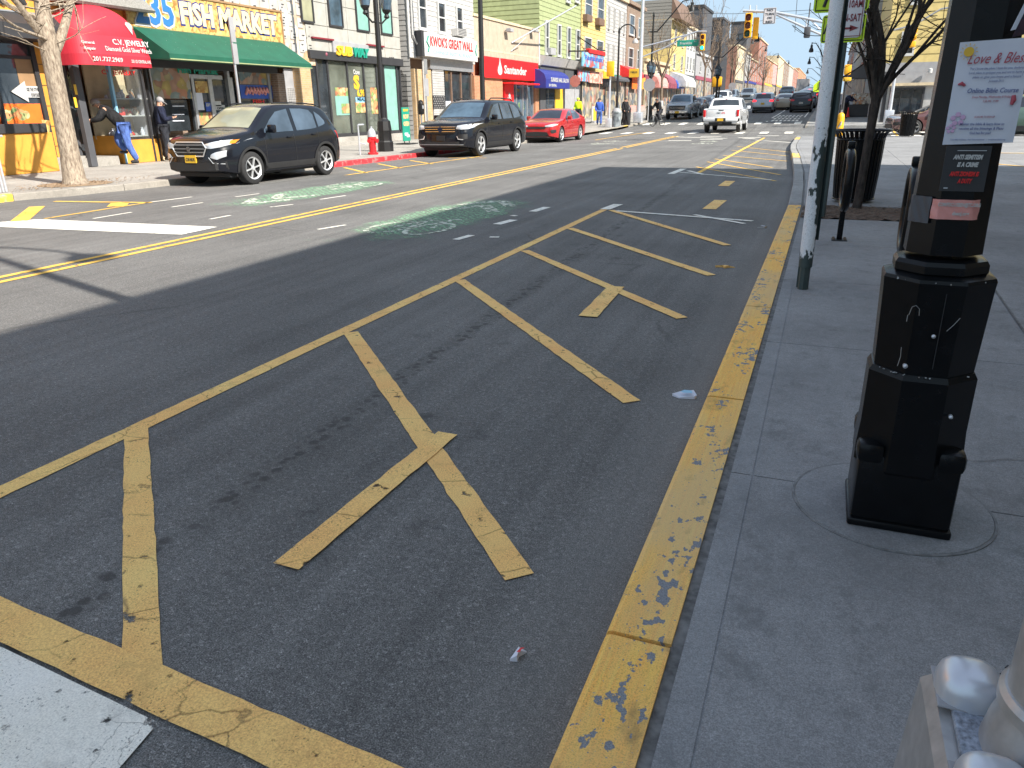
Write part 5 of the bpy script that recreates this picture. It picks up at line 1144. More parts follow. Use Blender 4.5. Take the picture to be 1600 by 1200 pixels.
# green awning
t = thing('green_awning', 'long dark green sloping awning over the fish market', 'awning', (FX, 21, 3)); ga, gb = yX(266, 93, FX + 1.3), yX(487, 105, FX + 1.3); XF = FX + 1.3
zf0, zf1, zbk = zX(380, 99.5, XF), zX(380, 92, XF), zX(340, 53, FX + .1)
m = MB(); m.prism([(FX + .0, ga, zf0 + .06), (XF, ga, zf0 + .0), (XF, ga, zf1), (FX + .03, ga, zbk)], (0, gb - ga, 0)); m.build('canvas', 'green_awning', t)
m = MB(); m.tube([(XF + .012, ga, zf0), (XF + .012, gb, zf0)], .018, 6); m.build('hem', 'green_side', t)
m = MB(); rg = random.Random(4)
for _ in range(60):
    u = rg.random(); x_ = XF - .02 - u * (XF - FX - .05); z_ = zf1 + u * (zbk - zf1); yy = ga + rg.random() * (gb - ga); m.lathe([(.001, .012), (.006 + .014 * rg.random(), .008)], (x_, yy, z_ - .0), 6)
m.build('droppings', 'white', t)
# ---------------------------------------------------------------- 4 sandwich shop
Y0, Y1 = yX(484, 110), yX(628, 110)
t = thing('sandwich_shop_building', 'modern cream panelled building with black framed sandwich shop at street level', 'building', (FX, 29, .13))
zb_ = zX(550, 97); z1 = 11
block(t, 'core', 'dark_grey', FX - 8, FX - 3.2, Y0, Y1, .13, zb_); block(t, 'wall', 'cream', FX - 8, FX - .03, Y0, Y1, zb_ + .3, z1)
m = MB(); cols = [Y0, yX(505, 60), yX(545, 50), yX(575, 60), yX(608, 60), Y1]; cols = [Y0 + (Y1 - Y0) * i / 5 for i in range(6)]; rows = [zb_ + .3, zX(540, 67), zX(540, 46), zX(540, 12), zX(540, -60), z1]
for a_, b_ in zip(cols, cols[1:]):
    for c_, d_ in zip(rows, rows[1:]): m.rbox(FX - .03, FX, a_ + .012, b_ - .012, c_ + .012, d_ - .012, .004)
m.build('facade_panels', 'cream', t)
MB().rbox(FX - .4, FX + .1, Y0, Y1, zb_, zb_ + .3, .01).build('black_band', 'charcoal', t)
for (x0, x1, yb2, pn) in ((468, 488, 35, 'glass_warm'), (511, 533, 42, 'glass_blue'), (554, 574, 49, 'mint'), (592, 610, 54, 'mint')):
    zb2 = zX((x0 + x1) / 2, yb2); yy0, yy1 = yX(x0, 10), yX(x1, 14)
    window(t, FX, (yy0 + yy1) / 2, zb2 + 1.25, yy1 - yy0, 2.5, 'charcoal', pn, 0, False, deep=.07, ft=.06)
panel(t, 'ledge_light', 'dark_red', rect(489, 59, 522, 61.5, FX + .1), FX, .1); panel(t, 'ledge_light', 'dark_red', rect(575, 70, 601, 72.5, FX + .1), FX, .1)
MB().lathe([(.08, 0), (.07, .1), (.02, .14)], (FX, yX(507, 85), zX(507, 85)), 12, 0, 'x').build('wall_light', 'burgundy', t)
text(t, 'street_number', '237', (FX + .004, yX(612, 95), zX(612, 97)), UY, UZ, .3, 'charcoal', .42, .01, .01)
# glazed front
fr = MB(); zt = zb_; xs = [486, 500, 517, 547, 572, 592, 603, 623, 628]
yy = [yX(x, 150) for x in xs]
for a_ in yy: fr.box(FX - .14, FX - .02, a_ - .045, a_ + .045, .55, zt)
fr.box(FX - .14, FX - .02, yy[0], yy[-1], .45, .6); fr.build('shopfront_frame', 'charcoal', t)
block(t, 'stall_riser', 'sidewalk_far', FX - .3, FX - .0, Y0, yy[-1] + .3, .13, .46); block(t, 'step', 'sidewalk_far', FX - .3, FX + .3, yX(500, 220), yX(600, 210), .12, .27)
for i, (a_, b_) in enumerate(zip(yy, yy[1:])):
    mt = 'shop_glass' if i in (2, 3, 4) else ('mint' if i == 6 else 'glass_dark'); MB().box(FX - .09, FX - .075, a_ + .05, b_ - .05, .6, zt - .02).build('shop_window', mt, t)
block(t, 'shop_floor', 'tan', FX - 3.2, FX - .3, Y0, Y1, .2, .25); block(t, 'shop_back_wall', 'green_side', FX - 3.2, FX - 3.15, Y0, Y1, .25, zt); block(t, 'shop_ceiling', 'grey', FX - 3.2, FX - .35, Y0, Y1, zt - .08, zt)
for (x0, y0, x1, y1, mt, nm) in ((524, 137, 547, 150, 'food_print', 'window_poster'), (525, 150, 547, 180, 'mint', 'window_poster'), (534, 162, 548, 177, 'food_print', 'sandwich_picture'), (556, 160, 572, 176, 'food_print', 'sandwich_picture'), (580, 137, 592, 178, 'food_print', 'window_poster'), (556, 152, 570, 160, 'light_blue', 'window_poster')):
    panel(t, nm, mt, rect(x0, y0, x1, y1, FX - .06), FX - .072 + (.01 if 'picture' in nm else 0), .008)
text(t, 'lettering', 'Open', (FX - .07, yX(557, 113, FX - .07), zX(557, 116, FX - .07)), UY, UZ, .26, 'white_clean', .5, .006, .02); text(t, 'lettering', 'S', (FX - .07, yX(557, 130, FX - .07), zX(557, 138, FX - .07)), UY, UZ, .7, 'gold', .45, .006, .06)
text(t, 'lettering', '6.99', (FX - .07, yX(564, 145, FX - .07), zX(564, 150, FX - .07)), UY, UZ, .36, 'gold', .6, .006, .05); text(t, 'lettering', 'MEAL', (FX - .07, yX(564, 155, FX - .07), zX(564, 158, FX - .07)), UY, UZ, .22, 'white_clean', .6, .006, .04)
st = MB()
for a_, b_ in ((0, 0), (.35, 0), (0, .35), (.35, .35)): st.tube([(FX - .9 + a_, yX(530, 190) + b_, .25), (FX - .85 + a_ * .8, yX(530, 190) + .03 + b_ * .85, 1.0)], .018, 6)
st.box(FX - .9, FX - .5, yX(530, 190) - .02, yX(530, 190) + .38, 1.0, 1.04); st.box(FX - .9, FX - .87, yX(530, 190), yX(530, 190) + .36, 1.04, 1.3)
tt = thing('bar_stool', 'yellow metal stool inside the sandwich shop window', 'stool', (FX - .7, yX(530, 190) + .17, .25)); st.build('frame', 'gold', tt)
t2 = thing('sandwich_shop_sign', 'grey board sign with yellow and green raised letters above the sandwich shop', 'sign', (FX, 28, 3.6)); r = rect(522, 70, 577, 90, FX + .1); r = (r[0], r[1], zX(550, 95, FX + .1), zX(550, 67, FX + .1))
MB().rbox(FX, FX + .09, r[0], r[1], r[2], r[3], .01).build('board', 'grey', t2); yc_ = (r[0] + r[1]) / 2; hh = r[3] - r[2]
text(t2, 'lettering', 'SUB', (FX + .09, r[0] + .12, r[2] + hh * .26), UY, UZ, hh * .68, 'gold', (r[1] - r[0]) * .43, .07, .05, .18, 'LEFT'); text(t2, 'lettering', 'WAY', (FX + .09, yc_ + .0, r[2] + hh * .26), UY, UZ, hh * .68, 'sign_green', (r[1] - r[0]) * .46, .07, .05, .18, 'LEFT')
t2 = thing('iron_gate', 'narrow black iron gate between the sandwich shop and the white clapboard house', 'gate', (FX, yX(634, 150), .13)); ya, yb_ = yX(629.5, 150), yX(639, 150); m = MB()
for i in range(7): m.tube([(FX - .1, ya + (yb_ - ya) * i / 6, .3), (FX - .1, ya + (yb_ - ya) * i / 6, 3.1 + .15 * sin(i))], .014, 6)
for z_ in (.4, 1.9, 3.0): m.box(FX - .12, FX - .08, ya, yb_, z_, z_ + .04)
m.build('bars', 'black_metal', t2); 
# ---------------------------------------------------------------- 5 white clapboard house with take-away
Y0, Y1 = yX(641, 100), yX(741, 60)
t = thing('white_clapboard_house', 'white clapboard house with three sash windows above the take-away', 'building', (FX, 36, .13)); zg = zX(700, 96)
block(t, 'core', 'white', FX - 9, FX - .02, Y0 + .02, Y1, zg, 11); block(t, 'ground_floor', 'brown_wall', FX - 9, FX - .5, Y0 + .3, Y1, .13, zg)
m = MB(); siding(m, 'x', FX - .02, Y0, Y1, zg, 11, .22, .02); siding(m, 'y', Y0 + .02, FX - 3, FX - .01, .13, 11, .22, .02); m.build('siding', 'white', t)
m = MB(); m.box(FX - .02, FX + .03, Y0 - .03, Y0 + .12, zg, 11); m.build('corner_board', 'white_clean', t)
for (x0, y0, x1, y1, rl) in ((652, -22, 665, 46, 1), (683, 3, 695, 52, 1), (712, 10, 722, 56, 1)):
    r = rect(x0, y0, x1, y1); winr(t, r, FX, deep=.08, ft=.09)
r = rect(714, 45, 728, 57, FX + .3); m = MB(); m.rbox(FX, FX + .35, r[0], r[1], r[2], r[3], .02); ac_ = m.build('air_conditioner', 'white', t)
m = MB()
for i in range(5): m.box(FX + .35, FX + .36, r[0] + .05, r[1] - .05, r[2] + .06 + i * .07, r[2] + .09 + i * .07)
m.build('louvres', 'dark_grey', ac_)
m = MB(); m.tube([(FX + .08, Y0 + .25, 11), (FX + .08, Y0 + .25, zX(645, 55)), (FX + .08, Y0 + 1.1, zX(655, 88)), (FX + .08, Y0 + 1.1, .3)], .05, 8); m.build('downpipe', 'white', t)
block(t, 'brick_pier', 'brick_tan', FX - .5, FX + .02, Y0 + .3, yX(675, 160), .13, zX(655, 108)); block(t, 'lintel', 'alu', FX - .5, FX - .05, yX(674, 105), Y1 - .1, zX(705, 110), zg)
sh = panel(t, 'roller_shutter', 'white', rect(677, 112, 695, 185, FX - .1), FX - .16, .04); m = MB(); r = rect(677, 112, 695, 185, FX - .1)
for i in range(24): m.box(FX - .12, FX - .10, r[0], r[1], r[2] + i * .12, r[2] + i * .12 + .09)
m.build('shutter_slats', 'white', sh); lt = panel(t, 'lattice_panel', 'charcoal', rect(677, 149, 695, 170, FX - .08), FX - .098, .02); m = MB(); r = rect(677, 149, 695, 170, FX - .07)
for i in range(6):
    for j in range(6): m.box(FX - .079, FX - .07, r[0] + (r[1] - r[0]) * (i + .25 + .5 * (j % 2)) / 6.5, r[0] + (r[1] - r[0]) * (i + .5 + .5 * (j % 2)) / 6.5, r[2] + (r[3] - r[2]) * (j + .2) / 6, r[2] + (r[3] - r[2]) * (j + .6) / 6)
m.build('lattice', 'white', lt)
panel(t, 'shop_window', 'glass_dark', rect(697, 113, 741, 178, FX - .2), FX - .28, .05)
for x_ in (696, 710, 725, 741): MB().box(FX - .25, FX - .15, yX(x_, 140) - .05, yX(x_, 140) + .05, .13, zX(x_, 112)).build('window_frame', 'brown_wall', t)
panel(t, 'window_notice', 'paper', rect(697, 158, 708, 170, FX - .2), FX - .22, .01)
t = thing('take_away_sign', 'white board sign with red capital letters over the take-away shop', 'sign', (FX, 37, 3.4)); r = rect(663, 57, 746, 92, FX + .35)
MB().rbox(FX + .02, FX + .35, r[0], r[1], r[2], r[3], .01).build('box', 'white_clean', t); MB().box(FX + .02, FX + .36, r[0] - .25, r[0] - .003, r[2] - .02, r[3] + .05).build('side_cap', 'charcoal', t); yc_ = (r[0] + r[1]) / 2; hh = r[3] - r[2]
text(t, 'lettering', "KWOK'S GREAT WALL", (FX + .352, yc_ + .0, r[2] + hh * .46), UY, UZ, hh * .58, 'red', (r[1] - r[0]) * .80, .01, .02); text(t, 'lettering', 'CHINESE RESTAURANT', (FX + .352, yc_ + .1, r[2] + hh * .14), UY, UZ, hh * .22, 'light_blue', (r[1] - r[0]) * .74, .006, .01)
m = MB(); yy = r[0] + .35; m.tube([(FX + .36, yy, r[2] + .2), (FX + .36, yy + .12, r[2] + hh * .4), (FX + .36, yy - .1, r[2] + hh * .6), (FX + .36, yy + .08, r[3] - .15)], .04, 6); m.tube([(FX + .36, r[1] - .2, r[2] + .3), (FX + .36, r[1] - .3, r[2] + hh * .5), (FX + .36, r[1] - .15, r[3] - .2)], .035, 6); m.build('green_emblem', 'sign_green', t)
# ---------------------------------------------------------------- 6 bank
Y0, Y1 = yX(741, 80), yX(843, 90)
t = thing('bank_building', 'single storey stucco and brick bank with a wide red sign', 'building', (FX, 46, .13)); zp = zX(790, 37)
block(t, 'wall', 'stucco', FX - 12, FX - .02, Y0, Y1, zX(790, 95), zp); block(t, 'lower_wall', 'brick_orange', FX - 12, FX - .4, Y0, Y1, gz(45) + .0, zX(790, 95))
block(t, 'coping', 'tan', FX - 12.05, FX + .05, Y0 - .05, Y1 + .05, zp, zp + .14); block(t, 'parapet_return', 'white_clean', FX - .02, FX + .03, Y1 - .15, Y1 + .02, zX(790, 95), zp)
m = MB()
for k in range(4): m.box(FX - .019, FX - .012, Y0 + (Y1 - Y0) * (k + 1) / 5, Y0 + (Y1 - Y0) * (k + 1) / 5 + .02, zX(790, 85), zp)
m.box(FX - .019, FX - .012, Y0, Y1, zX(790, 84), zX(790, 84) + .1); m.build('stucco_joints', 'tan', t)
block(t, 'brick_front', 'brick_orange', FX - .4, FX - .05, Y0, yX(787, 160), .1, zX(770, 120))
for px_ in (797, 836): yy, zz = onX(px_, 50, FX + .3); m = MB(); m.tube([(FX, yy, zz + .1), (FX + .3, yy, zz + .2)], .04, 6); m.rbox(FX + .15, FX + .45, yy - .25, yy + .25, zz, zz + .2, .02); m.build('flood_light', 'grey', t)
dr = panel(t, 'red_door_panel', 'bank_red', rect(789, 132, 803, 192, FX + .0), FX - .1, .1)
text(dr, 'lettering', 'bank', (FX + .002, yX(796, 150), zX(796, 155)), UY, UZ, .2, 'white_clean', .6, .004, .02)
m = MB(); m.lathe([(.001, 0), (.16, .01), (.13, .02)], (FX + .001, yX(796, 148), zX(796, 149)), 12, 0, 'x'); m.build('flame_emblem', 'white_clean', dr)
panel(t, 'glass_front', 'glass_blue', rect(803, 130, 838, 198, FX - .1), FX - .35, .05)
for x_ in (804, 812, 822, 829, 838): MB().box(FX - .32, FX - .2, yX(x_, 160) - .06, yX(x_, 160) + .06, .1, zX(x_, 128)).build('mullion', 'alu', t)
MB().rbox(FX - .1, FX + .7, yX(787, 130), yX(828, 132), zX(800, 132), zX(800, 129.5), .02).build('canopy', 'bank_red', t)
block(t, 'brick_pier', 'brick_orange', FX - .4, FX - .06, yX(838, 150), Y1, .1, zX(838, 128))
t = thing('bank_sign', 'bright red sign with a white flame emblem and white lettering', 'sign', (FX, 46, 3.5)); r = rect(756, 95, 841, 118, FX + .12); r = (r[0] - .25, r[1], zX(799, 124, FX + .12), zX(799, 93, FX + .12))
MB().rbox(FX - .01, FX + .12, r[0], r[1], r[2], r[3], .02).build('board', 'bank_red', t); yl_, zl_ = onX(780, 122, FX + .14); ye = yX(823, 118, FX + .14); hh = r[3] - r[2]
text(t, 'lettering', 'Santander', (FX + .122, (yX(787, 112, FX + .1) + ye) / 2, r[2] + hh * .28), UY, UZ, hh * .56, 'white_clean', ye - yX(787, 112, FX + .1), .015, .03)
m = MB(); yf_ = yX(781, 110, FX + .12); zf_ = r[2] + hh * .36
m.prism([(FX + .122, yf_ + a_ * .36, zf_ + b_ * .36) for a_, b_ in [(cos(q) * .95, sin(q) * .6) for q in [pi * (1 - i / 10) * -1 for i in range(11)]][::-1] + [(-.75, .5), (-.3, 1.0), (.05, 2.2), (.15, 1.6), (.55, .9), (.9, .4)]], (.015, 0, 0)); m.build('flame_emblem', 'white_clean', t)
t = thing('flag_pole', 'long grey slanting pole mounted on the bank wall', 'flag pole', (FX, 44, 4.5)); a_ = onX(799, 67, FX); b_ = onX(900, 9, FX + 2.5); MB().tube([(FX, a_[0], a_[1]), (FX + 2.5, b_[0], b_[1])], .05, 8).build('pole', 'alu', t); MB().tube([(FX, a_[0] - .1, a_[1] - .5), (FX + .6, a_[0] + 1.0, a_[1] + .35)], .025, 6).build('stay', 'alu', t)
# ---------------------------------------------------------------- 7 green clapboard
Y0, Y1 = yX(843, 60), yX(907, 60)
t = thing('green_clapboard_house', 'tall light green clapboard house beside the bank', 'building', (FX, 56, .13))
block(t, 'core', 'green_side', FX - 16, FX - .03, Y0 + .02, Y1, .1, 14); zg = zX(875, 104)
m = MB(); siding(m, 'x', FX - .03, Y0, Y1, zg, 14, .3, .03); siding(m, 'y', Y0 + .02, FX - 16, FX - .01, 3.5, 14, .3, .03); m.build('siding', 'green_side', t)
for x0, yt, yb2 in ((851, 32, 85), (870, 38, 88), (885, 42, 91), (899, 46, 93)): winr(t, rect(x0, yt, x0 + 5.5, yb2), FX, deep=.1, ft=.1)
for x0 in (884, 898): winr(t, rect(x0, -30, x0 + 6, 4), FX, deep=.1, ft=.1)
r = rect(860, 75, 868, 86, FX + .3); MB().rbox(FX, FX + .35, r[0], r[1], r[2], r[3], .02).build('air_conditioner', 'grey', t)
m = MB(); r = rect(847, 92, 908, 100, FX + .3); m.prism([(FX, Y0, r[2] - .25), (FX + .2, Y0, r[2] - .2), (FX + .5, Y0, r[3]), (FX, Y0, r[3] + .1)], (0, Y1 - Y0, 0)); m.build('cornice', 'white', t)
block(t, 'shop_wall', 'dark_grey', FX - .02, FX + .05, Y0, Y1, gz(55), zX(875, 104)); panel(t, 'shop_window', 'glass_dark', rect(853, 138, 866, 172, FX + .06), FX + .05, .03); panel(t, 'yellow_door', 'gold', rect(867, 139, 879, 173, FX + .06), FX + .05, .05); panel(t, 'shutter', 'grey', rect(882, 139, 904, 175, FX + .06), FX + .05, .04)
t = thing('blue_awning', 'dark blue rounded awning with white lettering on the green house', 'awning', (FX, 54, 3)); XF = FX + .9; r = rect(853, 112, 890, 138, XF)
m = MB(); m.prism([(FX + .05, r[0], r[2]), (XF, r[0], r[2]), (XF, r[0], r[2] + (r[3] - r[2]) * .5), (XF - .12, r[0], r[2] + (r[3] - r[2]) * .8), (XF - .4, r[0], r[3]), (FX + .05, r[0], r[3] + .15)], (0, r[1] - r[0], 0)); m.build('canvas', 'blue_awning', t)
text(t, 'lettering', 'SUNRISE NAIL SALON', (XF + .003, (r[0] + r[1]) / 2 + .4, r[2] + (r[3] - r[2]) * .38), UY, UZ, .38, 'white_clean', (r[1] - r[0]) * .76, .01, .015); text(t, 'lettering', '201 CENTRAL', (XF + .003, r[0] + 1.4, r[2] + .1), UY, UZ, .22, 'white_clean', 1.6, .01, .02)
# ---------------------------------------------------------------- generic row building
def row(label, px0, px1, ptop, mat, nm='row_building', wins=(2, 2), fr='white_clean', side=None, X=FX, floor1=None, shopmat='shop_mix', depth=11, cornice='tan', sid=False, pane='glass_dark', roof=None, py0=100, cat='building', ww=None, gap0=1.2):
    Y0, Y1 = yX(px0, py0, X), yX(px1, py0, X); g0 = gz(Y0); H = zX(px0 + 2, ptop, X); gf = g0 + 3.6 if floor1 is None else floor1
    t = thing(nm, label, cat, (X, Y0, g0)); block(t, 'wall', mat, X - depth, X - .02, Y0 + .03, Y1, g0 - .3, H)
    if sid:
        m = MB(); siding(m, 'x', X - .02, Y0, Y1, gf, H, .3, .03); siding(m, 'y', Y0 + .03, X - depth, X, g0, H, .3, .03); m.build('siding', mat, t)
    MB().box(X - depth, X + .22, Y0 + .02, Y1, H, H + .3).build('cornice', cornice, t)
    m = MB(); m.box(X - .02, X + .06, Y0 + .05, Y1 - .05, g0 + .1, gf - .5); m.build('shopfront', shopmat, t)
    rg = random.Random(int(px0)); n = max(1, int((Y1 - Y0) / 4)); 
    m = MB()
    for k in range(n + 1): yy = Y0 + (Y1 - Y0) * k / n; m.box(X + .06, X + .12, yy - .12 if k else yy, yy + .12 if k < n else yy, g0 + .1, gf - .5)
    m.build('piers', rg.choice(['charcoal', 'white', 'tan', 'brown_wall']), t)
    MB().box(X - .02, X + .16, Y0 + .03, Y1 - .03, gf - .55, gf - .05).build('shop_sign', rg.choice(['burgundy', 'blue_awning', 'white', 'dark_grey', 'gold', 'sign_green']), t)
    nr, nc = wins; fh = (H - gf - .3) / max(1, nr); W_ = ww or min(1.1, (Y1 - Y0) / nc * .42)
    for i in range(nr):
        for j in range(nc): window(t, X - .02, Y0 + (Y1 - Y0) * (j + .5) / nc, gf + fh * (i + .52), W_, min(1.9, fh * .62), fr, pane, 1, True, deep=.1, ft=.1)
    return t, Y0, Y1, gf, H
t, Y0, Y1, gf, H = row('narrow yellow clapboard house with air conditioners under its windows', 908, 946, -40, 'yellow_side', wins=(2, 2), sid=True, py0=60, ww=2.0)
for px_, py_ in ((922, 26), (941, 32)):
    r = rect(px_ - 4, py_ - 3, px_ + 4, py_ + 8, FX + .4); MB().rbox(FX, FX + .4, r[0], r[1], r[2], r[3], .02).build('air_conditioner', 'brown_wall', t)
t2 = thing('hanging_sign_board', 'tall light blue picture sign hanging over the pavement on an iron bracket', 'sign', (FX + .6, yX(925, 95), 4)); r = rect(910, 84, 944, 106, FX + .8); MB().rbox(FX + .7, FX + .82, r[0], r[1], r[2], r[3], .02).build('board', 'blue_board', t2); text(t2, 'lettering', 'Restaurant', (FX + .822, (r[0] + r[1]) / 2, (r[2] + r[3]) / 2), UY, UZ, .5, 'blue', (r[1] - r[0]) * .8, .01, .02)
MB().rbox(FX + .6, FX + .9, r[0] + 1.5, r[1], r[3], r[3] + .3, .02).build('red_cap', 'red', t2)
m = MB(); a_ = onX(890, 80, FX + .8); b_ = onX(945, 79, FX + .8); m.tube([(FX + .8, a_[0], a_[1]), (FX + .8, b_[0], b_[1])], .05, 6); c_ = onX(900, 55, FX); d_ = onX(936, 79, FX + .8); m.tube([(FX, c_[0], c_[1]), (FX + .8, d_[0], d_[1])], .04, 6); m.build('bracket', 'black_metal', t2)
t2 = thing('picture_signs', 'low shop sign of blue and orange pictures under the hanging board', 'sign', (FX + .3, yX(920, 118), 3)); 
for (x0, x1, mt, y0, y1) in ((904, 921, 'blue_board', 110, 127), (922, 942, 'pink_board', 112, 130), (943, 952, 'gold', 112, 134)): panel(t2, 'panel', mt, rect(x0, y0, x1, y1, FX + .4), FX + .3, .1)
row('cream white clapboard building with small dark windows next to the yellow one', 946, 978, -10, 'white', wins=(2, 4), sid=True, py0=60, ww=.45, fr='white')
row('brown brick building with crenellated top beyond the cream one', 979, 1006, 5, 'brick_brown', wins=(2, 2), py0=60, cornice='brick_brown', ww=2.0)
row('low shop building with burgundy awnings', 1006, 1046, 96, 'tan', wins=(1, 3), py0=120, floor1=gz(90) + 3.4)
t, Y0, Y1, gf, H = row('tan house with grey clapboard side and yellow front beyond the burgundy awnings', 1047, 1071, 30, 'yellow_side', wins=(2, 2), py0=90)
m = MB(); siding(m, 'y', Y0 + .03, FX - 11, FX, gz(Y0) + 6.5, H + 2.2, .35, .03); m.box(FX - 11, FX - .1, Y0 + .04, Y1, H, H + 2.2); m.build('clapboard_side', 'shingle', t)
m = MB(); m.prism([(FX - .1, Y0, H + .2), (FX + 1.1, Y0, H), (FX - .1, Y0, H + 2.4)], (0, Y1 - Y0, 0)); m.build('mansard_roof', 'brown_wall', t)
row('narrow white house with tall dark windows beside the tan one', 1072, 1086, 42, 'white_clean', wins=(2, 3), py0=90)
t, Y0, Y1, gf, H = row('dark grey building with white gable frames beside the narrow white house', 1087, 1112, 84, 'grey', wins=(1, 2), py0=110, cornice='white_clean')
t, Y0, Y1, gf, H = row('tall dark modern building with a rooftop tower', 1098, 1136, 40, 'dark_grey', wins=(3, 3), py0=100, X=FX - 5, depth=26, cornice='charcoal', fr='charcoal')

def back_block(label, px0, px1, ptop, Yb, mat, dep=10, cap='charcoal'):
    xa, xb_ = onY(px0, 60, Yb)[0], onY(px1, 60, Yb)[0]; zt_ = onY((px0 + px1) / 2, ptop, Yb)[1]; t = thing('background_building', label, 'building', (xa, Yb, gz(Yb))); block(t, 'wall', mat, xa, xb_, Yb, Yb + dep, gz(Yb), zt_); block(t, 'roof_edge', cap, xa - .15, xb_ + .15, Yb - .15, Yb + dep, zt_, zt_ + .35)
    for k in range(2): window(t, Yb, xa + (xb_ - xa) * (.3 + .4 * k), zt_ - 3, 1.5, 1.4, 'charcoal', 'glass_dark', 0, False, 'y', deep=.1, ft=.1)
back_block('square dark tower rising behind the tan clapboard house', 1072, 1096, 12, 124, 'dark_grey'); back_block('wide dark flat-roofed block set back between tower and brick wall', 1096, 1128, 31, 150, 'charcoal', cap='dark_grey'); back_block('dark smooth-walled block just left of the big yellow signal', 1141, 1167, 36, 205, 'dark_grey')
t, Y0, Y1, gf, H = row('big plain red brick building side with pale front', 1150, 1162, 71, 'tan', wins=(3, 2), py0=110, depth=14)
m = MB(); m.box(FX - 14.1, FX - .1, Y0 - .05, Y0 + .03, gz(Y0), H - .1); m.build('brick_side', 'brick_red', t)
far = [('white narrow building beyond the brick side', 1163, 1170, 82, 'white', 3), ('brown brick building with fire stairs in the far row', 1170, 1181, 92, 'brick_red', 3), ('tall brick building with pale cornice edge in the far row', 1181, 1194, 56, 'brick_red', 5),
       ('orange brick house beyond the tall building', 1194, 1206, 90, 'brick_orange', 3), ('pink shop house in the far row', 1206, 1213, 98, 'pink', 3), ('pale stone house in the far row', 1213, 1222, 86, 'tan', 3), ('light brown far building with many windows', 1222, 1231, 95, 'brick_brown', 4), ('white far building in the distance', 1231, 1238, 102, 'cream', 4),
       ('brown far building near the vanishing point', 1238, 1246, 106, 'brick_red', 4), ('pinkish tall far building at the end of the left row', 1246, 1258, 106, 'brick_orange', 5), ('low hazy far house at the end of the street', 1258, 1266, 138, 'tan', 2)]
for (lb, x0, x1, pt, mt, nr) in far: row(lb, x0, x1, pt, mt, wins=(nr, 3), py0=130)
def awn(label, px0, px1, pyt, pyb, mat, d=1.0, txt=None, tm='white_clean'):
    r = rect(px0, pyt, px1, pyb, FX + d); t = thing('shop_awning', label, 'awning', (FX, r[0], r[2]))
    m = MB(); m.prism([(FX, r[0], r[2]), (FX + d, r[0], r[2]), (FX + d, r[0], r[2] + (r[3] - r[2]) * .3), (FX + d * .8, r[0], r[2] + (r[3] - r[2]) * .65), (FX, r[0], r[3])], (0, r[1] - r[0], 0)); m.build('canvas', mat, t)
    if txt: text(t, 'lettering', txt, (FX + d + .003, (r[0] + r[1]) / 2, r[2] + .15), UY, UZ, (r[3] - r[2]) * .25, tm, (r[1] - r[0]) * .7, .01, .02)
awn('dark grey slanted shop awning on the cream building', 962, 984, 117, 127, 'dark_grey'); awn('red shop awning above the orange banners', 985, 1006, 103, 121, 'red'); awn('dull pink awning left of the pair on the low shops', 1030, 1045, 114, 137, 'pink', 1.2, 'SALON'); awn('burgundy awning right of the pair on the low shops', 1046, 1058, 114, 138, 'burgundy', 1.2)
awn('blue awning with white lettering between burgundy and white ones', 1059, 1070, 120, 138, 'blue', 1.2, 'SALE'); awn('white slanted awning beside the blue one', 1072, 1088, 112, 136, 'white_clean', 2.0)
t = thing('orange_banners', 'row of orange and pink banners hanging at a shop below the red awning', 'banner', (FX, 80, 3))
for (x0, y0, x1, y1, mt) in ((989, 121, 998, 139, 'orange_red'), (1001, 121, 1009, 139, 'orange'), (984, 165, 996, 182, 'pink'), (998, 165, 1008, 181, 'pink')): panel(t, 'banner', mt, rect(x0, y0, x1, y1, FX + .5), FX + .4, .05)
# ---------------------------------------------------------------- right side, beyond the side street
BY = 53.0
def rY(px0, py0, px1, py1, Y=BY):
    ym, xm = (py0 + py1) / 2, (px0 + px1) / 2; return onY(px0, ym, Y)[0], onY(px1, ym, Y)[0], onY(xm, py1, Y)[1], onY(xm, py0, Y)[1]
t = thing('yellow_corner_building', 'yellow clapboard corner building with white and dark grey street level at the right', 'building', (4, BY, .2)); XL = onY(1372, 165, BY)[0]; g0 = gz(BY)
zf = onY(1440, 97, BY)[1]; zl = onY(1440, 133, BY)[1]
block(t, 'core', 'yellow_side', XL + .02, XL + 26, BY + .03, BY + 14, zf, 15); block(t, 'street_wall', 'white', XL, XL + 26, BY, BY + 14, g0, zl); block(t, 'grey_fascia', 'grey', XL - .02, XL + 26.1, BY - .06, BY + 14, zl, zf); block(t, 'fascia_trim', 'tan', XL - .1, XL + 26.2, BY - .3, BY, zl - .02, zl + .14)
m = MB(); siding(m, 'y', BY + .03, XL, XL + 26, zf, 15, .45, .03); m.build('siding', 'yellow_side', t)
for (x0, y0, x1, y1) in ((1407, 49, 1430, 86), (1424, -30, 1440, 6), (1560, 40, 1580, 80)):
    r = rY(x0, y0, x1, y1); window(t, BY + .02, (r[0] + r[1]) / 2, (r[2] + r[3]) / 2, r[1] - r[0], r[3] - r[2], 'white_clean', 'glass_dark', 1, True, 'y', deep=.1, ft=.1)
r = rY(1388, 137, 1442, 182); window(t, BY, (r[0] + r[1]) / 2, (r[2] + r[3]) / 2, r[1] - r[0], r[3] - r[2], 'charcoal', 'glass_dark', 0, False, 'y', mull=2, deep=.12, ft=.1)
r = rY(1378, 137, 1384, 182); block(t, 'door', 'charcoal', r[0], r[1], BY - .03, BY + .02, g0, r[3])
for x0 in (1560, 1500): r = rY(x0, 137, x0 + 40, 182); window(t, BY, (r[0] + r[1]) / 2, (r[2] + r[3]) / 2, r[1] - r[0], r[3] - r[2], 'charcoal', 'glass_blue', 0, False, 'y', mull=1, deep=.12, ft=.1)
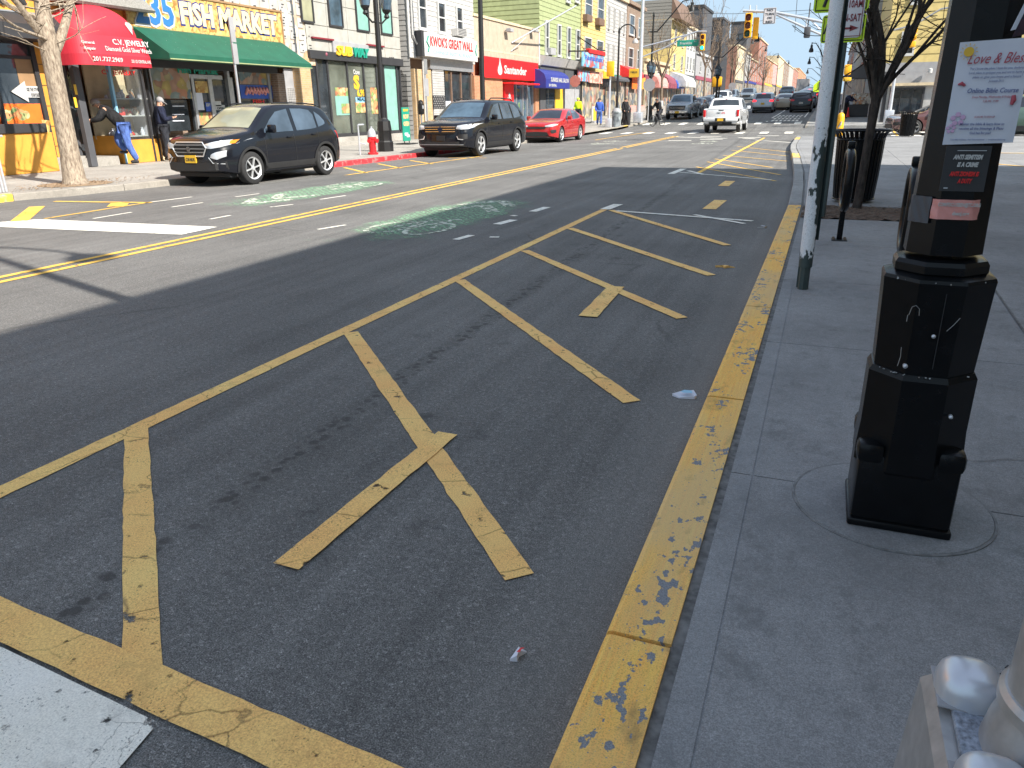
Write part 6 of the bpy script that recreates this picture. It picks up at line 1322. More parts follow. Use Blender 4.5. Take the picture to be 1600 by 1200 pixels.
m = MB(); yy = onY(1452, 114, BY); m.lathe([(.12, 0), (.12, .2), (.05, .25)], (yy[0], BY - .3, yy[1]), 12); m.build('wall_lamp', 'white_clean', t)
def rrow(label, Y0, Y1, H, mat, wins=(3, 2), X=XL - .4, shop='shop_mix', sign='white', nm='row_building', sid=False):
    g0 = gz(Y0); t = thing(nm, label, 'building', (X, Y0, g0)); block(t, 'wall', mat, X, X + 16, Y0, Y1, g0 - .2, g0 + H)
    block(t, 'cornice', 'tan', X - .3, X + 16, Y0, Y1 - .02, g0 + H, g0 + H + .3); block(t, 'shopfront', shop, X - .07, X, Y0 + .2, Y1 - .2, g0 + .1, g0 + 2.8); block(t, 'shop_sign', sign, X - .2, X, Y0 + .1, Y1 - .1, g0 + 2.85, g0 + 3.5)
    for i in range(wins[0]):
        for j in range(wins[1]):
            o_ = window(t, X, Y0 + (Y1 - Y0) * (j + .5) / wins[1], g0 + 4 + (H - 4) * (i + .45) / wins[0], 1.0, 1.7, 'white_clean', 'glass_dark', 1, True, deep=.1, ft=.1); o_.rotation_euler = (0, 0, pi)
    return t
rrow('white painted brick building behind the bare street tree', BY + 14.2, BY + 24, 12, 'white', sign='dark_red'); rrow('red brick building beside the white one on the right', BY + 24.2, BY + 36, 10.5, 'brick_red', sign='sign_green')
yy = BY + 36.4; rg = random.Random(2)
for k, (mt, nm_) in enumerate((('cream', 'cream'), ('brick_brown', 'brown brick'), ('tan', 'tan'), ('white', 'white'), ('brick_red', 'red brick'), ('grey', 'grey'))):
    w_ = 12 + k * 5; rrow('far %s building number-less in the shaded right row' % nm_ if False else 'far %s building in the shaded right-hand row' % nm_, yy, yy + w_, rg.uniform(8.5, 11), mt, (2, 3), X=XL + .3); yy += w_ + .2
block_y = 0
# the corner building behind the camera's right, whose shade covers the near street
t = thing('corner_building', 'tan corner building on the near right beside the open apron', 'building', (5.2, 0, .13))
BX = 5.2; SH = (BX + 5.22) / .949 * math.tan(SUN_EL); BYE = 18.0 - (BX + .72) * .333
block(t, 'wall', 'tan', BX, BX + 14, -24, BYE, .13, SH - .25); block(t, 'cornice', 'cream', BX - .12, BX + 14, -24, BYE + .05, SH - .25, SH)
for i in range(2):
    for j in range(9): o_ = window(t, BX, -22 + j * 4, 4.6 + i * 2.4 if False else 5.2 + i * 2.6, 1.1, 1.6, 'white_clean', 'glass_dark'); o_.rotation_euler = (0, 0, pi)
MB().box(BX - .05, BX, -23, BYE - 1, .5, 3.2).build('shopfront', 'shop_mix', t)
# a distant belt of bare woodland closing the street
# ================================================================== STREET FURNITURE, NEAR
def oct_(m, prof, c, n=8, rot=pi / 8): m.lathe(prof, c, n, rot)
LX, LY = .36, 2.57
t = thing('street_lamp', 'tall black octagonal lamp post with stepped base and taped flyers in the foreground', 'lamp post', (LX, LY, .137))
c0 = (LX, LY, 0)
m = MB()
bm_ = [(-.150, -.150), (.150, -.150), (.150, .150), (-.150, .150)]
m.rbox(LX - .153, LX + .153, LY - .153, LY + .153, .137, .165, .008); m.rbox(LX - .147, LX + .147, LY - .147, LY + .147, .16, .40, .014); m.build('base_block', 'black_metal', t, True, 30)
m = MB(); k8 = 1 / cos(pi / 8)
oct_(m, [(.148 * k8, .335), (.155 * k8, .345), (.156 * k8, .40), (.151 * k8, .48), (.151 * k8, .655), (.142 * k8, .672), (.133 * k8, .676)], c0); lo = m.build('lower_tier', 'black_metal', t, True, 25)
for sx in (-1, 1):
    for sy in (-1, 1):   # rounded horns that turn the square block into the octagon
        m = MB(); ax_, ay_ = LX + sx * .114, LY + sy * .114; m.rbox(ax_ - .041, ax_ + .041, ay_ - .041, ay_ + .041, .365, .436, .020); m.build('corner_horn', 'black_metal', lo, True)
m = MB(); oct_(m, [(.138 * k8, .67), (.139 * k8, .69), (.148 * k8, .935), (.150 * k8, .955), (.146 * k8, .965), (.120 * k8, .975), (.112 * k8, .985)], c0); m.build('upper_tier', 'black_metal', t, True, 25)
m = MB(); oct_(m, [(.116 * k8, .97), (.124 * k8, .978), (.124 * k8, 1.0), (.117 * k8, 1.012), (.103 * k8, 1.016), (.09, 1.02)], c0, 8, pi / 8); m.build('collar', 'black_metal', t, True, 30)
m = MB(); oct_(m, [(.101 * k8, 1.03), (.090 * k8, 1.6), (.078 * k8, 2.6), (.05 * k8, 8.8), (.045 * k8, 9.0)], c0); m.build('shaft', 'black_metal', t, True, 25)
for (bx, by, bz, r_) in ((.085, -.150, .555, .006), (.0, -.147, .80, .006), (-.06, -.145, .70, .007)):
    m = MB(); m.lathe([(.001, .004), (r_, 0), (r_, -.012)], (LX + bx, LY + by, bz), 10, 0, 'y'); m.build('screw', 'galv_light', t)
# scratches on the tier
rg = random.Random(9)
def scr(pts, r=.0010): m = MB(); m.tube([(LX + a, LY - .1485, z) for a, z in pts], r, 5); m.build('scratch', 'galv', t)
fy = -.147
for pts in (((-.075, .86), (-.07, .885), (-.06, .89), (-.05, .88), (-.048, .86)), ((-.078, .86), (-.078, .84)), ((.03, .82), (.045, .84), (.058, .862)), ((-.08, .76), (-.078, .73), (-.082, .70))): scr(pts)
for zz0, zz1, yy_ in ((.70, .93, .1405), (.46, .65, .1505)):
    m = MB(); m.box(LX + .012, LX + .0135, LY - yy_ - .009 * (zz0 > .6), LY - yy_ + .01, zz0, zz1); m.build('casting_seam', 'charcoal', t)
rg = random.Random(14)
for k in range(26):
    aa = -pi / 2 + rg.uniform(-1.1, .9); rr_, zz = (.163, .672) if k % 2 else (.160, .958); s_ = rg.uniform(.0012, .003)
    q = Vector((LX + rr_ * cos(aa) * .93, LY + rr_ * sin(aa) * .93, zz)); m = MB(); m.tube([q, q + Vector((rg.uniform(-.006, .006), 0, rg.uniform(-.003, .002)))], s_, 5); m.build('paint_chip', 'galv', t)
# lamp heads and arms high above (their shadow crosses the road)
m = MB()
for sd in (-1, 1):
    m.tube([(LX, LY, 8.6), (LX + sd * .5, LY, 8.9), (LX + sd * 1.3, LY, 9.1), (LX + sd * 1.9, LY, 9.05), (LX + sd * 2.0, LY, 8.9)], .04, 8)
m.build('arms', 'black_metal', t, True)
for sd in (-1, 1): m = MB(); m.lathe([(.05, 8.95), (.09, 8.75), (.22, 8.6), (.25, 8.45), (.02, 8.43)], (LX + sd * 2.0, LY, 0), 16); m.build('lamp_shade', 'black_metal', t, True)
# shaft radius at z on the flat facing the camera, and face frames of the octagonal shaft
def shaft_r(z): return .101 + (.090 - .101) * (z - 1.03) / .57 if z < 1.6 else .090 + (.078 - .090) * (z - 1.6) / 1.0
def paper_wrap(name, label, cat, a0, a1, z0, z1, mat, off=.004, slant=0., top_slant=0., own=True, parent=None, th=.0012, flat=None):
    """sheet taped round the shaft between angles a0..a1 (radians, -pi/2 faces the camera)"""
    n = 18; rows_ = 10; m = MB(); vs = []
    for side_ in (0, 1):
        for j in range(rows_ + 1):
            for i in range(n + 1):
                u, v = i / n, j / rows_; a = a0 + (a1 - a0) * u + slant * v; z = z0 + (z1 - z0) * v + top_slant * (u - .5); r = shaft_r(z) + off + .003 * sin(u * 9 + v * 4) ** 2 + side_ * th
                seg = pi / 4; aa = (a + pi / 8) % seg - seg / 2; rr = r / cos(max(-.3, min(.3, aa)) * .0 + 0) ; rr = (shaft_r(z)) / cos(aa) + (r - shaft_r(z))
                vs.append((LX + rr * cos(a), LY + rr * sin(a), z))
    N_ = (n + 1) * (rows_ + 1)
    fs = [(s_ + j * (n + 1) + i, s_ + j * (n + 1) + i + 1, s_ + (j + 1) * (n + 1) + i + 1, s_ + (j + 1) * (n + 1) + i) for s_ in (0, N_) for j in range(rows_) for i in range(n)]
    m.add(vs, fs); return m
# the camera sees the shaft from direction (-.14, -.99): the two visible flats are centred on angles -pi/2 and -3pi/4
t2 = thing('torn_tape_strip', 'torn pink and clear tape strip round the black lamp shaft below the stickers', 'tape', (LX, LY, 1.16))
m = paper_wrap('a', '', '', -2.15, -.95, 1.135, 1.19, 'pink', .004, 0, 0); m.build('tape', 'sticker_pink' if 'sticker_pink' in MATS else 'pink', t2)
m = paper_wrap('a', '', '', -2.95, -2.17, 1.12, 1.195, 'paper', .006, 0, 0); m.build('clear_tape', 'dark_grey', t2)
rg = random.Random(1)
def face_text(parent, name, txt, u, z, w_, h_, mat, weight=.02, shear=0., extra=.008, tilt=0.):
    """lettering on the flat that faces the camera; u runs to the right along the flat"""
    y_ = LY - shaft_r(z) - extra; ux = Vector((cos(tilt), 0, sin(tilt))); uz = Vector((-sin(tilt), .018, cos(tilt))).normalized()
    return text(parent, name, txt, (LX + u, y_, z), ux, uz, h_, mat, w_, .0008, weight, shear)
face_text(t2, 'lettering', 'COM/PDC-USBEN@TC.ORG', .008, 1.172, .105, .014, 'white_clean', .03); face_text(t2, 'lettering', 'dsanj.org', .015, 1.148, .042, .014, 'white_clean', .03)
# black political sticker
t2 = thing('black_sticker', 'square black sticker with white and red slanted capital lettering on the lamp shaft', 'sticker', (LX, LY - .1, 1.28)); y_ = LY - shaft_r(1.28) - .002
m = MB(); m.add([(LX - .048, y_ - .0015, 1.213), (LX + .062, y_ - .0015, 1.213), (LX + .062, y_ + .0005, 1.335), (LX - .048, y_ + .0005, 1.335), (LX - .048, y_ + .002, 1.213), (LX + .062, y_ + .002, 1.213), (LX + .062, y_ + .004, 1.335), (LX - .048, y_ + .004, 1.335)], [(0, 1, 2, 3), (4, 7, 6, 5), (0, 4, 5, 1), (1, 5, 6, 2), (2, 6, 7, 3), (3, 7, 4, 0)]); m.build('backing', 'charcoal', t2)
face_text(t2, 'lettering', 'ANTI SEMITISM', .008, 1.300, .072, .0165, 'white_clean', .05, .25, .006); face_text(t2, 'lettering', 'IS A CRIME', .010, 1.280, .052, .0165, 'white_clean', .05, .25, .006)
face_text(t2, 'lettering', 'ANTI ZIONISM IS', .006, 1.255, .072, .0165, 'red', .05, .25, .006); face_text(t2, 'lettering', 'A DUTY', .010, 1.236, .036, .0165, 'red', .05, .25, .006)
m = MB(); m.box(LX - .02, LX + .05, y_ - .004, y_ - .002, 1.322, 1.3235); m.box(LX - .038, LX - .028, y_ - .004, y_ - .002, 1.220, 1.223); m.build('printed_lines', 'galv_light', t2)
# white flyer, wider than the post
t2 = thing('white_flyer', 'white paper flyer with red script title and sun drawing taped to the black lamp post', 'flyer', (LX, LY - .11, 1.45)); fz0, fz1 = 1.338, 1.598
yf0 = LY - shaft_r(1.45) - .009
FL, FR = -.060, .108
def fy_(u, z): return yf0 + max(0, abs(u + .0) - .085) ** 1.2 * .25 - .002 * sin((z - fz0) * 22)
m = MB(); n = 14; k = 12; vs = []
for s_ in (0, .001):
    for j in range(k + 1):
        for i in range(n + 1):
            u = FL + (FR - FL) * i / n + .012 * 0; z = fz0 + (fz1 - fz0) * j / k + .006 * (i / n); vs.append((LX + u, fy_(u, z) + s_, z))
N_ = (n + 1) * (k + 1)
m.add(vs, [(q + j * (n + 1) + i, q + j * (n + 1) + i + 1, q + (j + 1) * (n + 1) + i + 1, q + (j + 1) * (n + 1) + i) for q in (0, N_) for j in range(k) for i in range(n)]); m.build('paper_sheet', 'paper', t2, True)
def ft(name, txt, u, z, w_, h_, mat, weight=.0, shear=0.):
    z -= .016; u += .010
    return text(t2, name, txt, (LX + u, fy_(u, z) - .004, z), UX, (0, .0, 1), h_, mat, w_, .0006, weight, shear)
P('ink_red', (.42, .07, .1), .6); P('ink_blue', (.10, .13, .3), .6); P('ink_pink', (.62, .4, .6), .6); P('ink_yellow', (.8, .5, .05), .6)
ft('title', 'Love & Bless', .022, 1.560, .140, .038, 'ink_red', .0, .45)
for q, (s_, w_) in enumerate((('"For I know the plans I have for you, declares the', .135), ('Lord, plans to prosper you and not to harm you,', .135), ('plans to give you hope and a future"', .115), ('Jeremiah 29:11', .035))): ft('verse', s_, .030, 1.545 - q * .0105, w_, .0085, 'ink_blue', .0, .2)
ft('heading', 'Online Bible Course', .025, 1.487, .118, .0175, 'ink_blue', .01, .2); ft('times', 'Every Monday, Wednesday & Friday', .025, 1.474, .09, .0085, 'ink_red', 0, .2); ft('times', '7:30 PM - 9 PM', .025, 1.463, .036, .008, 'ink_red', 0, .2); ft('scan_line', 'SCAN ME TO SIGN UP', .018, 1.424, .048, .007, 'ink_red', 0, .2)
for q, (s_, w_) in enumerate((('Master the bible & learn how to', .105), ('receive all the blessings & Plans', .105), ('God has for you!', .05))): ft('footer', s_, .015, 1.405 - q * .0115, w_, .0095, 'ink_blue', .01, .1)
ft('footer', 'Love Bible Academy - Non Denominational   |   lovebibleacademy.org', .012, 1.366, .13, .006, 'ink_blue', 0, 0)
m = MB(); sy = fy_(-.06, 1.59) - .003; m.lathe([(.0005, -.0012), (.012, 0), (.012, .001)], (LX - .036, sy, 1.574), 20, 0, 'y')
for q in range(12):
    a_ = 2 * pi * q / 12; m.tube([(LX - .036 + .016 * cos(a_), sy, 1.574 + .016 * sin(a_)), (LX - .036 + .021 * cos(a_), sy, 1.574 + .021 * sin(a_))], .0008, 4)
m.build('sun_drawing', 'ink_yellow', t2)
m = MB()
for (fu, fz, fr_) in ((-.034, 1.405, .012), (-.047, 1.380, .008)):
    for q in range(5): a_ = 2 * pi * q / 5 + .4; m.lathe([(.0005, -.001), (fr_ * .55, 0), (fr_ * .5, .001)], (LX + fu + fr_ * cos(a_), fy_(fu, fz) - .003, fz + fr_ * sin(a_)), 12, 0, 'y')
m.build('flower_drawing', 'ink_pink', t2)
m = MB(); m.tube([(LX - .048, fy_(-.07, 1.5) - .003, 1.493), (LX - .040, fy_(-.07, 1.5) - .003, 1.496), (LX - .031, fy_(-.07, 1.5) - .003, 1.490)], [.002, .005, .003], 6); m.tube([(LX + .085, fy_(.08, 1.44) - .003, 1.44), (LX + .088, fy_(.08, 1.44) - .003, 1.452), (LX + .086, fy_(.08, 1.44) - .003, 1.464)], [.004, .007, .005], 6); m.build('bird_drawing', 'ink_red', t2)
# second poster behind it, at an angle
t3 = thing('dark_poster', 'dark picture poster with white lettering stuck slantwise to the post above the white flyer', 'poster', (LX + .08, LY - .07, 1.7))
o0 = Vector((LX + .052, LY - .0895, 1.622)); ux = Vector((.93, .28, .22)).normalized(); uy = Vector((.30, .0, 1)).normalized()
m = MB(); q = [o0, o0 + ux * .17, o0 + ux * .17 + uy * .25, o0 + uy * .25]; nz = ux.cross(uy).normalized(); m.prism([p_ for p_ in q], nz * .002); m.build('sheet', 'paper', t3)
q = [o0 + ux * .012 + uy * -.02, o0 + ux * .165 + uy * -.02, o0 + ux * .165 + uy * .24, o0 + ux * .012 + uy * .24]; MATS['poster_pic'] = MATS.get('poster_pic') or None
patches('poster_pic', [(.03, .02, .04), (.14, .05, .05), (.05, .03, .06), (.25, .15, .13), (.02, .02, .04)], 22)
m = MB(); m.prism([p_ + nz * .0025 for p_ in q], nz * .001); m.build('picture', 'poster_pic', t3)
text(t3, 'lettering', 'ALL THE TRUTH', o0 + ux * .075 + uy * .022 + nz * .004, ux, uy, .015, 'paper', .10, .0008, .02); 
t3 = thing('small_grey_card', 'narrow grey paper edge showing beside the white flyer', 'paper', (LX + .12, LY - .05, 1.53)); m = MB(); m.box(LX + .112, LX + .128, LY - .088, LY - .086, 1.53, 1.60); m.build('card', 'galv_light', t3)
# ---------------------------------------------------------------- peeling post (black steel with a split white sleeve)
t = thing('white_sleeved_post', 'metal post with a peeling white painted sleeve standing on the near pavement', 'post', (-.04, 6.0, .13)); px_, py_ = -.04, 6.0
m = MB(); r_ = .044
m.tube([(px_, py_, .128), (px_, py_, .31)], .0385, 8); m.tube([(px_, py_, .3), (px_, py_, 3.6)], .0475, 20); m.build('core_pipe', 'grey_green', t, True)
m = MB(); m.box(px_ - .05, px_ + .034, py_ + .048, py_ + .056, .13, 3.6)
m.prism([(px_ + .035, py_ + .056, .5), (px_ + .068, py_ + .03, .5), (px_ + .068, py_ + .02, .5), (px_ + .03, py_ + .045, .5)], (0, 0, 3.1)); m.build('channel', 'grey_green', t)
rg = random.Random(21); n = 120; zs = [.31 + i * .0055 for i in range(185)] + [1.33 + i * .1 for i in range(24)]
def holes(a, z):
    """True where the sleeve is chipped away"""
    a += .05 * sin(z * 90); z += .006 * sin(a * 31); w_ = sin(a * 3 + z * 9) * .05 + sin(a * 7 - z * 23) * .035 + sin(z * 61 + a * 5) * .022 + sin(z * 127) * .018
    u = (a + pi / 2) / .9      # 0 = toward the camera, right side positive
    if z > 1.17 + w_: return u > 1.0 + w_
    if abs(z - (1.14 + w_ * .6)) < .035: return u > -1.1
    if z > .88: return u > .25 + w_ * 5
    if abs(z - (.86 + w_ * .5 + .03 * u)) < .028: return u > -1.0
    if z < .37 + abs(w_) * .7: return True
    if z > .62 + w_: return u > .55 + w_ * 4
    if abs(a + 2.0) < .10 and abs(z - .98) < .012: return True
    return u > 1.15 + w_ * 3
m = MB(); vs = [(px_ + .0502 * cos(2 * pi * i / n), py_ + .0502 * sin(2 * pi * i / n), z) for z in zs for i in range(n)]; fs = []
for j in range(len(zs) - 1):
    for i in range(n):
        a = 2 * pi * (i + .5) / n; a = a - 2 * pi if a > pi / 2 else a
        if not holes(a, (zs[j] + zs[j + 1]) / 2): fs.append((j * n + i, j * n + (i + 1) % n, (j + 1) * n + (i + 1) % n, (j + 1) * n + i))
m.add(vs, fs); m.build('sleeve', 'chipped_white', t, True)
m = MB()
for z in (1.29,):
    for a in (-2.0, -1.3): m.tube([(px_ + .048 * cos(a), py_ + .048 * sin(a), z), (px_ + .053 * cos(a), py_ + .053 * sin(a), z)], .0035, 8)
m.build('rivets', 'dark_grey', t)
# ---------------------------------------------------------------- green sign post with parking and school signs
gx, gy = .05, 10.15
t = thing('green_sign_post', 'dark green steel sign post with a parking sign and fluorescent school signs', 'sign post', (gx, gy, .13))
m = MB(); m.prism([(gx - .04, gy + .02, .12), (gx - .025, gy - .015, .12), (gx + .025, gy - .015, .12), (gx + .04, gy + .02, .12), (gx + .03, gy + .02, .12), (gx + .02, gy - .005, .12), (gx - .02, gy - .005, .12), (gx - .03, gy + .02, .12)], (0, 0, 3.9)); m.build('post', 'grey_green', t)
def ysign(parent, name, poly, y, mat, th=.004, label=None): m = MB(); m.prism([(a, y, b) for a, b in poly], (0, th, 0)); return m.build(name, mat, parent)
def rrect(x0, x1, z0, z1, r=.03): return [(x0 + r, z0), (x1 - r, z0), (x1 - r * .3, z0 + r * .3), (x1, z0 + r), (x1, z1 - r), (x1 - r * .3, z1 - r * .3), (x1 - r, z1), (x0 + r, z1), (x0 + r * .3, z1 - r * .3), (x0, z1 - r), (x0, z0 + r), (x0 + r * .3, z0 + r * .3)]
ys_ = gy - .06; xr, zb_ = onY(1345, 58, ys_); xl = xr - .335; P('sign_white', (.62, .6, .62), .5)
s_ = ysign(t, 'parking_sign', rrect(xl, xr, zb_, zb_ + .62, .04), ys_, 'sign_white')
m = MB(); e = .016
for a, b in (((xl + e, zb_ + e), (xr - e, zb_ + e)), ((xr - e, zb_ + e), (xr - e, zb_ + .6)), ((xl + e, zb_ + e), (xl + e, zb_ + .6)), ((xl + e, zb_ + .6), (xr - e, zb_ + .6)), ((xl + .02, zb_ + .44), (xr - .02, zb_ + .44))): m.tube([(a[0], ys_ - .002, a[1]), (b[0], ys_ - .002, b[1])], .004, 4)
m.build('border', 'dark_red', s_)
xc_ = (xl + xr) / 2
for (s2, zz, hh, w_) in (('NO', .53, .06, .1), ('PARKING', .45, .07, .28), ('8AM-10AM', .31, .105, .29), ('MON-SAT', .17, .105, .28)): text(s_, 'lettering', s2, (xc_, ys_ - .002, zb_ + zz), UX, UZ, hh, 'dark_red', w_, .003, .02)
m = MB(); m.box(xc_ - .11, xc_ + .06, ys_ - .005, ys_ - .002, zb_ + .088, zb_ + .108); m.prism([(xc_ + .04, ys_ - .002, zb_ + .065), (xc_ + .04, ys_ - .002, zb_ + .131), (xc_ + .13, ys_ - .002, zb_ + .098)], (0, -.003, 0)); m.build('arrow', 'dark_red', s_)
ys2 = gy - .03; xa, za = onY(1281, 68, ys2); xb, zb2 = onY(1345, 24, ys2); 
s_ = ysign(t, 'ahead_sign', rrect(xa, xa + .46, za - .0, zb2 + .02, .03), ys2, 'lime'); text(s_, 'lettering', 'AHEAD', (xa + .235, ys2 - .002, za + .10), UX, UZ, .19, 'charcoal', .42, .003, .02)
m = MB(); m.tube([(xa + .02, ys2 - .003, za + .02), (xa + .44, ys2 - .003, za + .02), (xa + .44, ys2 - .003, zb2), (xa + .02, ys2 - .003, zb2), (xa + .02, ys2 - .003, za + .02)], .006, 4); m.build('border', 'charcoal', s_)
xa2, za2 = onY(1270, 21, ys2); xb2, _ = onY(1357, 14, ys2); w_ = xb2 - xa2; s_ = ysign(t, 'school_crossing_sign', [(xa2 + .03, za2), (xb2 - .03, za2), (xb2, za2 + .03), (xb2, za2 + .45), ((xa2 + xb2) / 2, za2 + .85), (xa2, za2 + .45), (xa2, za2 + .03)], ys2, 'lime')
m = MB(); m.tube([(xa2 + .025, ys2 - .003, za2 + .44), (xa2 + .025, ys2 - .003, za2 + .025), (xb2 - .025, ys2 - .003, za2 + .025), (xb2 - .025, ys2 - .003, za2 + .44)], .008, 4); m.build('border', 'charcoal', s_)
xc2 = (xa2 + xb2) / 2; m = MB()
for dx, sc in ((-.10, 1.), (.12, .85)):
    m.tube([(xc2 + dx, ys2 - .004, za2 + .28 * sc + .05), (xc2 + dx, ys2 - .004, za2 + .46 * sc + .05)], .035, 6); m.lathe([(.001, 0), (.035, 0), (.035, .003)], (xc2 + dx, ys2 - .002, za2 + .56 * sc + .05), 12, 0, 'y')
    m.tube([(xc2 + dx, ys2 - .004, za2 + .3 * sc + .05), (xc2 + dx - .08, ys2 - .004, za2 + .06)], .018, 5); m.tube([(xc2 + dx, ys2 - .004, za2 + .3 * sc + .05), (xc2 + dx + .07, ys2 - .004, za2 + .06)], .018, 5); m.tube([(xc2 + dx, ys2 - .004, za2 + .45 * sc + .05), (xc2 + dx - .09, ys2 - .004, za2 + .3)], .014, 5)
m.build('figures', 'charcoal', s_)
# ---------------------------------------------------------------- slatted litter bins
def slat_bin(name, label, x, y, z, R=.30, H=.92, n=32, cat='litter bin'):
    t = thing(name, label, cat, (x, y, z)); m = MB()
    for k in range(n):
        a = 2 * pi * k / n; ca, sa = cos(a), sin(a); w_ = .019
        prof = [(R * .86, .04), (R * .93, .35), (R * .97, .62), (R * 1.0, H - .10), (R * 1.08, H - .04), (R * 1.26, H)]
        for (r0, z0), (r1, z1) in zip(prof, prof[1:]):
            vs = []
            for r_, z_ in ((r0, z0), (r1, z1)):
                for dt, dr in ((-w_, 0), (w_, 0), (w_, .012), (-w_, .012)): vs.append((x + (r_ + dr) * ca - dt * sa, y + (r_ + dr) * sa + dt * ca, z + z_))
            m.add(vs, [(0, 1, 5, 4), (1, 2, 6, 5), (2, 3, 7, 6), (3, 0, 4, 7)])
    m.build('slats', 'black_metal', t)
    for nm_, rr_, zz in (('top_ring', R * 1.27, H), ('upper_band', R * 1.01, H - .12), ('bottom_ring', R * .9, .05)):
        m = MB(); m.tube([(x + rr_ * cos(2 * pi * k / 40), y + rr_ * sin(2 * pi * k / 40), z + zz) for k in range(41)], .014, 8, False); m.build(nm_, 'black_metal', t, True)
    m = MB(); m.lathe([(R * .76, .03), (R * .84, .6), (R * .88, H - .10), (R * .86, H - .10), (R * .72, .05)], (x, y, z), 28); m.build('liner', 'black_plastic', t, True)
    return t
b1 = slat_bin('litter_bin', 'black slatted litter bin with flared top behind the young tree on the near pavement', .44, 11.95, .13, .30, .97)
x, y = 3.0, 35.9; b2 = copy_tree(b1); b2['label'] = 'black slatted litter bin standing in sunlight on the corner across the paved area'; b2.location = (x, y, .13); b1['group'] = b2['group'] = 'black slatted litter bins'
# ---------------------------------------------------------------- bike racks: flat post with a long narrow loop seen edge on
def rack(label, x, y, H=.92, rz=0.):
    t = thing('bike_rack', label, 'bike rack', (0, 0, 0), 'black bike racks on the near pavement'); m = MB()
    m.rbox(-.026, .026, -.03, .03, .0, H + .04, .006); m.build('post', 'black_metal', t, True)
    m = MB(); m.rbox(-.075, .075, -.075, .075, 0, .008, .003); pl = m.build('base_plate', 'black_plastic', t, True)
    m = MB()
    for sx in (-.055, .055):
        for sy in (-.05, .05): m.lathe([(.014, .008), (.014, .02), (.006, .026)], (sx, sy, 0), 6)
    m.build('anchor_bolts', 'bark_mid', pl)
    m = MB(); L_ = .28; pts = [(0, -L_ + .02, .42)]
    ring = []
    for k in range(33):
        a = 2 * pi * k / 32; ca, sa = cos(a), sin(a); ring.append((0, .30 * (abs(ca) ** .75) * (1 if ca > 0 else -1), .60 + .27 * (abs(sa) ** .75) * (1 if sa > 0 else -1)))
    m.tube(ring, .042, 12, False); m.build('loop', 'black_metal', t, True); m = MB(); m.rbox(-.036, .036, -.04, .04, H - .02, H + .05, .012); m.build('cap', 'black_metal', t, True)
    t.location = (x, y, .131); t.rotation_euler = (0, 0, rz); return t
rack('black bike rack bolted to the pavement beside the white sleeved post', .235, 8.42, .92, .03); r2 = rack('black bike rack half hidden behind the big lamp post', .60, 6.02, .92, -.045)
# ---------------------------------------------------------------- aluminium signal pole base in the near corner
t = thing('signal_pole', 'galvanised signal pole with bolted trapezoid base at the bottom right corner', 'signal pole', (.5, .95, .13))
cx, cy = .392, .985; zt = .60; hb_, hb2 = .152, .172
m = MB(); vs = []
for z_, h_ in ((.13, hb2), (zt - .02, hb_), (zt, hb_ - .012)):
    vs += [(cx - h_, cy - h_, z_), (cx + h_, cy - h_, z_), (cx + h_, cy + h_, z_), (cx - h_, cy + h_, z_)]
m.add(vs, [(0, 1, 5, 4), (1, 2, 6, 5), (2, 3, 7, 6), (3, 0, 4, 7), (4, 5, 9, 8), (5, 6, 10, 9), (6, 7, 11, 10), (7, 4, 8, 11), (8, 9, 10, 11)]); m.build('base_box', 'galv', t)
m = MB(); m.rbox(cx - hb_ + .028, cx + hb_ - .028, cy - hb_ + .028, cy + hb_ - .028, zt, zt + .012, .004); m.build('top_plate', 'corroded', t, True)
rg = random.Random(3)
for k in range(34):
    aa = rg.uniform(-3.1, 3.1) ; zz = zt + rg.choice([.088, .104]); rr_ = .0902; w_ = rg.uniform(.02, .07)
    m = MB(); m.tube([(cx + rr_ * cos(aa + w_ * q), cy + rr_ * sin(aa + w_ * q), zz + rg.uniform(-.001, .001)) for q in range(3)], rg.uniform(.0006, .0016), 5); m.build('rim_chip', 'charcoal', t)
for sx, sy in ((-1, 1), (1, 1), (-1, -1), (1, -1)):
    m = MB(); m.rbox(cx + sx * .098 - .0455, cx + sx * .098 + .0455, cy + sy * .098 - .0455, cy + sy * .098 + .0455, zt + .010, zt + .0145, .002); m.build('cover_gasket', 'grey', t)
for sx, sy in ((-1, 1), (1, 1), (-1, -1), (1, -1)):
    bm = bmesh.new(); bmesh.ops.create_uvsphere(bm, u_segments=20, v_segments=12, radius=1)
    vs = []
    for v in bm.verts:
        q = v.co; n_ = 3.; f_ = lambda c: math.copysign(abs(c) ** .72, c); vs.append((cx + sx * .098 + f_(q.x) * .046, cy + sy * .098 + f_(q.y) * .046, zt + .012 + max(0, f_(q.z)) * .05))
    m = MB(); m.add(vs, [[v.index for v in f.verts] for f in bm.faces]); bm.free(); m.build('bolt_cover', 'galv_light', t, True, 60)
m = MB(); m.lathe([(.098, zt + .01), (.092, zt + .05), (.086, zt + .07), (.084, zt + .085), (.090, zt + .088), (.090, zt + .104), (.084, zt + .112), (.076, zt + .114)], (cx, cy, 0), 48); m.build('collar', 'galv', t, True, 30)
m = MB(); m.lathe([(.081, zt + .10), (.078, 2.4), (.06, 6.2)], (cx, cy, 0), 40); m.build('shaft', 'galv', t, True, 30)
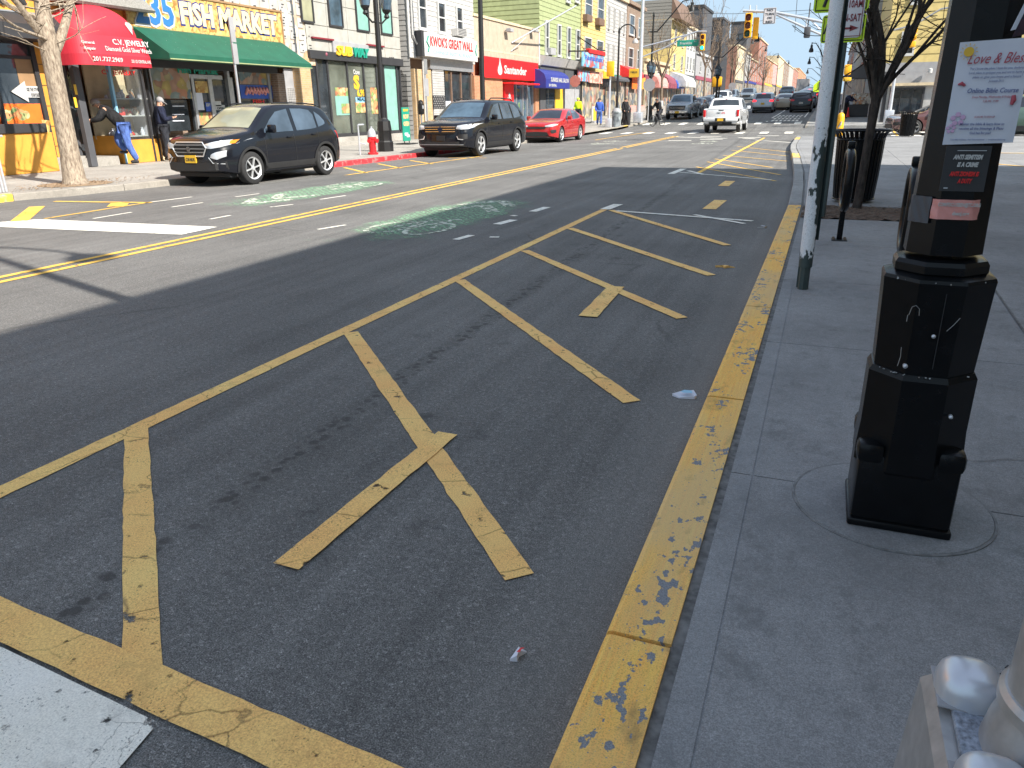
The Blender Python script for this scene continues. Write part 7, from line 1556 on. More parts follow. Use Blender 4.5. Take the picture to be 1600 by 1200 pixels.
# ================================================================== STREET FURNITURE, FAR
def lantern(m, mg, x, y, z, s=1.):
    m.lathe([(.05 * s, -.05 * s), (.10 * s, 0), (.06 * s, .08 * s), (.13 * s, .16 * s), (.15 * s, .22 * s)], (x, y, z), 12); mg.lathe([(.15 * s, .22 * s), (.23 * s, .62 * s), (.22 * s, .66 * s)], (x, y, z), 12); m.lathe([(.25 * s, .66 * s), (.12 * s, .84 * s), (.03 * s, .98 * s)], (x, y, z), 12)
def lamp_base(m, x, y, z, s=1.):
    m.lathe([(.26 * s, 0), (.26 * s, .3 * s), (.23 * s, .34 * s), (.22 * s, .62 * s), (.24 * s, .66 * s), (.21 * s, .95 * s), (.15 * s, 1.0 * s), (.12 * s, 1.05 * s)], (x, y, z), 8, pi / 8)
def street_lamp(label, x, y, H, twin=None, arm=None, hook=False, s=1., group='black street lamps along the avenue', rtop=.06):
    z = gz(y) + .12; t = thing('street_lamp', label, 'lamp post', (x, y, z), group)
    m = MB(); lamp_base(m, x, y, z, s); m.build('base', 'black_satin', t, True, 30)
    m = MB(); m.tube([(x, y, z + 1.0 * s), (x, y, z + H)], [.10 * s, rtop * s], 10); m.lathe([(.07, 0), (.09, .1), (.02, .35)], (x, y, z + H), 8); m.build('shaft', 'black_satin', t, True)
    if twin:
        for sd in (-1, 1):
            m = MB(); m.tube([(x, y, z + twin - .15), (x, y + sd * .3, z + twin - .18), (x, y + sd * .62, z + twin), (x, y + sd * .66, z + twin + .1)], .03, 6); m.build('bracket', 'black_satin', t, True)
            m = MB(); mg = MB(); lantern(m, mg, x, y + sd * .66, z + twin + .05); a = m.build('lantern', 'black_satin', t, True); mg.build('globe', 'glass_blue', a, True)
    if arm:
        d, ln, rise = arm; m = MB(); p = [(x - d * .35, y, z + H - .95), (x + d * .3, y, z + H - .95), (x + d * ln * .45, y, z + H - .4 + rise * .4), (x + d * ln * .75, y, z + H + rise * .9), (x + d * ln, y, z + H + rise)]; m.tube(p, [.035, .05, .045, .04, .035], 8); m.build('arm', 'black_satin', t, True)
        m = MB(); q = (x + d * ln, y, z + H + rise - .8); m.lathe([(.22, .0), (.20, .2), (.10, .42), (.12, .55), (.05, .65), (.04, .85)], q, 12); m.build('lamp_shade', 'black_satin', t, True); m = MB(); m.lathe([(.001, -.06), (.15, -.04), (.2, .0)], q, 12); m.build('lens', 'globe', t, True)
    if hook:
        m = MB(); p = [(x, y, z + H)] + [(x + .55 - .55 * cos(a), y, z + H + .5 * sin(a)) for a in [pi * i / 8 for i in range(9)]] + [(x + 1.1, y, z + H - .35)]; m.tube(p, .04, 8); m.build('hook', 'black_satin', t, True)
        m = MB(); m.lathe([(.2, 0), (.2, .12), (.06, .3)], (x + 1.1, y, z + H - .65), 12); m.build('lamp_shade', 'white', t, True)
    return t
x, y = onZ(603, 236, .13); street_lamp('thick black lamp post with twin lanterns beside the fire hydrant', x, y, 9.0, twin=zX(585, 14, x) - .13 + .35 if False else 4.25, s=1.05)
x, y = gp(756, 219, .12); street_lamp('plain black lamp post standing behind the large black car', x, y, 9.5, s=1.15, rtop=.085)
x, y = gp(963, 195, .12); t = street_lamp('tall thin black lamp post with a hooked top among the people at the far crossing', x, y, onY(966, 52, y)[1] - gz(y) - .12, hook=True, s=.9)
x, y = gp(1014, 187, .12); street_lamp('black lamp post with globe and long curved arm reaching over the street beyond the cyclist', x, y, onY(1017, 27, y)[1] - gz(y) - .12, twin=3.0, arm=(1, 2.7, 1.0))
x, y = gp(1117, 178, .12); street_lamp('distant black lamp post with curved arm in front of the plain brick wall', x, y, onY(1119, 70, y)[1] - gz(y) - .12, twin=2.8, arm=(1, 2.9, .9))
for k, Yk in enumerate((112, 135, 165, 205)):
    x = -13.0; street_lamp(['curved-arm lamp post just beyond the brick wall', 'second of the tiny curved-arm lamps in the far left row', 'third of the tiny curved-arm lamps in the far left row', 'last tiny curved-arm lamp in the far left row'][k], x, Yk, 7.0, arm=(1, 2.4, .8), group='black street lamps along the avenue')
lab = ['nearest curved-arm lamp of the right-hand row', 'second curved-arm lamp of the right-hand row', 'third curved-arm lamp of the right-hand row', 'fourth curved-arm lamp of the right-hand row', 'farthest curved-arm lamp of the right-hand row']
for k, (Yk, yt) in enumerate(((84, 75), (112, 95), (150, 111), (195, 123), (250, 133))): street_lamp(lab[k], onY(1290 - k, 110, Yk)[0], Yk, onY(1290, yt, Yk)[1] - gz(Yk) - .12, arm=(-1, 21 * Yk / 1166, .5))
def signal(t, x, y, z, face='y', s=1., lit=2, yaw=0., back=False):
    """three-lens head hanging at (x,y), top at z; lenses look towards -y"""
    hd = bpy.data.objects.new('signal_head', MB().rbox(-.17 * s, .17 * s, -.02 * s, .16 * s, -1.08 * s, 0, .03).build('signal_head', 'signal_yellow', None).data)
    for o in list(COL.objects):
        if o.name.startswith('signal_head') and o.parent is None and o is not hd and o.data is hd.data: bpy.data.objects.remove(o)
    COL.objects.link(hd); hd.parent = t; hd.location = Vector((x, y, z)) - wl(t); hd.rotation_euler = (0, 0, yaw)
    hd.data.polygons.foreach_set('use_smooth', [False] * len(hd.data.polygons))
    for k in range(3):
        zc = (-.19 - .35 * k) * s; m = MB(); cc = (0, -.03 * s, zc)
        col = ('lamp_off_red', 'lamp_off_amber', 'lamp_off_green')[k] if k != lit else 'green_on'
        m.lathe([(.001, .012), (.12 * s, .0), (.12 * s, -.02)], (0, -.035 * s, zc), 20, 0, 'y'); o = m.build('lens', col, None); o.parent = hd
        m = MB(); n = 20; vs = []
        for q in (0, 1):
            for i in range(n + 1): a = radians(-35) + radians(250) * i / n; vs.append((.14 * s * cos(a), -.02 * s - q * .2 * s, zc + .14 * s * sin(a)))
        m.add(vs, [(i, i + 1, n + 2 + i, n + 1 + i) for i in range(n)]); o = m.build('visor', 'signal_yellow', None); o.parent = hd
        m = MB(); m.lathe([(.155 * s, 0), (.155 * s, -.01)], (0, -.022 * s, zc), 20, 0, 'y'); o = m.build('lens_ring', 'charcoal', None); o.parent = hd
    return hd
P('lamp_off_red', (.09, .012, .01), .25); P('lamp_off_amber', (.10, .035, .015), .25); P('lamp_off_green', (.008, .06, .04), .25); glow('green_on', (.02, .75, .42), 1.6)
# near right mast with the big signal and the turn sign
MY = 34.6
px0, pz0 = onY(1297, 80, MY); t = thing('signal_mast', 'grey mast arm signal reaching in from the right over the side street corner', 'traffic signal', (px0, MY, .13))
m = MB(); m.tube([(px0 + .05, MY, .13), (px0, MY, pz0 + 1.3)], [.12, .09], 12); m.build('pole', 'galv', t, True)
ax, az_ = onY(1143, 19, MY); bx, bz = onY(1262, 16 + 10, MY); m = MB(); l1 = [onY(*p, MY) for p in ((1161, 17), (1195, 18), (1215, 20), (1260, 29), (1297, 37))]; l2 = [onY(*p, MY) for p in ((1212, 22), (1262, 45), (1297, 60))]
m.tube([(a, MY, b) for a, b in l1], .055, 8); m.tube([(a, MY, b) for a, b in l2], .045, 8)
for (p, q) in (((1224, 22), (1224, 28)), ((1267, 31), (1281, 46)), ((1260, 30), (1260, 42))): a, b = onY(*p, MY), onY(*q, MY); m.tube([(a[0], MY, a[1]), (b[0], MY, b[1])], .03, 6)
a, b = onY(1172, 8, MY), onY(1172, 18, MY); m.tube([(a[0], MY, a[1]), (b[0], MY, b[1])], .03, 6); a, b = onY(1182, 8, MY), onY(1182, 22, MY); m.tube([(a[0], MY, a[1]), (b[0], MY, b[1])], .025, 6); m.build('arm', 'galv_light', t, True)
a = onY(1170.5, 20, MY - .3); signal(t, a[0], MY - .3, a[1], lit=9, s=.84)
a = onY(1181, 27, MY + .1); MB().rbox(a[0] - .08, a[0] + .13, MY + .05, MY + .32, a[1] - .8, a[1], .03).build('side_signal_head', 'signal_yellow', t, True)
r = rY(1192.5, 12, 1212.5, 37.5, MY - .1); s_ = ysign(t, 'turn_sign', rrect(r[0], r[1], r[2], r[3], .04), MY - .1, 'sign_white', .006); xc_ = (r[0] + r[1]) / 2; hh = r[3] - r[2]
for k, (s2, w_) in enumerate((('NO', .42), ('TURN', .6), ('ON', .3), ('RED', .45))): text(s_, 'lettering', s2, (xc_, MY - .102, r[3] - hh * (.22 + .235 * k)), UX, UZ, hh * .19, 'charcoal', (r[1] - r[0]) * w_ * 1.15, .004, .02)
m = MB(); m.tube([(r[0] + .03, MY - .103, r[2] + .03), (r[1] - .03, MY - .103, r[2] + .03), (r[1] - .03, MY - .103, r[3] - .03), (r[0] + .03, MY - .103, r[3] - .03), (r[0] + .03, MY - .103, r[2] + .03)], .008, 4); m.build('border', 'dark_grey', s_)
a = onY(1262, 44, MY); m = MB(); m.tube([(a[0], MY, a[1] + .9), (a[0], MY, a[1] - .1)], .025, 6); m.rbox(a[0] - .12, a[0] + .12, MY - .1, MY + .12, a[1] - .35, a[1] + .05, .04); m.build('detector_camera', 'dark_grey', t, True)
# far left mast
SY = 55.0; px1, _ = onY(1001, 90, SY)
t = thing('signal_mast', 'white-grey mast arm signal with green street name sign at the far left corner', 'traffic signal', (px1, SY, gz(SY) + .12)); g0 = gz(SY) + .12
m = MB(); zt_ = onY(1006, -60, SY)[1]; m.tube([(px1, SY, g0), (px1, SY, zt_)], [.17, .10], 12); m.build('pole', 'galv_light', t, True); m = MB(); m.rbox(px1 - .3, px1 + .3, SY - .3, SY + .3, g0, g0 + .7, .05); m.build('base', 'galv_light', t, True)
m = MB(); m.tube([(a, SY, b) for a, b in [onY(*p, SY) for p in ((1001, 74), (1040, 64), (1078, 53), (1090, 49), (1104, 49))]], .045, 8); m.tube([(a, SY, b) for a, b in [onY(*p, SY) for p in ((1001, 90), (1040, 74), (1078, 53))]], .04, 8); m.build('arm', 'galv_light', t, True)
a = onY(1098.5, 53, SY - .3); signal(t, a[0], SY - .3, a[1], lit=2, s=.93)
r = rY(1058, 62.5, 1091.5, 72.5, SY - .1); s_ = MB().rbox(r[0], r[1], SY - .13, SY - .1, r[2], r[3], .02).build('street_name_sign', 'sign_green', t); text(s_, 'lettering', 'Franklin', ((r[0] + r[1]) / 2 - .12, SY - .131, r[2] + .13), UX, UZ, (r[3] - r[2]) * .55, 'white_clean', (r[1] - r[0]) * .55, .004, .02); text(s_, 'lettering', 'ST', (r[1] - .22, SY - .131, r[2] + .24), UX, UZ, (r[3] - r[2]) * .25, 'white_clean', .18, .004, .02)
# yellow signal on a short pole near the far left crossing, and others
def ped_signal(label, px, pyb, pyt, pole_mat='galv_light', head=True, heads=((0, 0),)):
    x, y = gp(px, pyb, .12); z = gz(y) + .12; t = thing('pedestrian_signal', label, 'traffic signal', (x, y, z)); m = MB(); zt_ = onY(px, pyt, y)[1]
    m.tube([(x, y, z), (x, y, zt_)], .07, 10); m.rbox(x - .18, x + .18, y - .18, y + .18, z, z + .55, .03); m.build('pole', pole_mat, t, True); return t, x, y, z, zt_
t, x, y, z, zt_ = ped_signal('white pole with a yellow signal box seen edge on near the blue-vested man', 951, 199, 100)
MB().rbox(x - .15, x + .30, y - .35, y - .1, zt_ - .75, zt_ + .15, .04).build('signal_head', 'signal_yellow', t, True); m = MB(); m.rbox(x - .45, x - .08, y - .2, y + .2, zt_ - 1.35, zt_ - .85, .04); m.build('walk_box', 'charcoal', t, True)
t, x, y, z, zt_ = ped_signal('black pole with a big yellow walk signal box before the far brick wall', 1121, 176, 128, 'black_satin'); r = rY(1113, 120, 1128, 136, y - .2); MB().rbox(r[0], r[1], y - .4, y - .15, r[2], r[3], .06).build('signal_head', 'signal_yellow', t, True)
x, y = gp(1386, 205, .12); y = 50.9; x = onY(1386, 200, y)[0]; t = thing('pedestrian_signal', 'slim white pole with a walk signal at the corner of the yellow building', 'traffic signal', (x, y, gz(y) + .13)); z = gz(y) + .13; zt_ = onY(1398, 86, y)[1]
m = MB(); m.tube([(x, y, z), (x, y, zt_)], [.12, .07], 10); m.rbox(x - .25, x + .25, y - .2, y + .2, z, z + .8, .05); m.build('pole', 'galv_light', t, True); m = MB(); m.rbox(x - .08, x + .2, y - .15, y + .15, zt_, zt_ + .3, .05); m.build('pole_cap', 'dark_grey', t, True)
r = rY(1375, 112, 1387, 124, y - .2); hb = MB().rbox(r[0], r[1], y - .35, y - .12, r[2], r[3], .04).build('walk_signal', 'charcoal', t, True); xc_, zc_ = (r[0] + r[1]) / 2 - .06, (r[2] + r[3]) / 2; wm = glow('walk_white', (.9, .9, .85), 1.5)
m = MB(); yy = y - .36; m.tube([(xc_, yy, zc_ - .02), (xc_ + .02, yy, zc_ + .10)], .03, 6); m.lathe([(.001, 0), (.03, 0), (.03, .01)], (xc_ + .03, yy, zc_ + .16), 8, 0, 'y'); m.tube([(xc_, yy, zc_ - .02), (xc_ - .06, yy, zc_ - .18)], .016, 5); m.tube([(xc_, yy, zc_ - .02), (xc_ + .05, yy, zc_ - .18)], .016, 5); m.tube([(xc_, yy, zc_ + .08), (xc_ + .07, yy, zc_ + .02)], .012, 5); m.build('walking_figure', 'walk_white', hb)
# signal and teal sign hanging in front of the yellow wall: their own mast
y = 50.6; a = onY(1428, 42, y); t = thing('signal_mast', 'yellow signal and teal street sign hanging in front of the yellow building', 'traffic signal', (a[0], y, a[1])); m = MB(); b = onY(1470, 20, y); m.tube([(a[0] - 1.2, y + .1, a[1] - .15), (a[0], y + .1, a[1] + .1), (b[0], y + .1, b[1] + .2), (b[0] + 6, y + .1, b[1] + .9)], .05, 8); m.tube([(b[0] + 6, y + .1, gz(y) + .1), (b[0] + 6, y + .1, b[1] + 1.1)], .12, 8); m.build('arm', 'galv', t, True)
hd = MB()
for k in range(3): hd.rbox(a[0] - .12, a[0] + .2, y - .3, y, a[1] - .36 * (k + 1) + .03, a[1] - .36 * k, .06)
hd.build('signal_head', 'signal_yellow', t, True); r = rY(1411, 51, 1424, 66, y - .05); MB().box(r[0], r[1], y - .06, y - .02, r[2], r[3]).build('street_name_sign', 'teal', t)
# yellow back-to-back signal by the sleeved post
y = 50.8; r = rY(1319, 101, 1330, 117, y); t = thing('pedestrian_signal', 'yellow walk signal box seen just right of the white sleeved post', 'traffic signal', (r[0], y, gz(y))); xm_ = (r[0] + r[1]) / 2
MB().rbox(r[0], r[1], y - .2, y + .1, r[2], r[3], .06).build('signal_head', 'signal_yellow', t, True); m = MB(); m.tube([(xm_, y + .15, gz(y)), (xm_, y + .15, r[3] + .2)], .07, 8); m.build('pole', 'charcoal', t, True); r = rY(1317, 121, 1330, 127, y); MB().rbox(r[0], r[1], y - .2, y + .1, r[2], r[3], .04).build('lower_box', 'gold', t, True)
# school crossing sign on the far right corner
x, y = gp(1276, 196, .12); z = gz(y) + .12; t = thing('school_crossing_sign', 'fluorescent pentagon sign with two figures on a thin pole left of the white post', 'sign', (x, y, z))
r = rY(1271.5, 122, 1289, 143.5, y - .05); r = (r[0], r[0] + .78, r[2], r[3]); xm_ = (r[0] + r[1]) / 2; MB().tube([(xm_, y, z), (xm_, y, r[3])], .035, 8).build('pole', 'galv_light', t, True); hh = r[3] - r[2]
p5 = ysign(t, 'panel', [(r[0], r[2]), (r[1], r[2]), (r[1], r[2] + hh * .5), (xm_, r[3]), (r[0], r[2] + hh * .5)], y - .06, 'lime', .01); m = MB()
for dx in (-.08, .13): m.tube([(xm_ + dx, y - .065, r[2] + .3), (xm_ + dx, y - .065, r[2] + .55)], .04, 6); m.tube([(xm_ + dx, y - .065, r[2] + .3), (xm_ + dx - .07, y - .065, r[2] + .1)], .02, 5); m.tube([(xm_ + dx, y - .065, r[2] + .3), (xm_ + dx + .07, y - .065, r[2] + .1)], .02, 5); m.lathe([(.001, 0), (.04, 0), (.04, .004)], (xm_ + dx, y - .062, r[2] + .63), 8, 0, 'y')
m.build('figures', 'charcoal', p5)
# yellow bollard-like hydrant marker
x, y = .44, 36.2; t = thing('yellow_bollard', 'yellow round-topped marker with a dark emblem between the sleeved post and the bin', 'bollard', (x, y, .13)); m = MB(); m.lathe([(.15, .0), (.15, .75), (.13, .88), (.07, .95), (.001, .97)], (x, y, .13), 20); m.build('body', 'signal_yellow', t, True); m = MB(); m.tube([(x - .06, y - .15, .5), (x + .02, y - .155, .62), (x + .05, y - .15, .75)], [.03, .045, .02], 8); m.tube([(x, y, 1.08), (x, y, 1.2)], .03, 6); m.build('emblem', 'galv', t)
# stop signs (one faded front, one grey back)
def stop(label, px, pyb, pyc, rad, mat, txt=None):
    x, y = gp(px, pyb, .12); z = gz(y) + .12; t = thing('stop_sign', label, 'sign', (x, y, z)); zc = onY(px - 3, pyc, y)[1]; MB().tube([(x, y, z), (x, y, zc + rad)], .035, 8).build('pole', 'galv_light', t, True)
    m = MB(); m.prism([(x + rad * cos(pi / 8 + k * pi / 4), y - .06, zc + rad * sin(pi / 8 + k * pi / 4)) for k in range(8)], (0, .01, 0)); m.build('panel', mat, t)
P('faded_red', (.5, .17, .13), .6); x_ = stop('faded red octagonal sign on a pole above the man in the fluorescent jacket', 898, 191, 127, .42, 'faded_red'); stop('grey back of an octagonal sign near the cyclist', 1012, 189, 133, .45, 'grey'); 
x, y = gp(1089, 178, .12); t = thing('sign_pole', 'round grey sign back on a pole in front of the far brick wall', 'sign', (x + 2, 92, gz(92))); r_ = onY(1144, 135, 92); MB().tube([(r_[0], 92, gz(92)), (r_[0], 92, r_[1])], .04, 6).build('pole', 'galv', t); m = MB(); m.lathe([(.40, 0), (.40, .02)], (r_[0], 92, r_[1]), 20, 0, 'y'); m.build('panel', 'grey', t)
x, y = gp(992, 192, .12); t = thing('yellow_notice_sign', 'square yellow notice sign high on the far left corner pole', 'sign', (x, SY - .4, 4)); r = rY(983, 107.5, 998, 121, SY - .3); MB().rbox(r[0], r[1], SY - .34, SY - .3, r[2], r[3], .02).build('panel', 'gold', t); text(t, 'lettering', 'YIELD', ((r[0] + r[1]) / 2, SY - .345, (r[2] + r[3]) / 2), UX, UZ, .16, 'charcoal', .5, .003, .02)
# parking pole in front of the fish market, meter, twin poles
x, y = onZ(393, 246, .13); x = -14.1; y = onX(380, 200, x)[0]; t = thing('parking_sign_pole', 'thin steel pole with sign plates seen edge on in front of the fish market', 'sign post', (x, y, .13)); a = onX(357, 27, x); m = MB(); m.tube([(x, y, .13), (x, y, a[1])], .032, 8); m.build('pole', 'alu', t, True)
for (p0, p1) in ((27, 66), (68, 100)): b0, b1 = onX(362, p0, x)[1], onX(365, p1, x)[1]; m = MB(); m.prism([(x + .04, y - .05, b1), (x + .05, y + .11, b1), (x + .05, y + .11, b0), (x + .04, y - .05, b0)], (-.006, 0, 0)); m.build('sign_plate', 'grey', t)
for k, (px_, lb) in enumerate(((661, 'parking meter on a grey pole beside the large black car'),)):
    x, y = onZ(px_, 231, .13); t = thing('parking_meter', lb, 'parking meter', (x, y, .13)); m = MB(); m.tube([(x, y, .13), (x, y, 1.35)], .035, 8); m.build('pole', 'alu', t, True); m = MB(); m.rbox(x - .09, x + .09, y - .09, y + .09, 1.3, 1.68, .04); m.lathe([(.10, 0), (.08, .1), (.02, .13)], (x, y, 1.68), 12); m.build('meter_head', 'black_satin', t, True); MB().rbox(x + .085, x + .1, y - .05, y + .05, 1.5, 1.62, .01).build('display', 'galv_light', t)
x, y = onZ(670, 231, .13); t = thing('parking_sign_pole', 'thin pole with a narrow sign right beside the parking meter', 'sign post', (x, y, .13)); m = MB(); zt_ = onX(660, 92, x)[1]; m.tube([(x, y, .13), (x, y, zt_)], .032, 8); m.build('pole', 'alu', t, True); MB().box(x + .035, x + .045, y - .15, y + .15, zt_ - 1.25, zt_ - .65).build('sign_plate', 'grey', t); MB().box(x + .035, x + .045, y - .12, y + .12, zt_ - .5, zt_ + .0).build('sign_plate', 'alu', t)
# street-side pay box / railing at left edge
x, y = onZ(6, 300, .13); t = thing('kerbside_rack', 'grey tubular rack at the left edge of the far pavement', 'rack', (x, y, .13)); m = MB()
for k in range(3): a_ = onX(2 + 5 * k - 2, 298, x)[0]; m.tube([(x, a_, .13), (x, a_, 1.15)], .022, 8)
m.tube([(x, y - .8, 1.12), (x, y + .22, 1.12)], .022, 8); m.build('tubes', 'galv_light', t, True)
# fire hydrant
x, y = onZ(583, 241, .13); t = thing('fire_hydrant', 'red fire hydrant with a silver top near the red kerb', 'fire hydrant', (x, y, .13)); m = MB(); m.lathe([(.17, 0), (.17, .05), (.11, .07), (.115, .45), (.14, .47), (.14, .52), (.11, .54)], (x, y, .13), 20)
m.build('barrel', 'hydrant_red', t, True); m = MB(); m.lathe([(.14, .54), (.14, .60), (.12, .70), (.07, .78), (.03, .80), (.03, .86), (.001, .86)], (x, y, .13), 20); m.build('bonnet', 'galv_light', t, True)
for d in ((0, -1), (0, 1), (1, 0)): m = MB(); m.tube([(x, y, .55), (x + d[0] * .17, y + d[1] * .17, .55)], .055, 10); m.tube([(x + d[0] * .15, y + d[1] * .15, .55), (x + d[0] * .2, y + d[1] * .2, .55)], .068, 10); m.build('nozzle', 'hydrant_red', t, True)
m = MB(); m.tube([(x - .2, y - .45, 1.05), (x - .2, y - .45, .5), (x - .1, y - .25, .45)], .025, 6); m.tube([(x - .2, y - .45, 1.05), (x - .15, y - .2, 1.05)], .025, 6); t2 = thing('bent_pipe', 'bent silver pipe standing just behind the fire hydrant', 'pipe', (x - .2, y - .45, .13)); m.tube([(x - .2, y - .45, .13), (x - .2, y - .45, .5)], .03, 6); m.build('pipe', 'galv_light', t2, True)
# A-frame board
x, y = onZ(636, 225, .13); t = thing('pavement_sign_board', 'green upright board reading NOW OPEN on a black foot on the far pavement', 'sign', (x, y, .13)); w_, h_ = .60, 1.32
m = MB(); m.rbox(x - .02, x + .02, y - w_ / 2, y + w_ / 2, .25, .25 + h_, .01); bd = m.build('panel', 'sign_green', t); m = MB(); m.rbox(x - .35, x + .35, y - .38, y + .38, .13, .17, .02); m.tube([(x, y - .2, .16), (x, y - .2, .27)], .02, 6); m.tube([(x, y + .2, .16), (x, y + .2, .27)], .02, 6); m.build('foot', 'black_plastic', t)
P('peach', (.72, .42, .2), .6)
text(bd, 'lettering', 'SUBWAY', (x + .021, y, 1.42), UY, UZ, .13, 'gold', .44, .005, .04, .15); text(bd, 'lettering', 'NOW', (x + .021, y, 1.14), UY, UZ, .22, 'peach', .42, .005, .05); text(bd, 'lettering', 'OPEN', (x + .021, y, .86), UY, UZ, .22, 'peach', .46, .005, .05)
m = MB(); m.rbox(x + .02, x + .03, y - .18, y + .1, .47, .58, .004); m.rbox(x + .022, x + .032, y - .02, y + .2, .40, .50, .004); m.build('sandwich_picture', 'paper', bd)
# news boxes, bins and boards by the far crossing
def small_bin(label, px, pyb, w_, h_, mat, top='charcoal'):
    x, y = gp(px, pyb, .12); z = gz(y) + .12; t = thing('litter_bin', label, 'litter bin', (x, y, z)); m = MB(); m.lathe([(w_ * .46, 0), (w_ * .5, h_ * .9), (w_ * .54, h_ * .93), (w_ * .5, h_)], (x, y, z), 16); m.build('body', mat, t, True); m = MB(); m.lathe([(w_ * .5, h_ * 1.0), (w_ * .35, h_ * 1.15), (w_ * .1, h_ * 1.22)], (x, y, z), 16); m.build('lid', top, t, True)
small_bin('grey drum litter bin with white graffiti by the far left crossing', 963, 198, .62, .95, 'patched', 'grey') if 'patched' in MATS else (patches('graffiti', [(.1, .12, .13), (.45, .48, .5), (.12, .14, .16), (.3, .34, .36)], 5), small_bin('grey drum litter bin with graffiti by the far left crossing', 963, 198, .62, .95, 'graffiti', 'grey'))
small_bin('plain dark litter bin beside the person in black on the far corner', 979, 195, .55, 1.05, 'charcoal')
x, y = gp(925, 193, .12); z = gz(y) + .12; t = thing('pavement_sign_board', 'yellow and white upright board on the far pavement behind the red car', 'sign', (x, y, z)); MB().rbox(x - .04, x + .04, y - .1, y + 1.6, z + .15, z + 1.15, .02).build('panel', 'white', t); MB().rbox(x - .02, x + .06, y + .15, y + 1.3, z + .2, z + .98, .01).build('yellow_notice', 'gold', t); MB().box(x - .15, x + .15, y + .1, y + 1.4, z, z + .15).build('foot', 'grey', t)
# overhead wires
t = thing('overhead_wires', 'thin overhead wires crossing high above the far junction', 'wires', (-8, 60, 9)); m = MB()
for (p, q, Yw) in (((1005, 20), (1300, 14), 50), ((1060, 47), (1300, 15), 70), ((1242, 50), (1247, -20), 40)):
    a, b = onY(*p, Yw), onY(*q, Yw); m.tube([(a[0], Yw, a[1]), ((a[0] + b[0]) / 2, Yw, (a[1] + b[1]) / 2 - .15), (b[0], Yw, b[1])], .012, 4)
m.build('wires', 'charcoal', t)
# satellite dish
a = onX(1030, 9, FX - 3); t = thing('satellite_dish', 'small satellite dish on the roof of the tan house', 'satellite dish', (FX - 3, a[0], a[1])); m = MB(); m.lathe([(.001, .0), (.3, .05), (.5, .16), (.5, .18)], (FX - 3, a[0], a[1]), 16, 0, 'x'); m.build('dish', 'alu', t, True); MB().tube([(FX - 3, a[0], a[1] - 1.3), (FX - 3, a[0], a[1])], .04, 6).build('mount', 'alu', t)
# ================================================================== TREES
def branch(m, rg, p, d, r, L_, depth, spread=.5, up=.15, taper=.62, nseg=4, kids=(2, 3), minr=.004, sides=6):
    pts = [p.copy()]; rs = [r]; q = p.copy(); dd = d.copy()
    for i in range(nseg):
        dd = (dd + Vector((rg.gauss(0, .10), rg.gauss(0, .10), rg.gauss(0, .06) + up * .25))).normalized(); q = q + dd * (L_ / nseg); pts.append(q.copy()); rs.append(max(minr, r * (1 - (1 - taper) * (i + 1) / nseg)))
    m.tube(pts, rs, sides if r > .02 else 4, depth == 0)
    if depth <= 0: return
    for k in range(rg.randint(*kids)):
        j = rg.randint(max(1, nseg - 2), nseg) if k else nseg; base = pts[j]; ax = Vector((rg.gauss(0, 1), rg.gauss(0, 1), rg.gauss(0, .4))).normalized()
        nd = (dd + ax * spread * rg.uniform(.6, 1.3) + Vector((0, 0, up))).normalized(); branch(m, rg, base, nd, max(minr, rs[j] * rg.uniform(.6, .8)), L_ * rg.uniform(.62, .88), depth - 1, spread, up, taper, nseg, kids, minr, sides)
    for k in range(2 if depth > 1 else 1):
        j = rg.randint(1, nseg); ax = Vector((rg.gauss(0, 1), rg.gauss(0, 1), rg.gauss(0, .6) + .3)).normalized(); branch(m, rg, pts[j], ax, max(minr, rs[j] * .35), L_ * rg.uniform(.35, .6), depth - 2 if depth > 1 else 0, spread, up, taper, 3, (1, 2), minr, 4)
# big bare tree at the left
x, y = onZ(118, 287, .13); t = thing('street_tree', 'thick bare street tree with pale bark in front of the orange restaurant', 'tree', (x, y, .13))
rg = random.Random(12); a = onX(72, 62, x); top = Vector((x + .05, a[0], a[1])); m = MB()
tp = [(x, y, .10), (x, y, .25), (x + .01, y + (a[0] - y) * .15, .7), (x + .02, y + (a[0] - y) * .4, 1.5), (x + .03, y + (a[0] - y) * .7, 2.3), (x + .05, a[0], a[1])]
m.tube(tp, [.27, .215, .185, .17, .165, .175], 20); m.build('trunk', 'bark_light', t, True, 60)
m = MB(); b = onX(62, -20, x); branch(m, rg, top - Vector((0, 0, .2)), Vector((.0, b[0] - a[0], b[1] - a[1])).normalized(), .17, 2.2, 3, .5, .25)
b = onX(104, -10, x); branch(m, rg, top - Vector((0, .0, .35)), Vector((.1, b[0] - a[0] + .0, b[1] - a[1])).normalized(), .11, 1.7, 3, .5, .2)
b0 = onX(62, 55, x); b = onX(15, -4, x); branch(m, rg, Vector((x + .1, b0[0], b0[1] - .05)), Vector((.15, b[0] - b0[0], b[1] - b0[1])).normalized(), .075, 1.4, 3, .5, .2)
b0 = onX(64, 62, x); b = onX(8, 80, x); branch(m, rg, Vector((x + .15, b0[0], b0[1])), Vector((.3, b[0] - b0[0], .1)).normalized(), .035, 1.0, 2, .6, .2)
for k in range(9): aa = rg.random() * 2 * pi; branch(m, rg, top + Vector((0, 0, -.25 + .12 * k)), Vector((cos(aa) * .6 + .3, sin(aa), .3)).normalized(), .016, .8, 1, .6, .2, minr=.003)
m.build('limbs', 'bark_light', t, True, 60)
P('dry_leaf', (.27, .19, .12), .9, var=.5, scale=25); lit = MB(); rg2 = random.Random(8)
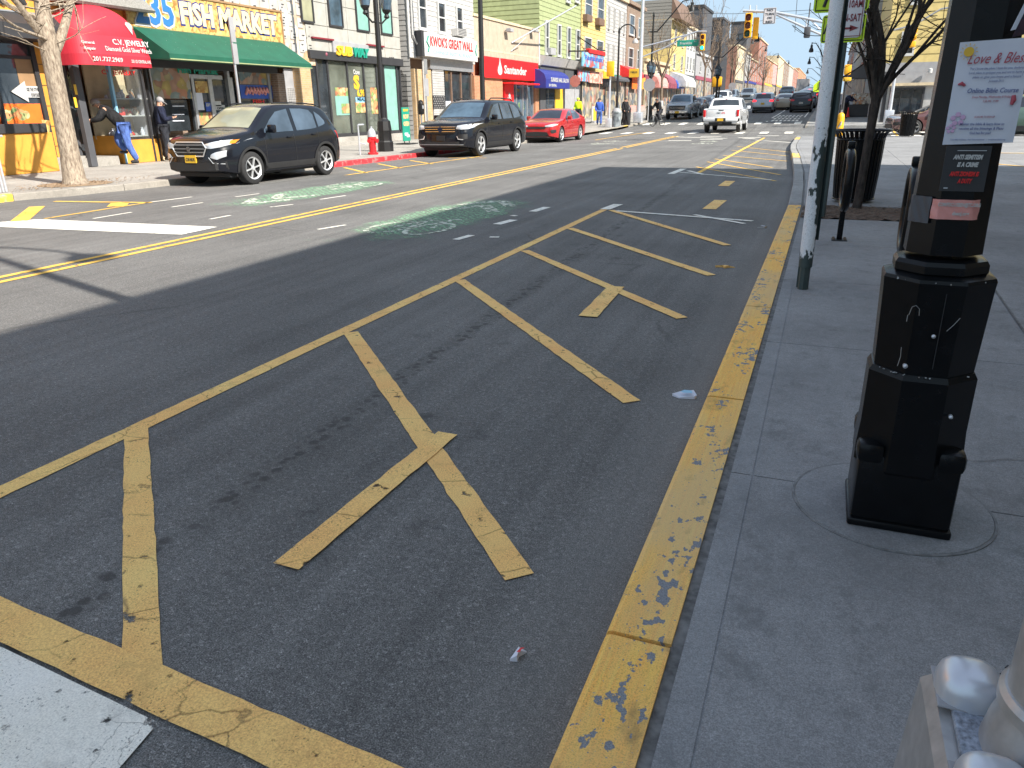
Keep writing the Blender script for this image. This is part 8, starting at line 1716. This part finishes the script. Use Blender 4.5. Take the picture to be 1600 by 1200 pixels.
for _ in range(420):
    r_ = abs(rg2.gauss(0, .75)) + .2; aa = rg2.random() * 2 * pi; px_, py_ = x + r_ * cos(aa) * .55, y + r_ * sin(aa) * 1.3
    if px_ > KL(py_) - .2: continue
    l = rg2.uniform(.015, .05); b_ = rg2.random() * pi; z = .126 + rg2.random() * .012; lit.add([(px_, py_, z), (px_ + l * cos(b_), py_ + l * sin(b_), z + .015), (px_ + l * cos(b_) - .02 * sin(b_), py_ + l * sin(b_) + .02 * cos(b_), z + .008), (px_ - .02 * sin(b_), py_ + .02 * cos(b_), z + .004)], [(0, 1, 2, 3)])
lit.lathe([(.001, .135), (.45, .133), (.7, .127)], (x, y, 0), 24)
tag(lit.build('tree_litter', 'dry_leaf'), 'dry brown litter scattered round the foot of the thick street tree', 'litter', kind='stuff')
# near young tree with vase-shaped crown
x, y = .50, 11.15; t = thing('young_tree', 'slender dark bare tree with upright branches growing from the near tree pit', 'tree', (x, y, .13)); rg = random.Random(31); m = MB()
m.tube([(x - .03, y, .1), (x - .02, y, .2), (x, y, .9), (x + .02, y, 1.45), (x + .03, y, 1.68)], [.075, .058, .052, .06, .075], 14); m.build('trunk', 'bark_dark', t, True, 60); m = MB()
for k, (dx, dy, dz, r_) in enumerate(((-.36, .1, 1, .034), (-.18, -.2, 1, .042), (.02, .2, 1, .05), (.14, -.1, 1, .05), (.30, .2, 1, .042), (.55, 0, 1, .036), (.8, .2, 1, .028), (-.1, .4, 1, .035), (.4, -.35, 1, .03), (-.6, -.1, 1, .02))):
    branch(m, rg, Vector((x + .02 + dx * .08, y + dy * .1, 1.50 + .05 * (k % 4))), Vector((dx, dy, dz)).normalized(), r_, .95, 4, .30, .22, .7, 4, (2, 2), .0035)
m.build('branches', 'bark_dark', t, True, 60)
def bare(label, x, y, H, seed, mat='bark_mid', r0=.13, cl=.4):
    z = gz(y) + .1; t = thing('bare_tree', label, 'tree', (x, y, z), 'bare street trees in the distance'); rg = random.Random(seed); m = MB(); m.tube([(x, y, z), (x + .05, y, z + H * .12), (x, y + .05, z + H * cl)], [r0, r0 * .8, r0 * .65], 8); m.build('trunk', mat, t, True)
    m = MB()
    for k in range(5): aa = 2 * pi * k / 5 + rg.random(); branch(m, rg, Vector((x, y, z + H * (cl - .06) + .1 * k)), Vector((cos(aa) * .5, sin(aa) * .5, 1)).normalized(), r0 * .5, H * .26, 3, .45, .2, .6, 3, (2, 3), .012, 5)
    m.build('crown', mat, t, True)
xg, yg = gp(1022, 186, .12); bare('bare tree standing before the tan wall beyond the cyclist', xg - .8, 66, 8, 3)
for k, (px_, Y_, H_, lb) in enumerate(((1098, 84, 11, 'tall bare tree rising in front of the dark modern building'), (1110, 92, 9, 'bare tree left of the far brick wall'), (1143, 98, 8, 'bare tree in front of the far brick wall'), (1165, 118, 7, 'small bare tree beyond the brick wall'), (1190, 150, 7.5, 'hazy bare tree far up the left pavement'), (1285, 120, 7, 'dark bare tree among the right-hand lamps'), (1281, 165, 7, 'farthest bare tree on the right-hand pavement'))):
    bare(lb, onY(px_, 165, Y_)[0], Y_, H_, 40 + k, 'bark_mid' if k < 5 else 'bark_dark')
# ================================================================== PEOPLE
def place(t, x, y, z): t.location = (x, y, z)
# man in blue trousers leaning at the jeweller's window, one foot on the step
x, y = FX + .22, yX(206, 252) + .02
p = person('person in black jacket and blue trousers leaning forward at the jewelry shop window', (0, 0, 0), 0,
    dict(pel=(0, .10, .95), spi=(.0, -.04, 1.14), che=(0, -.20, 1.30), nec=(0, -.33, 1.41), hea=(0, -.41, 1.47), crn=(0, -.46, 1.56),
         shl=(.17, -.24, 1.35), ell=(.26, -.40, 1.12), wrl=(.16, -.60, 1.08), shr=(-.17, -.24, 1.35), elr=(-.26, -.42, 1.12), wrr=(-.12, -.62, 1.10),
         hpl=(.10, .12, .92), knl=(.10, .14, .50), anl=(.10, .30, .10), hpr=(-.10, .08, .92), knr=(-.12, -.12, .60), anr=(-.12, .06, .33), face=(0, -.9, -.45)), 'black_cloth', 'jeans_blue', hair='hair_grey', scale=1.0)
p.rotation_euler = (0, 0, radians(-48)); p.scale = (1.1, 1.1, 1.1); p.location = (x + .02, y - .46, .125)
# man in navy jacket with cap looking at his phone
x, y = onZ(262, 250, .13); x = FX + .25; y = yX(263, 225, x)
p = person('person in navy jacket and light cap standing by the fish poster looking at a phone', (0, 0, 0), 0,
    dict(hea=(0, -.05, 1.59), crn=(0, -.07, 1.69), ell=(.25, -.02, 1.13), wrl=(.10, -.28, 1.18), elr=(-.25, -.02, 1.13), wrr=(-.10, -.28, 1.18), face=(0, -.85, -.5)), 'navy', 'dark_trouser', cap='grey')
p.rotation_euler = (0, 0, radians(150)); p.scale = (1.06, 1.06, 1.04); p.location = (x, y - .12, .125); bpy.context.view_layer.update(); 
t = thing('phone', 'small dark phone held by the person in the navy jacket', 'phone', (0, 0, 0)); MB().rbox(-.035, .035, -.005, .005, -.07, .07, .004).build('case', 'charcoal', t, True); t.location = p.matrix_basis @ Vector((0, -.40, 1.22)); t.rotation_euler = (radians(-50), 0, radians(150))
for (px_, pyb, tops, legs, lab_, rz, hair, sc) in ((903, 193, 'lime', 'dark_trouser', 'person in a fluorescent yellow jacket with hood on the far pavement behind the red car', 0, 'lime', 1.0), (936, 196, 'blue', 'jeans_blue', 'person in a bright blue jacket walking on the far pavement beside the yellow board', .3, 'charcoal', 1.0), (976, 196, 'black_cloth', 'black_cloth', 'person in black behind the dark bin on the far corner', 1.0, 'charcoal', 1.0)):
    x, y = gp(px_, pyb, .12); z = gz(y) + .12
    p = person(lab_, (0, 0, 0), 0, dict(knl=(.11, -.12, .50), anl=(.11, -.20, .09), knr=(-.11, .02, .50), anr=(-.11, .22, .11), wrl=(.26, -.02, .88), wrr=(-.26, -.2, .92)), tops, legs, hair=hair, fingers=False, scale=sc); p.rotation_euler = (0, 0, rz); p.location = (x, y, z)
# person bending at the stall in the shade on the right
x, y = onY(1320, 175, 57.5)[0], 57.5; z = gz(y) + .13
p = person('person in dark clothes and white hood bending over the shaded stall', (0, 0, 0), 0, dict(che=(0, -.2, 1.30), nec=(0, -.32, 1.42), hea=(0, -.38, 1.50), crn=(0, -.42, 1.59), shl=(.17, -.22, 1.36), shr=(-.17, -.22, 1.36), ell=(.24, -.4, 1.15), wrl=(.2, -.65, 1.1), elr=(-.24, -.4, 1.15), wrr=(-.2, -.65, 1.1)), 'navy', 'black_cloth', cap='white', fingers=False); p.rotation_euler = (0, 0, radians(60)); p.location = (x, y, z)
r = rY(1312, 160, 1352, 176, 60); t = thing('street_stall', 'dark covered market stall with goods on the shaded pavement at the right', 'stall', ((r[0] + r[1]) / 2, 60, gz(60) + .13)); z = gz(60) + .13; x0, x1 = r[0], r[1] + .3
MB().rbox(x0, x1, 59.4, 60.6, z, z + .8, .02).build('table', 'charcoal', t); MB().rbox(x0 + .8, x1 - .1, 59.3, 60.5, z + .8, z + 1.5, .05).build('goods', 'goods', t)
m = MB()
for a in (x0 + .1, x1 - .1):
    for b in (59.4, 60.6): m.tube([(a, b, z), (a, b, z + 2.6)], .025, 6)
m.build('poles', 'alu', t); m = MB(); m.prism([(x0 - .2, 59.1, z + 2.5), (x0 + 1.2, 59.1, z + 3.3), (x1 + .2, 59.1, z + 3.0), (x1 + .2, 59.1, z + 2.4)], (0, 2, 0)); m.build('canopy', 'dark_grey', t)
t = thing('traffic_cone', 'small red cone under the stall at the right', 'cone', (x0 + .55, 59.1, z)); MB().lathe([(.17, 0), (.17, .03), (.12, .04), (.03, .6), (.02, .62)], (x0 + .55, 59.1, z), 12).build('cone', 'red', t, True)
# cyclist
x, y = gp(1027, 197, 0); z = gz(y); t = thing('bicycle', 'bicycle ridden away along the far kerb near the yellow corner', 'bicycle', (0, 0, 0)); R_ = .34
def wheel_b(yy):
    m = MB(); m.tube([(0, yy + R_ * cos(2 * pi * k / 28), R_ + R_ * sin(2 * pi * k / 28)) for k in range(29)], .022, 6, False)
    for k in range(10): m.tube([(0, yy, R_), (0, yy + R_ * cos(2 * pi * k / 10), R_ + R_ * sin(2 * pi * k / 10))], .005, 4)
    return m
wheel_b(-.52).build('wheel', 'rubber', t); wheel_b(.52).build('wheel', 'rubber', t)
m = MB()
for a, b in (((0, .52, R_), (0, .05, .30)), ((0, .52, R_), (0, .18, .78)), ((0, .05, .30), (0, .2, .88)), ((0, .05, .30), (0, -.38, .80)), ((0, .18, .78), (0, -.36, .86)), ((0, -.34, .92), (0, -.52, R_))): m.tube([a, b], .02, 6)
m.build('frame', 'galv', t); m = MB(); m.rbox(-.07, .07, .08, .34, .88, .94, .02); m.build('saddle', 'black_plastic', t); m = MB(); m.tube([(-.28, -.28, 1.02), (-.1, -.36, 1.04), (.1, -.36, 1.04), (.28, -.28, 1.02)], .014, 6); m.tube([(0, -.34, .9), (0, -.36, 1.04)], .014, 6); m.build('handlebar', 'charcoal', t)
t.location = (x, y, z); t.rotation_euler = (0, 0, radians(-25))
p = person('cyclist in dark jacket with a white backpack riding by the far kerb', (0, 0, 0), 0, dict(pel=(0, .18, 1.0), spi=(0, .08, 1.20), che=(0, -.06, 1.38), nec=(0, -.14, 1.50), hea=(0, -.19, 1.60), crn=(0, -.2, 1.70), shl=(.17, -.08, 1.42), shr=(-.17, -.08, 1.42), ell=(.26, -.22, 1.2), elr=(-.26, -.22, 1.2), wrl=(.24, -.30, 1.04), wrr=(-.24, -.30, 1.04), hpl=(.10, .15, .97), hpr=(-.10, .15, .97), knl=(.12, -.12, .72), anl=(.12, .05, .38), knr=(-.12, -.06, .58), anr=(-.12, .02, .16)), 'black_cloth', 'dark_trouser', hair='charcoal', fingers=False)
m = MB(); m.rbox(-.17, .17, .12, .34, 1.18, 1.6, .05); p.location = (0, 0, 0); m.build('backpack', 'white', p, True); p.location = (x, y, z); p.rotation_euler = (0, 0, radians(-25))
